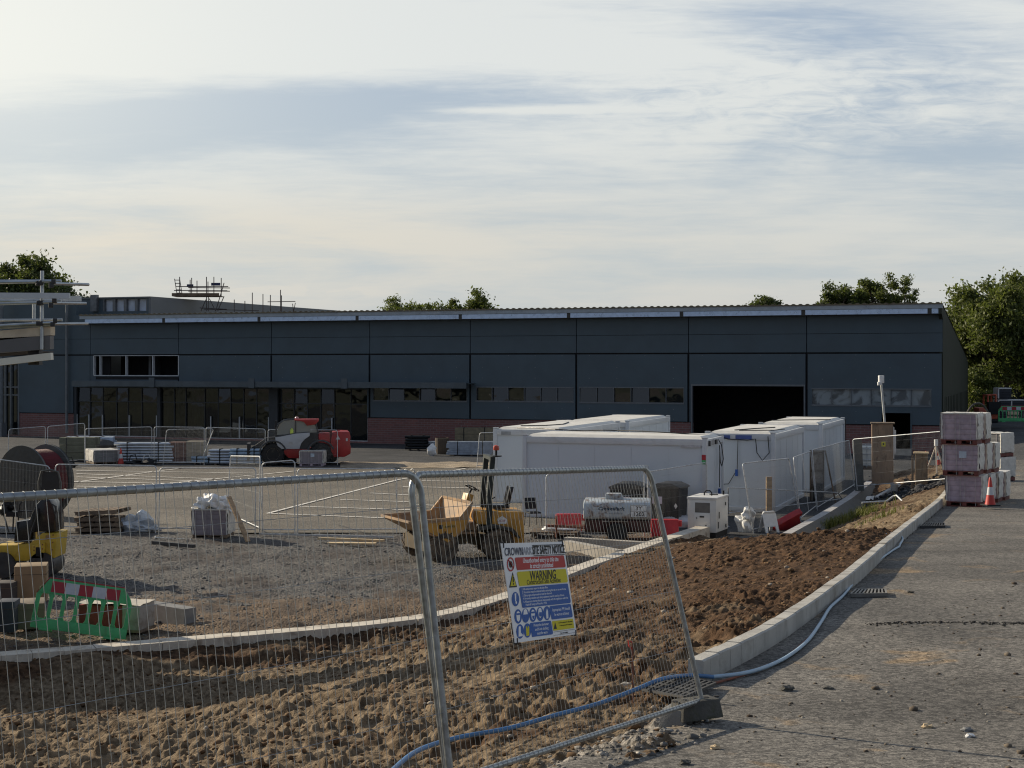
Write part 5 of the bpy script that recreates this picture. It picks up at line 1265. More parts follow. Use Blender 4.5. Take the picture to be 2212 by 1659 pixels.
# local x: 0 = front (left) to 4.9 rear; -y towards camera
k = .00286
def T(cx_, cy_): return ((cx_ - 170) * k, (1050 - cy_) * k)
b = MB()
for y0, y1 in ((-1.02, -.12),): b.prism([T(*p) for p in ((470, 480), (478, 590), (520, 680), (592, 742), (1080, 742), (1260, 620), (1262, 440))], y0, y1)
b.build('cab_body', M('cab_dark', (.02, .021, .022), .5), TH_)
b = MB(); b.prism([T(*p) for p in ((474, 515), (480, 590), (522, 682), (592, 740), (920, 740), (952, 640), (1015, 565), (1110, 500), (1112, 436), (850, 452), (560, 510))], -1.07, -1.02); b.build('door', grey_t, TH_, bevel=.015)
b = MB(); b.prism([T(*p) for p in ((500, 500), (505, 400), (560, 280), (650, 220), (1000, 205), (1200, 250), (1250, 436), (850, 448))], -1.0, -.16); gl_ = b.build('cab_window', winglass, TH_)
b = MB()
for pl in (((474, 510), (485, 400), (540, 275), (640, 205), (830, 190)), ((850, 195), (850, 455)), ((1215, 215), (1265, 445)), ((505, 505), (850, 450), (1110, 432))): b.tube([(T(*p)[0], -1.04, T(*p)[1]) for p in pl], .035, 6); b.tube([(T(*p)[0], -.14, T(*p)[1]) for p in pl], .035, 6)
b.build('cab_frame', M('cab_frame_grey', (.05, .053, .057), .5), TH_)
b = MB(); b.prism([T(*p) for p in ((820, 205), (830, 188), (1285, 188), (1275, 225), (1215, 285), (1060, 310), (1000, 235))], -1.1, -.08); b.build('cab_roof', red_t, TH_, bevel=.02)
x, z = T(875, 185); MB().lathe([(.10, 0), (.11, .05), (.08, .10), (.02, .12)], 14, Matrix.Translation((x, -.6, z))).build('beacon', M('beacon_pink', (.6, .35, .33), .3), TH_, smooth=True)
b = MB(); b.prism([T(*p) for p in ((590, 742), (1260, 742), (1480, 640), (1480, 900), (1050, 930), (720, 910), (600, 800))], -.95, .95); b.build('chassis', red_t, TH_, bevel=.02)
b = MB(); b.prism([T(*p) for p in ((1275, 460), (1330, 440), (1485, 450), (1485, 660), (1275, 620))], -1.05, -.2); b.build('engine_hood', red_t, TH_, bevel=.03)
b = MB(); b.prism([T(*p) for p in ((1530, 440), (1600, 420), (1850, 430), (1870, 520), (1860, 650), (1880, 720), (1870, 840), (1760, 900), (1560, 900), (1500, 760), (1500, 620))], -1.06, 1.0); b.build('counterweight', red_t, TH_, bevel=.04)
b = MB(); x0, z0 = T(1500, 470); b.bx(x0 - .05, x0 + .08, -1.0, -.9, z0 - .7, z0 + .25); b.tube([(T(1270, 412)[0], -1.0, T(1270, 412)[1]), (T(1680, 400)[0], -1.0, T(1680, 395)[1])], .03, 6); b.build('handrail', M('dull_red_rail', (.12, .02, .02), .5), TH_)
b = MB(); b.beam((4.6, .45, 1.55), (.3, .45, 1.25), .34, .36); b.beam((.4, .45, 1.25), (-.35, .45, .75), .28, .3); b.build('boom', steel_d, TH_, bevel=.02)
b = MB(); b.bx(-.62, -.45, -.55, 1.15, .25, 1.15); b.bx(-1.4, -.5, -.2, -.05, .2, .27); b.bx(-1.4, -.5, .6, .75, .2, .27); b.build('carriage', steel_d, TH_)
for x, y in ((.75, -.85), (.75, .95), (3.28, -.85), (3.75, .85)): wheel(TH_, (x, y, .60), .60, .42, tyre=rubber_far, rim=M('tele_rim', (.25, .2, .16), .7))
b = MB()
for xc, y in ((3.28, -.86), (.75, -.86)): b.tube([(xc + .72 * math.cos(a), y - .2, .60 + .72 * math.sin(a)) for a in [math.radians(d) for d in range(20, 171, 15)]], .05, 6); b.tube([(xc + .72 * math.cos(a), y + .15, .60 + .72 * math.sin(a)) for a in [math.radians(d) for d in range(20, 171, 15)]], .05, 6); b.add([(xc + .74 * math.cos(a), yy, .60 + .74 * math.sin(a)) for a in [math.radians(d) for d in range(20, 171, 15)] for yy in (y - .24, y + .2)], [(2 * i, 2 * i + 1, 2 * i + 3, 2 * i + 2) for i in range(10)])
b.build('mudguard', M('fender', (.06, .062, .065), .6, 0, .2, 3, .2), TH_)
b = MB(); x, z = T(1635, 535); b.sheet([(x - .12, -1.068, z - .1), (x, -1.068, z + .12), (x + .12, -1.068, z - .1)][::-1], -.006); x, z = T(760, 632); b.bx(x - .1, x + .1, -1.082, -1.072, z - .07, z + .07); x, z = T(1800, 575); b.bx(x - .05, x + .05, -1.068, -1.06, z - .08, z + .08); b.build('decal', M('decal_pale', (.42, .42, .42), .5), TH_)
b = MB(); b.tube([T3 for T3 in [(T(505, 500)[0], -1.2, T(505, 500)[1]), (T(470, 300)[0], -1.25, T(470, 300)[1])]], .02, 5); x, z = T(490, 270); b.box((x, -1.25, z), (.06, .22, .35)); b.build('mirror', black_p, TH_)
sx_, sz_ = T(770, 420); b = MB(); b.bx(sx_ - .1, sx_ + .45, -.85, -.4, sz_ - .35, sz_ - .2); b.bx(sx_ + .3, sx_ + .45, -.85, -.4, sz_ - .2, sz_ + .45); b.build('seat', black_p, TH_)
jk = MB(); jk.blob((0, 0, 0), .2, 0, .2, 2, 4, (.75, .9, 1.25)); o = tag(jk.build('jacket', hivis, smooth=True), 'yellow hi-vis jacket seen through the telehandler cab window', 'jacket')
o.matrix_world = Matrix.Translation(TH_.location) @ Matrix.Rotation(math.radians(9), 4, 'Z') @ Matrix.Translation((sx_ + .02, -1.045, sz_)) @ Matrix.Diagonal((.7, .12, .7, 1))

# ---------------------------------------------------------------- tow-behind compressor
cp_ = G(1338, 1172); CO = thing('compressor', 'rusty white road compressor trailer with lettering on its rounded cover', 'compressor', (cp_.x, cp_.y + .75, 0), math.radians(-6))
CO.scale = (1, 1, .94)
b = MB(); pr = [(-.62, .72), (-.70, .80), (-.70, 1.12), (-.60, 1.27), (-.42, 1.34), (.42, 1.34), (.60, 1.27), (.70, 1.12), (.70, .80), (.62, .72)]
Mx = Matrix.Rotation(PI / 2, 4, 'Z'); b.prism(pr, -1.02, 1.02, 0, Mx); b.build('cover', rusty_w, CO, bevel=.05)
b = MB(); b.prism([(-.64, .38), (-.68, .70), (.68, .70), (.64, .38), (.5, .30), (-.5, .30)], -1.0, .98, 0, Mx); b.build('lower_body', maroon, CO)
b = MB(); b.bx(-.45, .3, -.705, -.69, .66, .69); b.build('trim_strip', M('worn_strip', (.33, .3, .26), .6, .2), CO)
for y in (-.72, .72): wheel(CO, (.0, y, .31), .31, .2, tyre=rubber_far, rim=M('small_rim', (.16, .15, .14), .6), lug=6)
b = MB()
for y in (-.80, .62): b.add([(.42 * math.cos(a) * 1.05, yy, .33 + .42 * math.sin(a)) for a in [math.radians(d) for d in range(0, 181, 18)] for yy in (y, y + .2)], [(2 * i, 2 * i + 1, 2 * i + 3, 2 * i + 2) for i in range(10)])
b.build('mudguard', M('guard_black', (.03, .03, .032), .5, 0, .2, 4, .3), CO)
b = MB(); b.beam((-.9, 0, .4), (-2.2, 0, .42), .09, .09); b.beam((-.9, -.4, .4), (-1.7, 0, .42), .06, .07); b.beam((-.9, .4, .4), (-1.7, 0, .42), .06, .07); b.cyl((-1.9, .1, 0), (-1.9, .1, .75), .03); b.build('drawbar', rust, CO)
b = MB(); b.prism([(-.38, 1.34), (-.36, 1.52), (.1, 1.52), (.2, 1.34)], -.25, .2); b.build('exhaust_box', rusty_w, CO, bevel=.02)
MB().bx(.42, .9, -.722, -.714, .82, 1.2).build('number_plate', M('plate_pale', (.66, .70, .72), .5), CO); MB().bx(.41, .91, -.7245, -.7225, 1.005, 1.015).bx(.41, .91, -.7245, -.7225, 1.195, 1.205).bx(.41, .91, -.7245, -.7225, .815, .825).bx(.405, .413, -.7245, -.7225, .83, 1.19).bx(.905, .913, -.7245, -.7225, .83, 1.19).build('plate_border', sg_black, CO)
join_text([text(CO, '3Y', .18, (.66, -.724, 1.10), sg_black, R=RXZ, bold=.02), text(CO, '1202', .18, (.66, -.724, .91), sg_black, R=RXZ, bold=.02)], 'number_lettering')
text(CO, 'CrownPark', .16, (-.18, -.708, 1.08), M('navy_ink', (.012, .035, .07), .5), R=RXZ, shear=.25, bold=.035, sx=1.05); text(CO, 'Tel: 01923 282838', .07, (-.1, -.708, .93), M('faint_ink', (.16, .2, .24), .5), R=RXZ, shear=.2)

# ---------------------------------------------------------------- generator, bins, chair and barriers in the compound
g0 = Vector((1505, 1572)); gp = G(1536, 1163, 0)
GN = thing('generator', 'white boxy generator with a lifting hoop on top standing on dark blocks', 'generator', (gp.x, gp.y + .7, 0), math.radians(-24))
b = MB(); b.bx(-.46, .46, -.68, .68, .18, 1.20); bo = b.build('body', gen_white, GN, bevel=.02)
MB().bx(-.48, .48, -.70, .70, 1.20, 1.27).build('lid', gen_white, GN, bevel=.015)
b = MB(); b.bx(-.22, .26, -.684, -.66, .79, 1.10); b.build('vent_recess', M('recess_grey', (.16, .15, .135), .8), GN); b = MB(); b.bx(-.24, .28, -.70, -.682, .22, .77); b.build('hatch', gen_white, GN, bevel=.006)
b = MB(); b.bx(-.06, .08, -.712, -.701, .64, .69); b.cyl((-.16, -.712, .62), (-.16, -.70, .62), .02); b.cyl((.14, -.712, .40), (.14, -.70, .40), .02); b.bx(.466, .475, -.4, -.32, .6, .8); b.bx(.466, .475, -.5, -.42, .3, .5); b.bx(.466, .475, .35, .45, .25, .35); b.bx(.466, .475, .3, .4, .95, 1.05); b.build('latch', steel_d, GN)
b = MB(); b.tube([(-.12, 0, 1.27), (-.12, 0, 1.36), (-.06, 0, 1.42), (.06, 0, 1.42), (.12, 0, 1.36), (.12, 0, 1.27)], .022, 8); b.bx(-.02, .25, .22, .27, 1.275, 1.30); b.cyl((.36, .5, 1.27), (.36, .5, 1.40), .03); b.build('lifting_hoop', black_p, GN)
MB().bx(-.44, -.1, -.66, .66, -.02, .18).bx(.1, .44, -.66, .66, -.02, .18).build('base', M('oily_block', (.018, .017, .016), .8), GN)
def bin_(label, px, py, dx, rz, w=1.05):
    p = G(px, py); t = thing('waste_bin', label, 'bin', p, rz, 'black waste bins by the cabin')
    b = MB(); b.add([(-w / 2 * .9, -.42, 0), (w / 2 * .9, -.42, 0), (w / 2 * .9, .42, 0), (-w / 2 * .9, .42, 0), (-w / 2, -.52, 1.28), (w / 2, -.52, 1.28), (w / 2, .52, 1.28), (-w / 2, .52, 1.28)], [(0, 3, 2, 1), (0, 1, 5, 4), (1, 2, 6, 5), (2, 3, 7, 6), (3, 0, 4, 7)])
    for k in range(5): x = -w / 2 + .1 + k * (w - .2) / 4; b.beam((x * .9, -.43, .1), (x, -.53, 1.2), .04, .03)
    b.build('tub', black_p, t); b = MB(); b.prism([(-w / 2 - .05, 1.28), (-w / 2 - .05, 1.34), (-w / 4, 1.46), (w / 4, 1.46), (w / 2 + .05, 1.34), (w / 2 + .05, 1.28)], -.56, .56); b.build('lid', M('bin_lid', (.025, .026, .028), .4, 0, .2, 4, .3, (.1, .09, .07), 3), t, bevel=.02)
    MB().bx(-.17 + dx, .17 + dx, -.56, -.54, .78, 1.02).build('notice', lilac_paper, t); return t
bin_('black waste bin with a white notice behind the compressor', 1359, 1136, -.05, math.radians(-14), 1.12); bb = bin_('black waste bin with a diamond sticker nearer the generator', 1446, 1136, -.25, math.radians(-24), .98)
MB().sheet([(.38, -.50, .62), (.44, -.505, .72), (.38, -.51, .82), (.32, -.505, .72)][::-1], -.006).build('diamond_sticker', white_p, bb)
def wbar(label, loc, rz, L=1.0, rot=None, mat=red_b, group='red plastic barriers'):
    t = thing('plastic_barrier', label, 'barrier', loc, rz, group)
    if rot: t.rotation_euler = rot
    b = MB(); b.prism([(-.24, 0), (.24, 0), (.24, .10), (.13, .30), (.10, .56), (-.10, .56), (-.13, .30), (-.24, .10)], -L / 2, L / 2, 0, Matrix.Rotation(PI / 2, 4, 'Z')); b.build('body', mat, t, bevel=.03)
    MB().bx(L / 2, L / 2 + .1, -.1, .1, .34, .52).build('end_lug', mat, t, bevel=.01); MB().bx(-L / 2 + .12, -L / 2 + .34, -.255, -.235, .02, .16).build('foot_pad', mat, t, bevel=.01); return t
p = G(1228, 1147); wbar('red plastic barrier left of the compressor', p, .1, .82)
p = G(1436, 1160); wbar('red plastic barrier right of the compressor by the pale wall', (p.x, p.y, .0), -.08, .86)
p = G(1700, 1146); wbar('tipped over dull red barrier beside the white A board', p + Vector((0, .3, .12)), 0, .9, (math.radians(50), math.radians(-25), .3), red_dull)
def chair(loc, rz):
    t = thing('chair', 'black plastic chair standing against the cabin wall', 'chair', loc, rz); b = MB(); b.box((0, 0, .45), (.44, .42, .05)); b.build('seat', black_p, t, bevel=.02)
    b = MB(); b.add([(-.22, .2, .55), (.22, .2, .55), (.20, .30, .92), (-.20, .30, .92), (-.22, .23, .55), (.22, .23, .55), (.20, .33, .92), (-.20, .33, .92)], [(0, 1, 2, 3), (7, 6, 5, 4), (0, 4, 5, 1), (1, 5, 6, 2), (2, 6, 7, 3), (3, 7, 4, 0)]); b.build('backrest', black_p, t, bevel=.01)
    for x, y in ((-.2, -.2), (.2, -.2), (-.2, .22), (.2, .22)): MB().tube([(x * 1.1, y * 1.15, 0), (x, y, .44), (x, y * 1.1, .6 if y > 0 else .45)], .013, 6).build('leg', steel_d, t)
p = G(1152, 1136); chair(p, math.radians(20))
t = thing('a_board', 'white plastic A board standing folded open beside the tilted fence panel', 'A-board', G(1660, 1150), math.radians(-62)); 
for s in (-1, 1):
    b = MB(); M_ = Matrix.Translation((s * .2, 0, 0)) @ Matrix.Rotation(-s * .32, 4, 'Y'); b.sheet([M_ @ Vector(p) for p in ((0, -.27, 0), (0, -.27, .62), (0, -.2, .72), (0, .2, .72), (0, .27, .62), (0, .27, 0), (0, .18, 0), (0, .15, .2), (0, -.15, .2), (0, -.18, 0))], .03); b.build('leg_panel', white_p, t)
def stake(label, px, py0, py1, w, mat, lean=0, name='timber_post', z=0):
    a = G(px, py1, z); b = P(px + lean, py0, a.y); mb = MB(); mb.beam(a, b, w, w * .6); return tag(mb.build(name, mat), label, 'post')
stake('square timber post standing against the white cabin corner', 1661, 1030, 1112, .2, wood)
t = thing('timber_door', 'battered timber and white board propped between the two right cabins', 'door', G(1765, 1082), math.radians(-15))
b = MB(); b.box((0, 0, 1.0), (.5, .06, 2.0)); b.build('leaf', M('weathered_white_board', (.38, .33, .27), .8, 0, .3, 2.2, .6, (.15, .10, .07), 2.5), t); b = MB()
for z in (.55, 1.2, 1.9): b.box((0, -.05, z), (.52, .05, .1))
for x in (-.26, .26): b.box((x, -.05, 1.0), (.05, .06, 2.0))
b.build('batten', wood_d, t); MB().beam((.32, -.1, 2.0), (.75, -.7, 0), .05, .03).build('prop', wood_d, t)
MB().box((.05, -.15, .35), (.36, .3, .7)).build('box', black_p, t)
bg = MB(); p = G(1605, 1150); bg.blob(p + Vector((.1, .1, .25)), .32, 0, .35, 3, 3, (.8, .8, 1.1)); bg.blob(p + Vector((.15, -.1, .6)), .22, 0, .35, 3, 5); tag(bg.build('plastic_sack', white_s, smooth=True), 'crumpled white plastic sack beside the generator', 'sack')
bg = MB(); p = G(1498, 1140); bg.blob(p + Vector((0, .3, .12)), .55, 0, .3, 3, 8, (1.6, .7, .55)); tag(bg.build('sheeting', M('pale_sheeting', (.45, .48, .55), .5, 0, .12, 3), smooth=True), 'heap of pale sheeting against the cabin behind the generator', 'sheeting')
t = thing('timber_platform', 'low timber platform under a white sheet beside the dumper', 'platform', G(1200, 1158), math.radians(-8)); b = MB()
for i in range(5): b.bx(-.75, .75, -.5 + i * .22, -.34 + i * .22, .14, .18)
for x in (-.7, 0, .65): b.bx(x, x + .09, -.5, .55, 0, .14)
b.build('board', wood_d, t); b = MB(); b.blob((.1, .1, .22), .45, 0, .12, 3, 2, (1.25, .8, .22)); b.build('sheet', white_s, t, smooth=True)
def plank(label, a, b, w, h, mat, name='plank', group=None, cat='plank'):
    mb = MB(); mb.beam(a, b, w, h); return tag(mb.build(name, mat), label, cat, group)
PG = 'planks lying about the site'
plank('long plank lying in front of the timber platform', G(1150, 1176, .05), G(1262, 1180, .05), .2, .05, wood_d, group=PG)
plank('bright timber plank along the car park edge left of the dumper', G(688, 1163, .10), G(829, 1168, .10), .16, .06, wood_l, group=PG)
plank('short bright board lying just in front of the longer bright plank', G(708, 1173, .05), G(812, 1174, .05), .26, .04, wood_l, group=PG)
a = G(536, 1170); plank('timber plank leaning diagonally against a fence panel', a, P(494, 1073, a.y + .6), .16, .05, wood, group=PG)
plank('thin steel pipe lying along the foot of the car park fence', G(560, 1153, .04), G(850, 1160, .04), .05, .05, galv_old, 'steel_pipe', cat='pipe')
KG = 'loose concrete kerb stones'
for lab, pa, pb, w, h in (('concrete kerb stone lying behind the sign pointing at the wall', (1224, 1190), (1338, 1212), .28, .3), ('concrete kerb stone lying behind the V of stones by the compressor', (1222, 1176), (1395, 1187), .25, .22)):
    plank(lab, G(*pa) + Vector((0, 0, h / 2)), G(*pb) + Vector((0, 0, h / 2)), w, h, conc, 'kerb_stone', KG, 'kerb stone')
plank('grey concrete beam lying on the muddy gravel behind the green barrier', G(300, 1336) + Vector((0, .2, .17)), G(406, 1352) + Vector((0, .2, .15)), .32, .36, conc_grey, 'kerb_stone', KG, 'kerb stone')
# ---------------------------------------------------------------- paver packs
def pack_proto(name, label, loc, rz, group, w=.96, d=.84, h=.70, tall=.14, body=paver, pal=palred, sides=True, lab=False, skirt=True):
    t = thing(name, label, 'paver pack', loc, rz, group)
    b = MB(); rows = 5
    for i in range(rows):
        z0 = tall + h * i / rows; j = .004 * ((i % 2) * 2 - 1)
        b.bx(-w / 2 + .02 + j, w / 2 - .02 + j, -d / 2 + .03, d / 2 - .03, z0 + .001, z0 + h / rows - .002)
    b.build('pavers', body, t, bevel=.004)
    b = MB(); b.bx(-w / 2, w / 2, -d / 2, d / 2, tall - .025, tall)
    for x in (-w / 2 + .06, 0, w / 2 - .06): b.bx(x - .06, x + .06, -d / 2, d / 2, .03, tall - .026)
    for y in (-d / 2 + .05, 0, d / 2 - .05): b.bx(-w / 2, w / 2, y - .045, y + .045, 0, .028)
    b.build('pallet', pal, t)
    if sides:                                   # crumpled white wrap down both ends and over the top
        rr = random.Random(hash((round(loc[0], 2), round(loc[1], 2), round(loc[2], 2))) & 0xffff); b = MB()
        for s in (-1, 1):
            ny, nz = 9, 9; vs = []
            for i in range(nz + 1):
                for j in range(ny + 1):
                    y = -d / 2 - .01 + (d + .02) * j / ny; z = tall + .02 + (h - .0) * i / nz
                    vs.append((s * (w / 2 + .012 + rr.uniform(0, .035) * (1 if 0 < i < nz else .3)), y, z + (rr.uniform(-.03, .03) if i == 0 else 0)))
            b.add(vs, [(i * (ny + 1) + j, i * (ny + 1) + j + 1, (i + 1) * (ny + 1) + j + 1, (i + 1) * (ny + 1) + j) for i in range(nz) for j in range(ny)])
            for sy in (-1, 1):
                vs = []
                for i in range(nz + 1): z = tall + .02 + h * i / nz; vs += [(s * (w / 2 + .015), sy * (d / 2 - .0), z), (s * (w / 2 - .015 - rr.uniform(0, .03)), sy * (d / 2 - .018), z)]
                b.add(vs, [(2 * i, 2 * i + 1, 2 * i + 3, 2 * i + 2) for i in range(nz)])
        n = 8; vs = [(-w / 2 - .02 + (w + .04) * i / n, -d / 2 + d * j / n, tall + h + .012 + rr.uniform(0, .022)) for i in range(n + 1) for j in range(n + 1)]
        b.add(vs, [(i * (n + 1) + j, i * (n + 1) + j + 1, (i + 1) * (n + 1) + j + 1, (i + 1) * (n + 1) + j) for i in range(n) for j in range(n)])
        b.bx(-w / 2 - .01, w / 2 + .01, -d / 2 + .004, -d / 2 + .018, tall + h - .012, tall + h + .02)
        b.build('wrap', wrap, t, smooth=True)
    for x in (-.42 * w, -.11 * w, .02 * w, .32 * w):
        b = MB(); b.bx(x - .008, x + .008, -d / 2 + .012, -d / 2 + .018, .02, tall + h); b.build('strap', strap_m, t)
    if lab: MB().bx(-.04, .16, -d / 2 + .004, -d / 2 + .011, tall + .36, tall + .54).build('label_sheet', M('pale_blue_label', (.50, .58, .66), .5), t)
    return t
RG = 'wrapped paver packs stacked by the road kerb'; r0 = Vector((12.72, 40.7)); rzp = math.radians(-27); dd = Vector((.47, .883))
zp = float(zr(40.4)); k = 0
lv = ('bottom', 'middle', 'top'); who = ('front', 'second', 'rear')
for lev in range(3):
    for dep in range((4, 3, 2)[lev]):
        off = r0 + dd * (.96 * dep) + Vector((-.10 * (lev > 0) - .04 * (lev > 1) + .05 * dep, 0)); z = zp + lev * .86 - .03 * dep
        lab = ('purple paver pack, %s layer, %s in the stack by the road cone' % (lv[lev], ('frontmost', 'second from the front', 'third from the front', 'rearmost')[dep]))
        pack_proto('paver_pack', lab, (off.x, off.y, z), rzp, RG, lab=(lev == 1 and dep == 0), h=.72)
q = P(2152, 1060, 52); zq = float(zr(52))
pack_proto('paver_pack', 'pale wrapped pack at the bottom of the short stack behind the big paver stack', (q.x, q.y, zq), math.radians(-55), 'pale packs behind the paver stack', body=conc_grey)
pack_proto('paver_pack', 'pale wrapped pack on top of the short stack behind the big paver stack', (q.x - .05, q.y, zq + .86), math.radians(-50), 'pale packs behind the paver stack', body=conc_grey)
# road cones
def cone(label, loc, h, rz=0, group='traffic cones', lean=None):
    t = thing('traffic_cone', label, 'cone', loc, rz, group)
    if lean: t.rotation_euler = lean
    w = h * .52; MB().bx(-w / 2, w / 2, -w / 2, w / 2, 0, h * .045).build('base', black_p, t, bevel=h * .012)
    MB().lathe([(h * .19, h * .045), (h * .175, h * .10), (h * .122, h * .38)], 22).lathe([(h * .083, h * .66), (h * .042, h * .97), (h * .03, h)], 22).build('body', cone_o, t, smooth=True)
    MB().lathe([(h * .123, h * .38), (h * .084, h * .66)], 22).build('band', cone_w, t, smooth=True); return t
cone('big traffic cone standing at the corner of the purple paver stack', P(2139, 1092, 39.3) - Vector((0, 0, .0)), .76, .2)
cone('small far cone standing before the long pipe bundles', G(261, 1003), .86)
cone('small cone between the stump box and the surveying tripod', P(2000, 1003, 60), .55, 0)
cone('leaning cone right behind the surveying tripod', P(2029, 1004, 62), .62, 0, lean=(.1, -.2, 0))
for o in [o for o in bpy.data.objects if o.name.startswith('traffic_cone')][2:]: o.location.z = max(o.location.z, soil_at(o.location.x, min(o.location.y, 62)) - .05)
# plywood cabinet, camera mast, stump box, tank, tripod
q = P(1908, 1032, 56); zc = q.z
t = thing('meter_cabinet', 'tall stained plywood meter cabinet standing behind the far fence panel', 'cabinet', q, math.radians(-12)); b = MB()
b.add([(-.43, -.3, -.2), (.37, -.3, -.2), (.37, .3, -.2), (-.43, .3, -.2), (-.43, -.3, 2.08), (.35, -.3, 2.08), (.35, .3, 2.08), (-.43, .3, 2.08)], [(0, 3, 2, 1), (4, 5, 6, 7), (0, 1, 5, 4), (1, 2, 6, 5), (2, 3, 7, 6), (3, 0, 4, 7)]); b.build('casing', ply, t)
MB().bx(-.47, .42, -.34, .34, 2.08, 2.13).build('top_board', wood_d, t); MB().bx(.36, .40, -.28, .26, .75, 1.95).bx(.40, .46, -.30, -.26, .95, 1.85).build('side_door', alu, t); MB().bx(-.08, .07, -.309, -.301, 1.22, 1.40).build('warning_label', yel_sign, t); MB().bx(-.03, .02, -.312, -.309, 1.28, 1.35).build('warning_mark', sg_black, t)
q = P(1911, 915, 57.2); t = thing('camera_mast', 'slim white pole with a camera head above the plywood cabinet', 'mast', (q.x, q.y, zc), 0); b = MB(); top = P(1903, 822, 57.2) - Vector((q.x, q.y, zc)); b.tube([(.05, 0, 0), (.0, 0, 2.1), top], .045, 8); b.build('pole', M('mast_white', (.5, .52, .5), .5), t, smooth=True)
b = MB(); b.box(top + Vector((0, -.03, .05)), (.2, .2, .3)); b.box(top + Vector((-.08, -.12, -.12)), (.16, .14, .14)); b.build('camera_head', white_p, t, bevel=.02)
q = P(1989, 1041, 54); t = thing('stump_box', 'short plywood box with a pale top beside the trench', 'box', q, math.radians(-14)); MB().bx(-.2, .24, -.22, .22, -.3, 1.05).build('casing', M('dark_ply', (.20, .14, .085), .8, 0, .2, 1.2, .45, (.07, .045, .03), 2, stretch=(3, 3, .8)), t); MB().bx(-.25, .28, -.26, .26, 1.05, 1.11).build('top_board', wood_l, t); MB().bx(-.34, -.26, -.24, -.16, -.3, 1.0).build('post', wood_d, t)
q = P(1871, 1013, 66); t = thing('liquid_tank', 'white caged liquid tank behind the grey fence post', 'tank', (q.x, q.y, q.z), math.radians(-10)); MB().bx(-.45, .45, -.45, .45, .14, 1.05).build('tank', ibc_m, t, bevel=.06, smooth=True); b = MB()
for z in (.2, .45, .7, .95, 1.1): b.tube([(-.5, -.5, z), (.5, -.5, z), (.5, .5, z), (-.5, .5, z)], .018, 5, closed=True)
for x in (-.5, -.25, 0, .25, .5): b.tube([(x, -.5, .1), (x, -.5, 1.1)], .018, 5); b.tube([(x, .5, .1), (x, .5, 1.1)], .018, 5)
b.build('cage', galv_old, t); MB().bx(-.5, .5, -.5, .5, 0, .13).build('pallet', wood_d, t)
MB_ = MB(); a = P(1857, 1060, 56.5); c = P(1852, 948, 56.5); MB_.beam(a, c, .32, .12, 0, (0, 1, 0)); tag(MB_.build('board', M('grey_board', (.10, .115, .115), .7, 0, .15, 3)), 'upright dark grey board against the fence post by the tank', 'board')
q = P(2022, 1010, 57); t = thing('survey_tripod', 'surveying tripod with a pale head in front of the paver stack', 'tripod', (q.x, q.y, q.z - .2), 0)
for a in (0.3, 2.4, 4.5): MB().tube([(0, 0, 1.05), (.42 * math.cos(a), .42 * math.sin(a), 0)], .03, 6).build('leg', M('tripod_leg', (.45, .40, .34), .6), t)
MB().cyl((0, 0, 1.05), (0, 0, 1.3), .075).build('head', white_p, t)
# trench bits: white trunking, pale boards, buried litter
plank('long white length of trunking lying beside the dark ballast', hit(1942, 1048 + 6) + Vector((0, 0, .12)), hit(1893, 1082) + Vector((0, 0, .12)), .14, .1, white_p, 'trunking', cat='trunking')
plank('pale timber batten lying between ballast and road kerb', hit(2043, 1031 + 10) + Vector((0, 0, .08)), hit(1985, 1061) + Vector((0, 0, .06)), .12, .08, wood_l, group=PG)
p = hit(1868, 1083); b = MB(); b.sheet([p + Vector(v) for v in ((-.5, -.2, .06), (.3, -.35, .1), (.55, .3, .2), (-.2, .5, .12))], .015); tag(b.build('sheet_scrap', white_s), 'crumpled pale sheet scrap lying in the dirt by the trench', 'scrap')
p = hit(1915, 1088); mb = MB(); mb.tube([p + Vector(v) for v in ((-.9, -.3, .06), (0, 0, .08), (.25, .05, .25), (.32, -.05, .28), (.5, -.5, .03))], .035, 8); tag(mb.build('grey_pipe', galv_old, smooth=True), 'bent grey pipe lying in the dirt above the weeds', 'pipe')
p = hit(1932, 1066); MB_ = MB(); MB_.lathe([(.12, 0), (.15, .35), (.13, .36), (.10, .02)], 14, Matrix.Translation(p)); tag(MB_.build('small_bucket', M('pale_bucket', (.4, .4, .38), .5)), 'small pale bucket standing by the white trunking', 'bucket')
# weeds in the ditch
def weeds(label, px, py, w, n, seed, h):
    rg = np.random.default_rng(seed); c = hit(px, py); V = []; Fc = []
    for i in range(n):
        x, y = c.x + rg.normal() * w, c.y + rg.normal() * w * .8; z = soil_at(x, y) - .05; a = rg.uniform(0, 6.28); L = h * rg.uniform(.4, 1.1); bend = rg.uniform(.1, .6) * L; ww = rg.uniform(.01, .022)
        dx, dy = math.cos(a), math.sin(a); o = len(V)
        for k in range(4):
            t = k / 3; px_ = x + dx * bend * t * t; py_ = y + dy * bend * t * t; pz = z + L * t * (1 - .25 * t); q = ww * (1 - t * .9)
            V += [(px_ - dy * q, py_ + dx * q, pz), (px_ + dy * q, py_ - dx * q, pz)]
        Fc += [(o + 2 * k, o + 2 * k + 1, o + 2 * k + 3, o + 2 * k + 2) for k in range(3)]
    mb = MB(); mb.add(V, Fc); return tag(mb.build('weed_clump', weed_m), label, 'weeds', 'weed clumps along the ditch')
weed_m = leaf_mat('weed_leaf', (.12, .13, .03), (.28, .27, .08), .25)
weeds('pale green weed clump beside the sloping concrete edging', 1778, 1143, .34, 420, 3, .5); weeds('larger weed clump higher up the ditch toward the trench', 1850, 1118, .42, 480, 4, .5); weeds('sparse weed tuft on the sandy slope near the road kerb', 1905, 1115, .35, 120, 5, .3); weeds('thin weed tuft against the dark concrete edging', 1800, 1128, .25, 140, 6, .35)
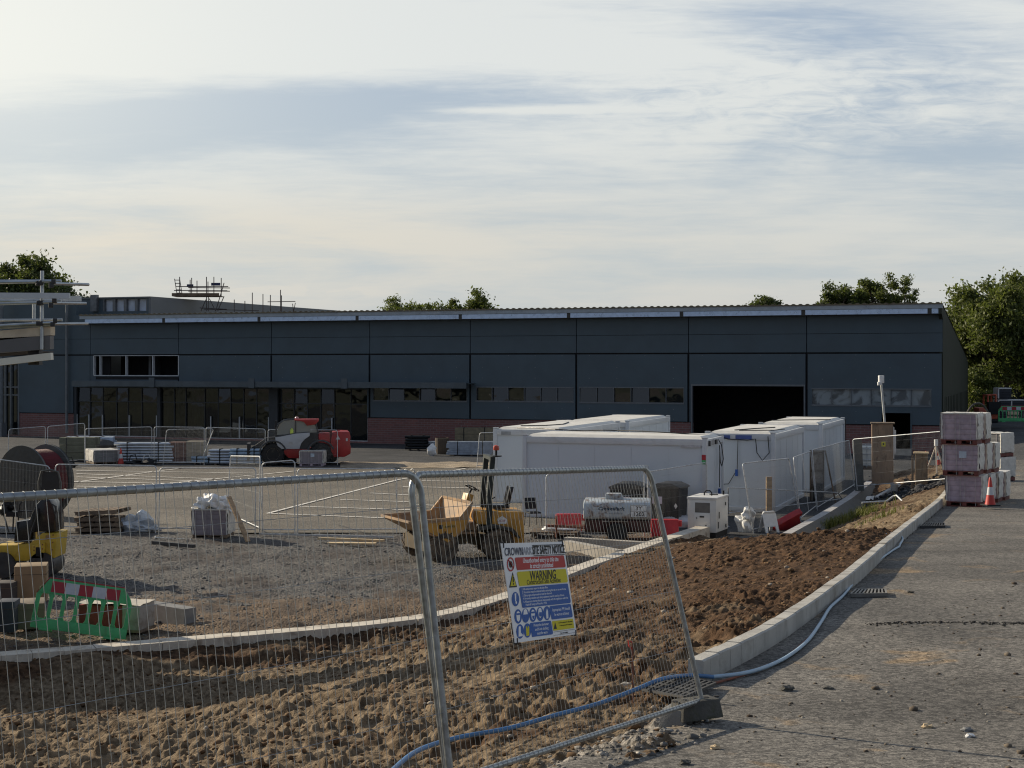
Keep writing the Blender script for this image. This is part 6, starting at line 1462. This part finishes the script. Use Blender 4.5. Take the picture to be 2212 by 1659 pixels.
# far right: excavator arm, hoop, crates, green barrier
q = P(2120, 907, 96); t = thing('mini_excavator', 'small orange excavator partly hidden behind the paver stack', 'excavator', (q.x, q.y, 1.2), 0); o0 = t.location; L = lambda px, py, dy=0: Vector(P(px, py, 96)) + Vector((0, dy, 0)) - o0
b = MB(); a = L(2136, 905); b.bx(L(2106, 0).x, L(2150, 0).x, -.7, .7, .35, .6); b.build('track', black_p, t, bevel=.1)
b = MB(); b.bx(L(2108, 0).x, L(2128, 0).x, -.6, .6, .6, L(0, 880).z); b.bx(L(2128, 0).x, L(2150, 0).x, -.6, .6, .6, L(0, 885).z); b.build('body', orange_m, t, bevel=.12)
b = MB(); b.tube([L(2134, 880), L(2134, 854), L(2151, 853), L(2151, 880)], .07, 6); b.tube([L(2134, 880, .9), L(2134, 854, .9), L(2151, 853, .9), L(2151, 880, .9)], .07, 6); b.beam(L(2134, 854), L(2134, 854, .9), .1, .1); b.beam(L(2151, 853), L(2151, 853, .9), .1, .1); b.build('canopy_frame', orange_m, t); b = MB(); x = L(2141, 884); b.bx(x.x - .4, x.x + .4, -.75, -.3, x.z - .3, x.z + .5); b.build('seat', black_p, t)
q = P(2112, 905, 70); mb = MB(); mb.tube([P(2112, 905, 70) + Vector((.58 * math.cos(a), .15 * math.sin(a * 2), .75 * math.sin(a))) for a in [k * PI / 16 for k in range(32)]], .055, 8, closed=True); tag(mb.build('pipe_coil', M('coil_black', (.05, .045, .035), .5), smooth=True), 'coil of black pipe standing on edge behind the paver stack', 'pipe coil')
cg = 'dark plastic wrapped crates far right'
for lab, x, y0, y1 in (('dark white-edged crate on top of the far pile', 2166, 840, 862), ('dark crate on the left of the middle row of the far pile', 2166, 865, 886), ('dark crate on the right of the middle row of the far pile', 2194, 865, 886), ('dark crate at the bottom left of the far pile', 2157, 888, 909), ('dark crate cut by the right edge at the bottom of the far pile', 2222, 888, 909)):
    a, c = P(x - 13, y0, 97), P(x + 13, y1, 97); t = thing('wrapped_crate', lab, 'crate', ((a.x + c.x) / 2, 97, c.z), 0, cg); w, h = c.x - a.x, a.z - c.z
    b = MB(); b.bx(-w / 2, w / 2, -.5, .5, .0, h); [b.bx(-w / 2 + .06, w / 2 - .06, -.53, -.5, z, z + .06) for z in (.15, .3, .45)]; b.build('crate_body', crate_d, t, bevel=.03); b = MB(); b.bx(-w / 2 - .03, w / 2 + .02, -.54, .54, h, h + .07); b.bx(-w / 2 - .07, -w / 2 - .002, -.5, .5, .05, h + .05); b.build('wrap', white_p, t)
def chap8(name, label, M_, W=1.9, H=1.0, seven=7):
    t = thing(name, label, 'barrier', M=M_, group='green plastic pedestrian barriers'); xs0, z0, z1 = -W / 2, .10, .70
    b = MB()
    out = [(-W / 2, .08), (-W / 2 + .02, .02), (W / 2 - .02, .02), (W / 2, .08), (W / 2, .62), (W / 2 - .06, .78), (W / 2 - .20, 1.0), (-W / 2 + .20, 1.0), (-W / 2 + .06, .78), (-W / 2, .62)]
    sl = []
    for i in range(seven):
        cx_ = -W / 2 + .17 + (W - .34) * i / (seven - 1); sl.append(cx_)
    # solid frame around the slots: bottom rail, posts between slots, top panel
    b.prism([(-W / 2, .02), (W / 2, .02), (W / 2, .22), (-W / 2, .22)], -.03, .03)
    b.prism([(-W / 2, .70), (W / 2, .70), (W / 2 - .04, .80), (W / 2 - .2, 1.0), (-W / 2 + .2, 1.0), (-W / 2 + .04, .80)], -.03, .03)
    edges_ = [-W / 2] + [v for c in sl for v in (c - .092, c + .092)] + [W / 2]
    for a, c in zip(edges_[0::2], edges_[1::2]): b.bx(a, c, -.03, .03, .22, .70)
    for c in sl:
        for s in (-1, 1): b.prism([(c + s * .092, .70), (c + s * .092, .62), (c + s * .06, .70)][::s], -.03, .03); b.prism([(c + s * .092, .22), (c + s * .092, .28), (c + s * .06, .22)][::-s], -.03, .03)
    b.bx(-W / 2 + .2, -W / 2 + .4, -.2, .2, -.02, .02); b.bx(W / 2 - .4, W / 2 - .2, -.2, .2, -.02, .02)
    o = b.build('body', green_b, t, bevel=.006)
    n = 5; x0 = -W / 2 + .26; ww = (W - .52) / n
    for i in range(n): MB().bx(x0 + i * ww, x0 + (i + 1) * ww, -.036, -.031, .74, .955).build('reflective_panel', (refl_r, refl_w)[i % 2], t)
    MB().beam((-W / 2 + .2, 0, 1.012), (W / 2 - .2, 0, 1.012), .06, .022).beam((-W / 2 - .0, 0, .70), (-W / 2 + .2, 0, 1.012), .06, .022).build('top_strip', red_dull, t); return t
chap8('pedestrian_barrier', 'far green barrier standing before the pile of dark crates', Matrix.Translation(P(2190, 911, 93)), 2.0, 1.0, 8)
gb = P(172, 1368, 28.6)
chap8('pedestrian_barrier', 'tilted green barrier with red and white panels leaning on a wrapped block pack', Matrix.Translation(gb + Vector((-.04, 0, -.02))) @ Matrix.Rotation(math.radians(7.5), 4, 'Y') @ Matrix.Rotation(math.radians(-14), 4, 'X') @ Matrix.Rotation(math.radians(6), 4, 'Z'), 1.85)
# ---------------------------------------------------------------- left: blocks, boxes, roller, drums
t = thing('block_pack', 'red and grey block pack under a cream sheet behind the tilted green barrier', 'paver pack', (G(224, 1378).x, 29.7, .0), math.radians(-12), 'paver packs on the yard')
MB().bx(-.68, .28, -.32, .34, .08, .52).build('red_blocks', M('deep_red_block', (.24, .04, .04), .8, 0, .25, 4, .3, (.08, .05, .04), 4), t, bevel=.01); MB().bx(.285, .66, -.34, .34, .05, .54).build('grey_blocks', M('pale_block', (.33, .31, .28), .85, 0, .12, 4, .3), t, bevel=.01)
b = MB(); rr = random.Random(5); vs = [(-.70 + 1.38 * i / 8, -.35 + .72 * j / 5, .545 + rr.uniform(0, .035)) for i in range(9) for j in range(6)]; b.add(vs, [(i * 6 + j, i * 6 + j + 1, (i + 1) * 6 + j + 1, (i + 1) * 6 + j) for i in range(8) for j in range(5)]); b.build('cream_sheet', M('cream_sheet', (.55, .50, .42), .7, 0, .12, 4, .25), t, smooth=True)
MB().bx(-.7, .68, -.34, .36, 0, .05).build('pallet', wood_d, t)
t = pack_proto('paver_pack', 'grey paver pack topped with bunched white plastic sheet', (G(446, 1168).x, 45.6, 0), math.radians(-4), 'paver packs on the yard', w=1.08, d=.9, h=.78, tall=.10, body=paver2, pal=wood_d, sides=True)
b = MB()
for i, (x, y, z, r) in enumerate(((-.3, -.2, 1.02, .24), (.05, -.1, 1.12, .28), (.36, -.15, 1.0, .24), (-.15, .2, 1.1, .25), (.3, .2, 1.05, .22), (-.48, 0, .9, .16), (.52, -.1, .86, .16))): b.blob((x, y, z), r, 0, .38, 3, 20 + i, (1, .8, .75))
b.build('plastic_sheet', white_s, t, smooth=True)
q = G(676, 1006); pack_proto('paver_pack', 'purple paver pack in front of the telehandler rear wheel', (q.x, q.y, 0), math.radians(-2), 'paver packs on the yard', w=1.25, d=1.0, h=.66, body=paver2, pal=paver, sides=True, lab=True)
q = G(245, 1002); pack_proto('paver_pack', 'grey block pack with white edges beside the small far cone', (q.x - .7, q.y + .3, 0), math.radians(28), 'paver packs on the yard', w=1.3, d=2.0, h=.62, body=conc_grey, pal=wood_d)
q = G(384, 1001); pack_proto('paver_pack', 'dark red brick pack standing on end beside the pipe bundles', (q.x, q.y + .4, 0), 0, 'paver packs on the yard', w=1.0, d=.9, h=1.1, tall=.05, body=M('dark_brick', (.12, .055, .045), .85, 0, .25, 5), pal=wood_d, sides=False)
q = G(421, 1001); pack_proto('paver_pack', 'buff block pack right next to the dark red brick pack', (q.x, q.y + .4, 0), 0, 'paver packs on the yard', w=1.0, d=.9, h=1.15, tall=.05, body=M('buff_block', (.27, .235, .18), .85, 0, .15, 4), pal=wood_d, sides=False)
BXG = 'timber boxes by the roller'
tan = M('tan_box', (.31, .225, .13), .75, 0, .12, 1.5, .25, (.2, .14, .08), 2); tan_d = M('dull_box', (.19, .155, .11), .8, 0, .15, 1.5, .3, (.1, .08, .06), 2)
def tbox(label, px, py, w, d, h, mat, rz):
    p = G(px, py); t = thing('timber_box', label, 'box', p, rz, BXG); MB().bx(-w / 2, w / 2, -d / 2, d / 2, 0, h).build('box_body', mat, t, bevel=.012); MB().bx(-w / 2 - .006, w / 2 + .006, -d / 2 - .006, d / 2 + .006, h * .76, h * .775).build('lid_seam', wood_d, t); return t
tbox('tall tan box with a bright top standing by the yellow roller', 68, 1296, .70, .70, .82, tan, .25); tbox('dull brown box lying against the left end of the green barrier', 68, 1352, .52, .8, .52, tan_d, .3); tbox('dark blue grey box at the left edge in front of the tan box', 18, 1362, .36, .5, .62, M('slate_box', (.05, .058, .075), .7), .1); tbox('dark box with white papers on its lid at the left edge', 14, 1304, .42, .5, .50, M('dark_box', (.07, .06, .055), .8), 0)
# ride-on roller
p = G(62, 1250); R0 = thing('ride_on_roller', 'yellow ride-on roller with black seat and controls at the left edge', 'roller', (p.x - .05, p.y + .5, 0), 0)
o0 = R0.location; Yr = o0.y - .45; L = lambda px, py, dy=0: Vector(P(px, py, Yr)) + Vector((0, dy, 0)) - o0
def pp(pl): return [(L(*q).x, L(*q).z) for q in pl]
b = MB(); b.prism(pp([(-10, 1178), (34, 1178), (64, 1174), (90, 1152), (122, 1153), (117, 1206), (92, 1208), (60, 1212), (30, 1212), (-10, 1214)]), -.42, .5); b.build('chassis', yellow_r, R0, bevel=.02)
b = MB(); b.prism(pp([(70, 1178), (98, 1172), (96, 1205), (70, 1206)]), -.50, -.42); b.build('side_plate', yellow_r, R0, bevel=.01)
b = MB(); q = L(84, 1190); b.bx(q.x - .06, q.x + .06, -.51, -.495, q.z - .13, q.z + .10); b.build('plate_slot', black_p, R0)
b = MB()
for x, y in ((75, 1181), (93, 1176), (75, 1188), (93, 1185), (114, 1156), (113, 1172), (112, 1188)): q = L(x, y); b.cyl((q.x, -.505 if x < 100 else -.43, q.z), (q.x, -.40, q.z), .018, n=8)
b.build('bolt', rust, R0)
q = L(103, 1160); MB().cyl((q.x, -.46, q.z), (q.x, -.40, q.z), .055).build('boss', M('rusty_boss', (.3, .19, .08), .7), R0)
for x in (6, 90): q = L(x, 1212); mb = MB(); mb.lathe([(.05, -.38), (.33, -.38), (.33, .5), (.05, .5)], 26, Matrix.Translation((q.x, 0, .33)) @ Matrix.Rotation(PI / 2, 4, 'X')); mb.build('roller_drum', steel_d, R0, smooth=True)
b = MB(); b.prism(pp([(26, 1175), (30, 1128), (60, 1124), (70, 1100), (82, 1098), (62, 1172)]), -.35, .35); b.build('cowl', black_gloss, R0, bevel=.05)
b = MB(); q = L(88, 1100); b.prism(pp([(62, 1152), (66, 1112), (74, 1092), (86, 1078), (102, 1080), (112, 1092), (118, 1112), (119, 1150), (92, 1150)]), -.36, .36); b.build('seat', black_gloss, R0, bevel=.06)
b = MB()
for pl in (((62, 1172), (70, 1142), (79, 1116), (76, 1098)), ((28, 1148), (30, 1116), (40, 1104), (70, 1104)), ((120, 1110), (122, 1094), (112, 1088)), ((40, 1124), (44, 1090), (52, 1078)), ((20, 1150), (8, 1110), (14, 1092))): b.tube([L(x, y, -.02) for x, y in pl], .02, 6)
b.build('control_rail', M('scuffed_black', (.04, .042, .045), .3, .3), R0, smooth=True)
b = MB(); b.tube([L(76, 1140, .35), L(74, 1042, .35), L(80, 1020, .35), L(100, 1017, .35), L(116, 1022, .35), L(122, 1045, .35), L(122, 1140, .35)], .028, 7); b.build('roll_hoop', M('dark_hoop', (.10, .105, .10), .4, .4), R0, smooth=True)
b = MB(); a, c, d_, e = L(77, 1072, .36), L(120, 1072, .36), L(116, 1022, .36), L(82, 1021, .36); b.sheet([a, c, d_, e], .03); b.build('back_panel', M('panel_black', (.022, .026, .028), .45), R0)
b = MB(); b.blob(L(10, 1098), .17, 0, .3, 2, 3); b.blob(L(24, 1090), .14, 0, .3, 2, 6); b.box(L(30, 1110), (.3, .3, .12)); b.build('console', black_p, R0)
# cable drums
def drum(label, c, r, wd, az, gap_mat, board, seed=0):
    t = thing('cable_drum', label, 'cable drum', (c[0], c[1], 0), 0, 'big wooden cable drums'); Mx = Matrix.Translation((0, 0, r)) @ Matrix.Rotation(az, 4, 'Z') @ Matrix.Rotation(PI / 2, 4, 'Y')
    for s in (-1, 1):
        mb = MB(); mb.lathe([(0, s * wd / 2 - .04), (r, s * wd / 2 - .04), (r, s * wd / 2 + .04), (0, s * wd / 2 + .04)], 48, Mx); mb.build('flange', board, t)
        mb = MB(); mb.lathe([(r * .985, s * (wd / 2 + .045) - .01), (r * 1.008, s * (wd / 2 + .045) - .01), (r * 1.008, s * (wd / 2 + .045)+ .005), (r * .985, s * (wd / 2 + .045) + .005)], 48, Mx); mb.build('rim_band', steel_d, t)
    n = 16; prof = [(r * .45, -wd / 2 + .05)]
    for i in range(n):
        z = -wd / 2 + .05 + (wd - .1) * i / n; z2 = z + (wd - .1) / n; prof += [(r * .84, z), (r * .87, (z + z2) / 2)]
    prof += [(r * .84, wd / 2 - .05), (r * .45, wd / 2 - .05)]; mb = MB(); mb.lathe(prof, 40, Mx); mb.build('cable_winding', gap_mat, t, smooth=True)
    mb = MB(); mb.lathe([(.05, -wd / 2 - .07), (.16, -wd / 2 - .07), (.16, -wd / 2 - .041), (.05, -wd / 2 - .041)], 16, Mx); mb.build('hub_plate', steel_d, t); return t
drum('big grey boarded drum wound with red cable at the left', (-16.9, 51.6), 1.27, 1.1, math.radians(60), redcab, drum_w)
drum('paler wooden drum cut by the left edge in front of the red cable one', (-19.3, 48.9), 1.2, 1.1, math.radians(35), M('black_winding', (.02, .02, .022), .5), drum_l)
# pallets, sacks and rubbish behind the pallets
p = G(214, 1150); gq = 'weathered wooden pallets in the stack'
for i in range(4):
    t = thing('wooden_pallet', ('weathered pallet at the bottom of the pallet stack', 'weathered pallet second from the ground in the pallet stack', 'weathered pallet third from the ground in the pallet stack', 'top pallet of the stack, tilted and askew')[i], 'pallet', (p.x + (.0, .08, -.05, .05)[i], p.y + .3, .02 + .165 * i), (.05, -.03, .1, -.2)[i], gq)
    if i == 3: t.rotation_euler = (.02, -.07, -.25); t.location.z += .06
    b = MB(); [b.bx(-.75 + k * .3, -.52 + k * .3, -.5, .5, .12, .142) for k in range(5)]; b.build('deck', wood_d, t); b = MB(); [b.bx(-.72, .73, y - .05, y + .05, .025, .118) for y in (-.44, 0, .44)]; b.build('bearer', wood_d, t); b = MB(); [b.bx(x - .05, x + .05, -.5, .5, 0, .022) for x in (-.6, 0, .6)]; b.build('bottom_board', wood_d, t)
for lab, x, y, s, sd in (('crumpled white plastic sheet next to the pallet stack', 275, 1150, .30, 3), ('white plastic sack lying just right of the crumpled sheet', 306, 1150, .36, 7)):
    b = MB(); c = G(x, y); b.blob(c + Vector((0, .2, .25)), s, 0, .42, 3, sd, (1.0, .7, .8)); b.blob(c + Vector((.25, .1, .12)), s * .6, 0, .4, 3, sd + 1, (1.2, .8, .6)); tag(b.build('plastic_sack', M('grey_white_sheet', (.50, .54, .58), .4, 0, .12, 4, .1, bump=.012, bscale=14), smooth=True), lab, 'sack')
heras('rusty mesh frame lying flat between the sacks and the plastic topped pack', G(335, 1162, .02), G(412, 1166, .02), P(340, 1142, 49) * 1 + Vector((0, 0, .0)), P(412, 1146, 48.6), 'flat lying mesh', n_wire=9, wr=.012, tr=.019)
plank('dark rail lying along the gravel under the plastic topped pack', G(330, 1172, .06), G(420, 1180, .06), .1, .1, steel_d, 'rail', cat='rail')
# far materials: bundles of pipes and boards
def bundle(label, x0, x1, yb, n_row, n_lay, mat, r, name='pipe_bundle', dx=0, cat='pipe bundle', straps=True, box=False, z=0.06, group='material bundles by the building'):
    a, c = G(x0, yb), G(x1, yb); t = thing(name, label, cat, (a.x, a.y, 0), 0, group); b = MB(); L_ = c.x - a.x
    for l in range(n_lay):
        for k_ in range(n_row):
            o_ = random.uniform(-.12, .12)
            if box: b.bx(o_, L_ + o_, k_ * 2.1 * r - r, k_ * 2.1 * r + r, z + l * 2.15 * r, z + l * 2.15 * r + 2 * r)
            else: b.tube([(o_, k_ * 2.05 * r, z + r + l * 2.05 * r), (L_ + o_, k_ * 2.05 * r, z + r + l * 2.05 * r)], r, 7)
    b.build('pipes' if not box else 'boards', mat, t)
    if straps: 
        for u in (.2, .75): MB().bx(L_ * u, L_ * u + .05, -r * 1.1, n_row * 2.05 * r - r * .9, z, z + n_lay * 2.1 * r + .01).build('strap', dark_gap, t)
    b = MB(); [b.bx(L_ * u, L_ * u + .1, -.1, n_row * 2.05 * r, 0, z) for u in (.1, .5, .9)]; b.build('bearer', wood_d, t); return t
bundle('long pale pipe bundle behind the small far cone', 250, 372, 1001, 5, 7, alu, .075)
bundle('pale pipe bundle in front of the red machine front wheel', 452, 562, 1004, 5, 5, alu, .075)
bundle('bluish shorter pipe bundle at the right end of the pale pipes', 498, 565, 1005, 3, 5, M('blue_grey_pipe', (.30, .40, .50), .4, .3), .08)
bundle('small bluish pipe bundle left of the pale pipes by the telehandler', 415, 462, 1003, 3, 2, M('blue_grey_pipe', (.30, .40, .50), .4, .3), .09)
bundle('pale blue insulation lengths stacked under the glass front on the left', 140, 242, 964, 4, 2, M('pale_blue_board', (.42, .52, .66), .6), .13, box=True)
bundle('dull green timber crate below the pale blue lengths', 130, 205, 996, 2, 3, M('dull_green_crate', (.10, .11, .075), .8), .2, box=True, name='timber_crate', cat='crate')
bundle('black bundled posts at the left end of the brick wall materials', 878, 925, 973, 4, 5, black_p, .085)
bundle('bright metal lengths beside the brown drum at the brick wall', 922, 1062, 972, 3, 4, alu, .06)
bundle('stacked bluish roof sheets nearest the white cabin', 968, 1066, 984, 6, 6, M('blue_grey_sheet', (.28, .33, .40), .45, .2), .06, box=True)
bundle('tan timber stack high against the brick wall', 985, 1066, 966, 3, 3, M('tan_stack', (.21, .175, .11), .7), .19, box=True)
p = G(955, 980); mb = MB(); mb.lathe([(.42, 0), (.42, .95), (.36, .96), (.36, .9), (0, .9)], 20, Matrix.Translation(p)); tag(mb.build('brown_drum', M('brown_drum', (.07, .052, .035), .7, 0, .2, 2)), 'dark brown open drum standing in front of the metal lengths', 'drum')
mb = MB(); p = G(933, 983); mb.blob(p + Vector((0, -.3, .28)), .36, 0, .3, 2, 4, (.9, .7, .95)); tag(mb.build('litter_bag', white_s, smooth=True), 'small white litter bag leaning on the brown drum', 'bag')
mb = MB(); p = G(212, 969); mb.blob(p + Vector((.3, 0, .25)), .6, 0, .25, 2, 9, (1.5, .8, .55)); tag(mb.build('tarpaulin', M('dark_tarp', (.02, .022, .024), .7), smooth=True), 'dark tarpaulin heap at the end of the pale blue lengths', 'tarpaulin')
for lab, x, y, s in (('black coiled hose lying beside the small far cone', 288, 1004, .32), ('black machine part with a hoop lying by the pipe bundles', 318, 1004, .4), ('black and white bagged litter near the painted bay lines', 86 + 65, 1010, .3)):
    p = G(x, y); t = thing('site_clutter', lab, 'clutter', p, 0); b = MB(); b.blob((0, .1, .12), s, 0, .3, 2, int(x), (1.3, .8, .5)); b.build('clutter_body', black_p, t, smooth=True); b = MB(); b.tube([(-.25, 0, .1), (-.15, 0, .5), (.1, 0, .55), (.25, 0, .1)], .03, 6); b.build('hoop', galv_old if x > 300 else black_p, t)
p = G(530, 1004); bundle('black stacked battens under the nose of the red telehandler', 574, 640, 1004, 4, 4, black_p, .11, box=True)
# ---------------------------------------------------------------- foreground: pipe, feet, gratings, pin, stones
def surf(x, y):
    if (y > 13.1 and x > float(xB(y)) - .1) or (y <= 13.1 and x > 1.55): return float(road_z(np.array([x]), np.array([y]))[0])
    return max(soil_at(x, y) if fnd(np.array([x]), np.array([y]))[0] > -.3 else -9, float(road_z(np.array([x]), np.array([y]))[0]) if fnd(np.array([x]), np.array([y]))[0] < .3 or x > float(xB(y)) else -9)
def lay_px(pl, lift=0.03): 
    out = []
    for q in pl:
        p = hit(q[0], q[1], surf); out.append((p.x + (.05 if p.y > 13.4 else 0), p.y, surf(p.x, p.y) + lift + (q[2] if len(q) > 2 else 0)))
    return smooth_pl(out, 6)
bp = lay_px([(840, 1690, .03), (900, 1648, .05), (985, 1618, .05), (1100, 1596, .05), (1200, 1572, .06), (1290, 1543, .05), (1370, 1515, .06), (1430, 1493, .07), (1490, 1482, .06), (1540, 1477, .02)], .03)
mb = MB(); mb.tube(bp, .019, 12); tag(mb.build('water_pipe', blue_p, smooth=True), 'bright blue water pipe lying under the near fence', 'pipe')
hp = lay_px([(1538, 1477, .02), (1590, 1467, .01), (1640, 1450), (1690, 1425), (1735, 1390), (1765, 1350), (1785, 1318), (1815, 1290), (1840, 1260), (1875, 1228), (1915, 1198), (1944, 1180)], .03)
hp = hp[:-2]
hp += [tuple(P(1944, 1176, 27.6)), tuple(P(1950, 1164, 28.6)), tuple(P(1940, 1154, 28.9)), tuple(P(1918, 1153, 28.6)), tuple(P(1888, 1161, 27.9))]
mb = MB(); mb.tube(smooth_pl(hp, 3), .019, 10); tag(mb.build('hose', pale_blue, smooth=True), 'pale blue hose running along the foot of the road kerb', 'hose')
mb = MB(); mb.tube(lay_px([(1530, 1485), (1600, 1462), (1660, 1440), (1700, 1415), (1740, 1380)], .02), .012, 6); tag(mb.build('thin_cable', rust, smooth=True), 'thin brown cable lying beside the blue pipe at the kerb', 'cable')
fb = hit(1508, 1548, surf); ang = math.atan2(2.9, 1.9)
def footb(label, px, py, dz, s=1, rz=0, mat=moss_block):
    p = hit(px, py, surf); t = thing('concrete_block', label, 'concrete block', (p.x, p.y, surf(p.x, p.y) + dz), ang + rz, 'concrete feet under the near fence')
    b = MB(); b.add([(-.33 * s, -.11, 0), (.33 * s, -.11, 0), (.33 * s, .11, 0), (-.33 * s, .11, 0), (-.29 * s, -.085, .15), (.29 * s, -.085, .15), (.29 * s, .085, .15), (-.29 * s, .085, .15)], [(0, 3, 2, 1), (4, 5, 6, 7), (0, 1, 5, 4), (1, 2, 6, 5), (2, 3, 7, 6), (3, 0, 4, 7)]); b.build('block', mat, t, bevel=.015); b = MB(); [b.cyl((x, 0, .145), (x, 0, .153), .022) for x in (-.2, -.1, 0, .1, .2)]; b.build('socket', dark_gap, t); return t
footb('mossy concrete fence foot under the right post of the sign panel', 1503, 1550, -.01, .6, -.5); footb('concrete fence foot lying half hidden behind the mossy one', 1462, 1556, -.05, .42, .1, conc_grey)
def grate(label, corners, n, m_, z=.05, name='drain_grating', mat=steel_d, h=.05):
    c = [hit(*q, surf) for q in corners]; c = [Vector((p.x, p.y, surf(p.x, p.y) + z)) for p in c]; o = (c[0] + c[1] + c[2] + c[3]) / 4; c = [p - o for p in c]; b = MB()
    for i in range(n + 1): u = i / n; b.beam(c[0].lerp(c[1], u), c[3].lerp(c[2], u), .022, h)
    for j in range(m_ + 1): v = j / m_; b.beam(c[0].lerp(c[3], v), c[1].lerp(c[2], v), .022, h * .98)
    ob = b.build(name, mat); ob.location = o; return tag(ob, label, 'grating')
grate('black plastic grating mat lying under the blue pipe by the near post', [(1478, 1522), (1388, 1505), (1452, 1470), (1545, 1490)], 9, 5, .05, mat=M('grey_black', (.06, .058, .055), .7), h=.02)
GG = 'gully gratings in the road'
o = grate('open gully grating against the kerb nearer the camera', [(1838, 1292), (1915, 1291), (1912, 1281), (1850, 1281)], 9, 1, .035, 'gully_grating', M('iron_grating', (.22, .21, .19), .6, .4, .2, 6)); o['group'] = GG
o = grate('gully grating further up the kerb toward the paver stack', [(1988, 1142), (2040, 1141), (2040, 1135), (1996, 1135)], 9, 1, .035, 'gully_grating', steel_d); o['group'] = GG
p = hit(1368, 1503); t = thing('marker_pin', 'thin rusty marker pin with an orange tip standing in the soil', 'marker pin', (p.x, p.y, soil_at(p.x, p.y) - .1)); top = P(1366, 1388, p.y) - t.location
MB().tube([(0, 0, 0), top], .009, 6).build('rod', rust, t); MB().tube([top + Vector((0, 0, -.06)), top + Vector((-.03, 0, -.03)), top + Vector((-.035, 0, .02)), top], .008, 5).build('hook', cone_o, t)
SG = 'loose stones and scraps on the road'
for lab, x, y, s, m_ in (('dark lump of soil lying on the road below the kerb', 1700, 1494, .05, moss_block), ('yellow chip of timber on the road near the fence shadow', 1545, 1620, .035, wood_l), ('small dark stone at the centre of the dusty road', 1790, 1490, .03, moss_block), ('pale pebble near the bottom right corner of the road', 2095, 1594, .03, white_p), ('dark stone beside the pale pebble at the bottom right', 2088, 1583, .035, conc_grey), ('pale chip of wood lying on the road toward the bottom right', 2003, 1574, .035, wood_l), ('dark clod on the bare road before the gully grating', 1968, 1281, .035, moss_block), ('small lump of dirt at the bottom of the road', 1480, 1655, .035, moss_block), ('pale stone lying at the foot of the near fence rail', 1375, 1545, .03, conc), ('brown stone under the bottom rail of the near fence', 1440, 1582, .035, conc_grey), ('flat pale stone on the soil beside the marker pin', 1352, 1480, .03, conc)):
    p = hit(x, y, surf); mb = MB(); mb.blob((0, 0, 0), s, 0, .3, 2, x, (1.3, .9, .6)); o = tag(mb.build('loose_stone', m_), lab, 'stone', SG); o.location = (p.x, p.y, surf(p.x, p.y) + s * .3)
# ragged ridge of broken tarmac across the road
pts = []; rg = np.random.default_rng(77)
for i in range(900):
    t_ = rg.uniform(0, 1); x = 4.2 + 3.6 * t_ + rg.normal() * .05; y = 17.05 + (.05 + .12 * t_) * rg.normal() + .06 * math.sin(x * 4); pts.append((x, y, float(road_z(np.array([x]), np.array([y]))[0]) + .004))
scatter('broken_tarmac', 'ragged line of dark broken tarmac crumbs across the road', np.array(pts), .009 * rg.lognormal(0, .45, len(pts)), island_mat('tar_crumb', (.02, .02, .02), (.07, .068, .065), (.14, .13, .12), .9), 78)
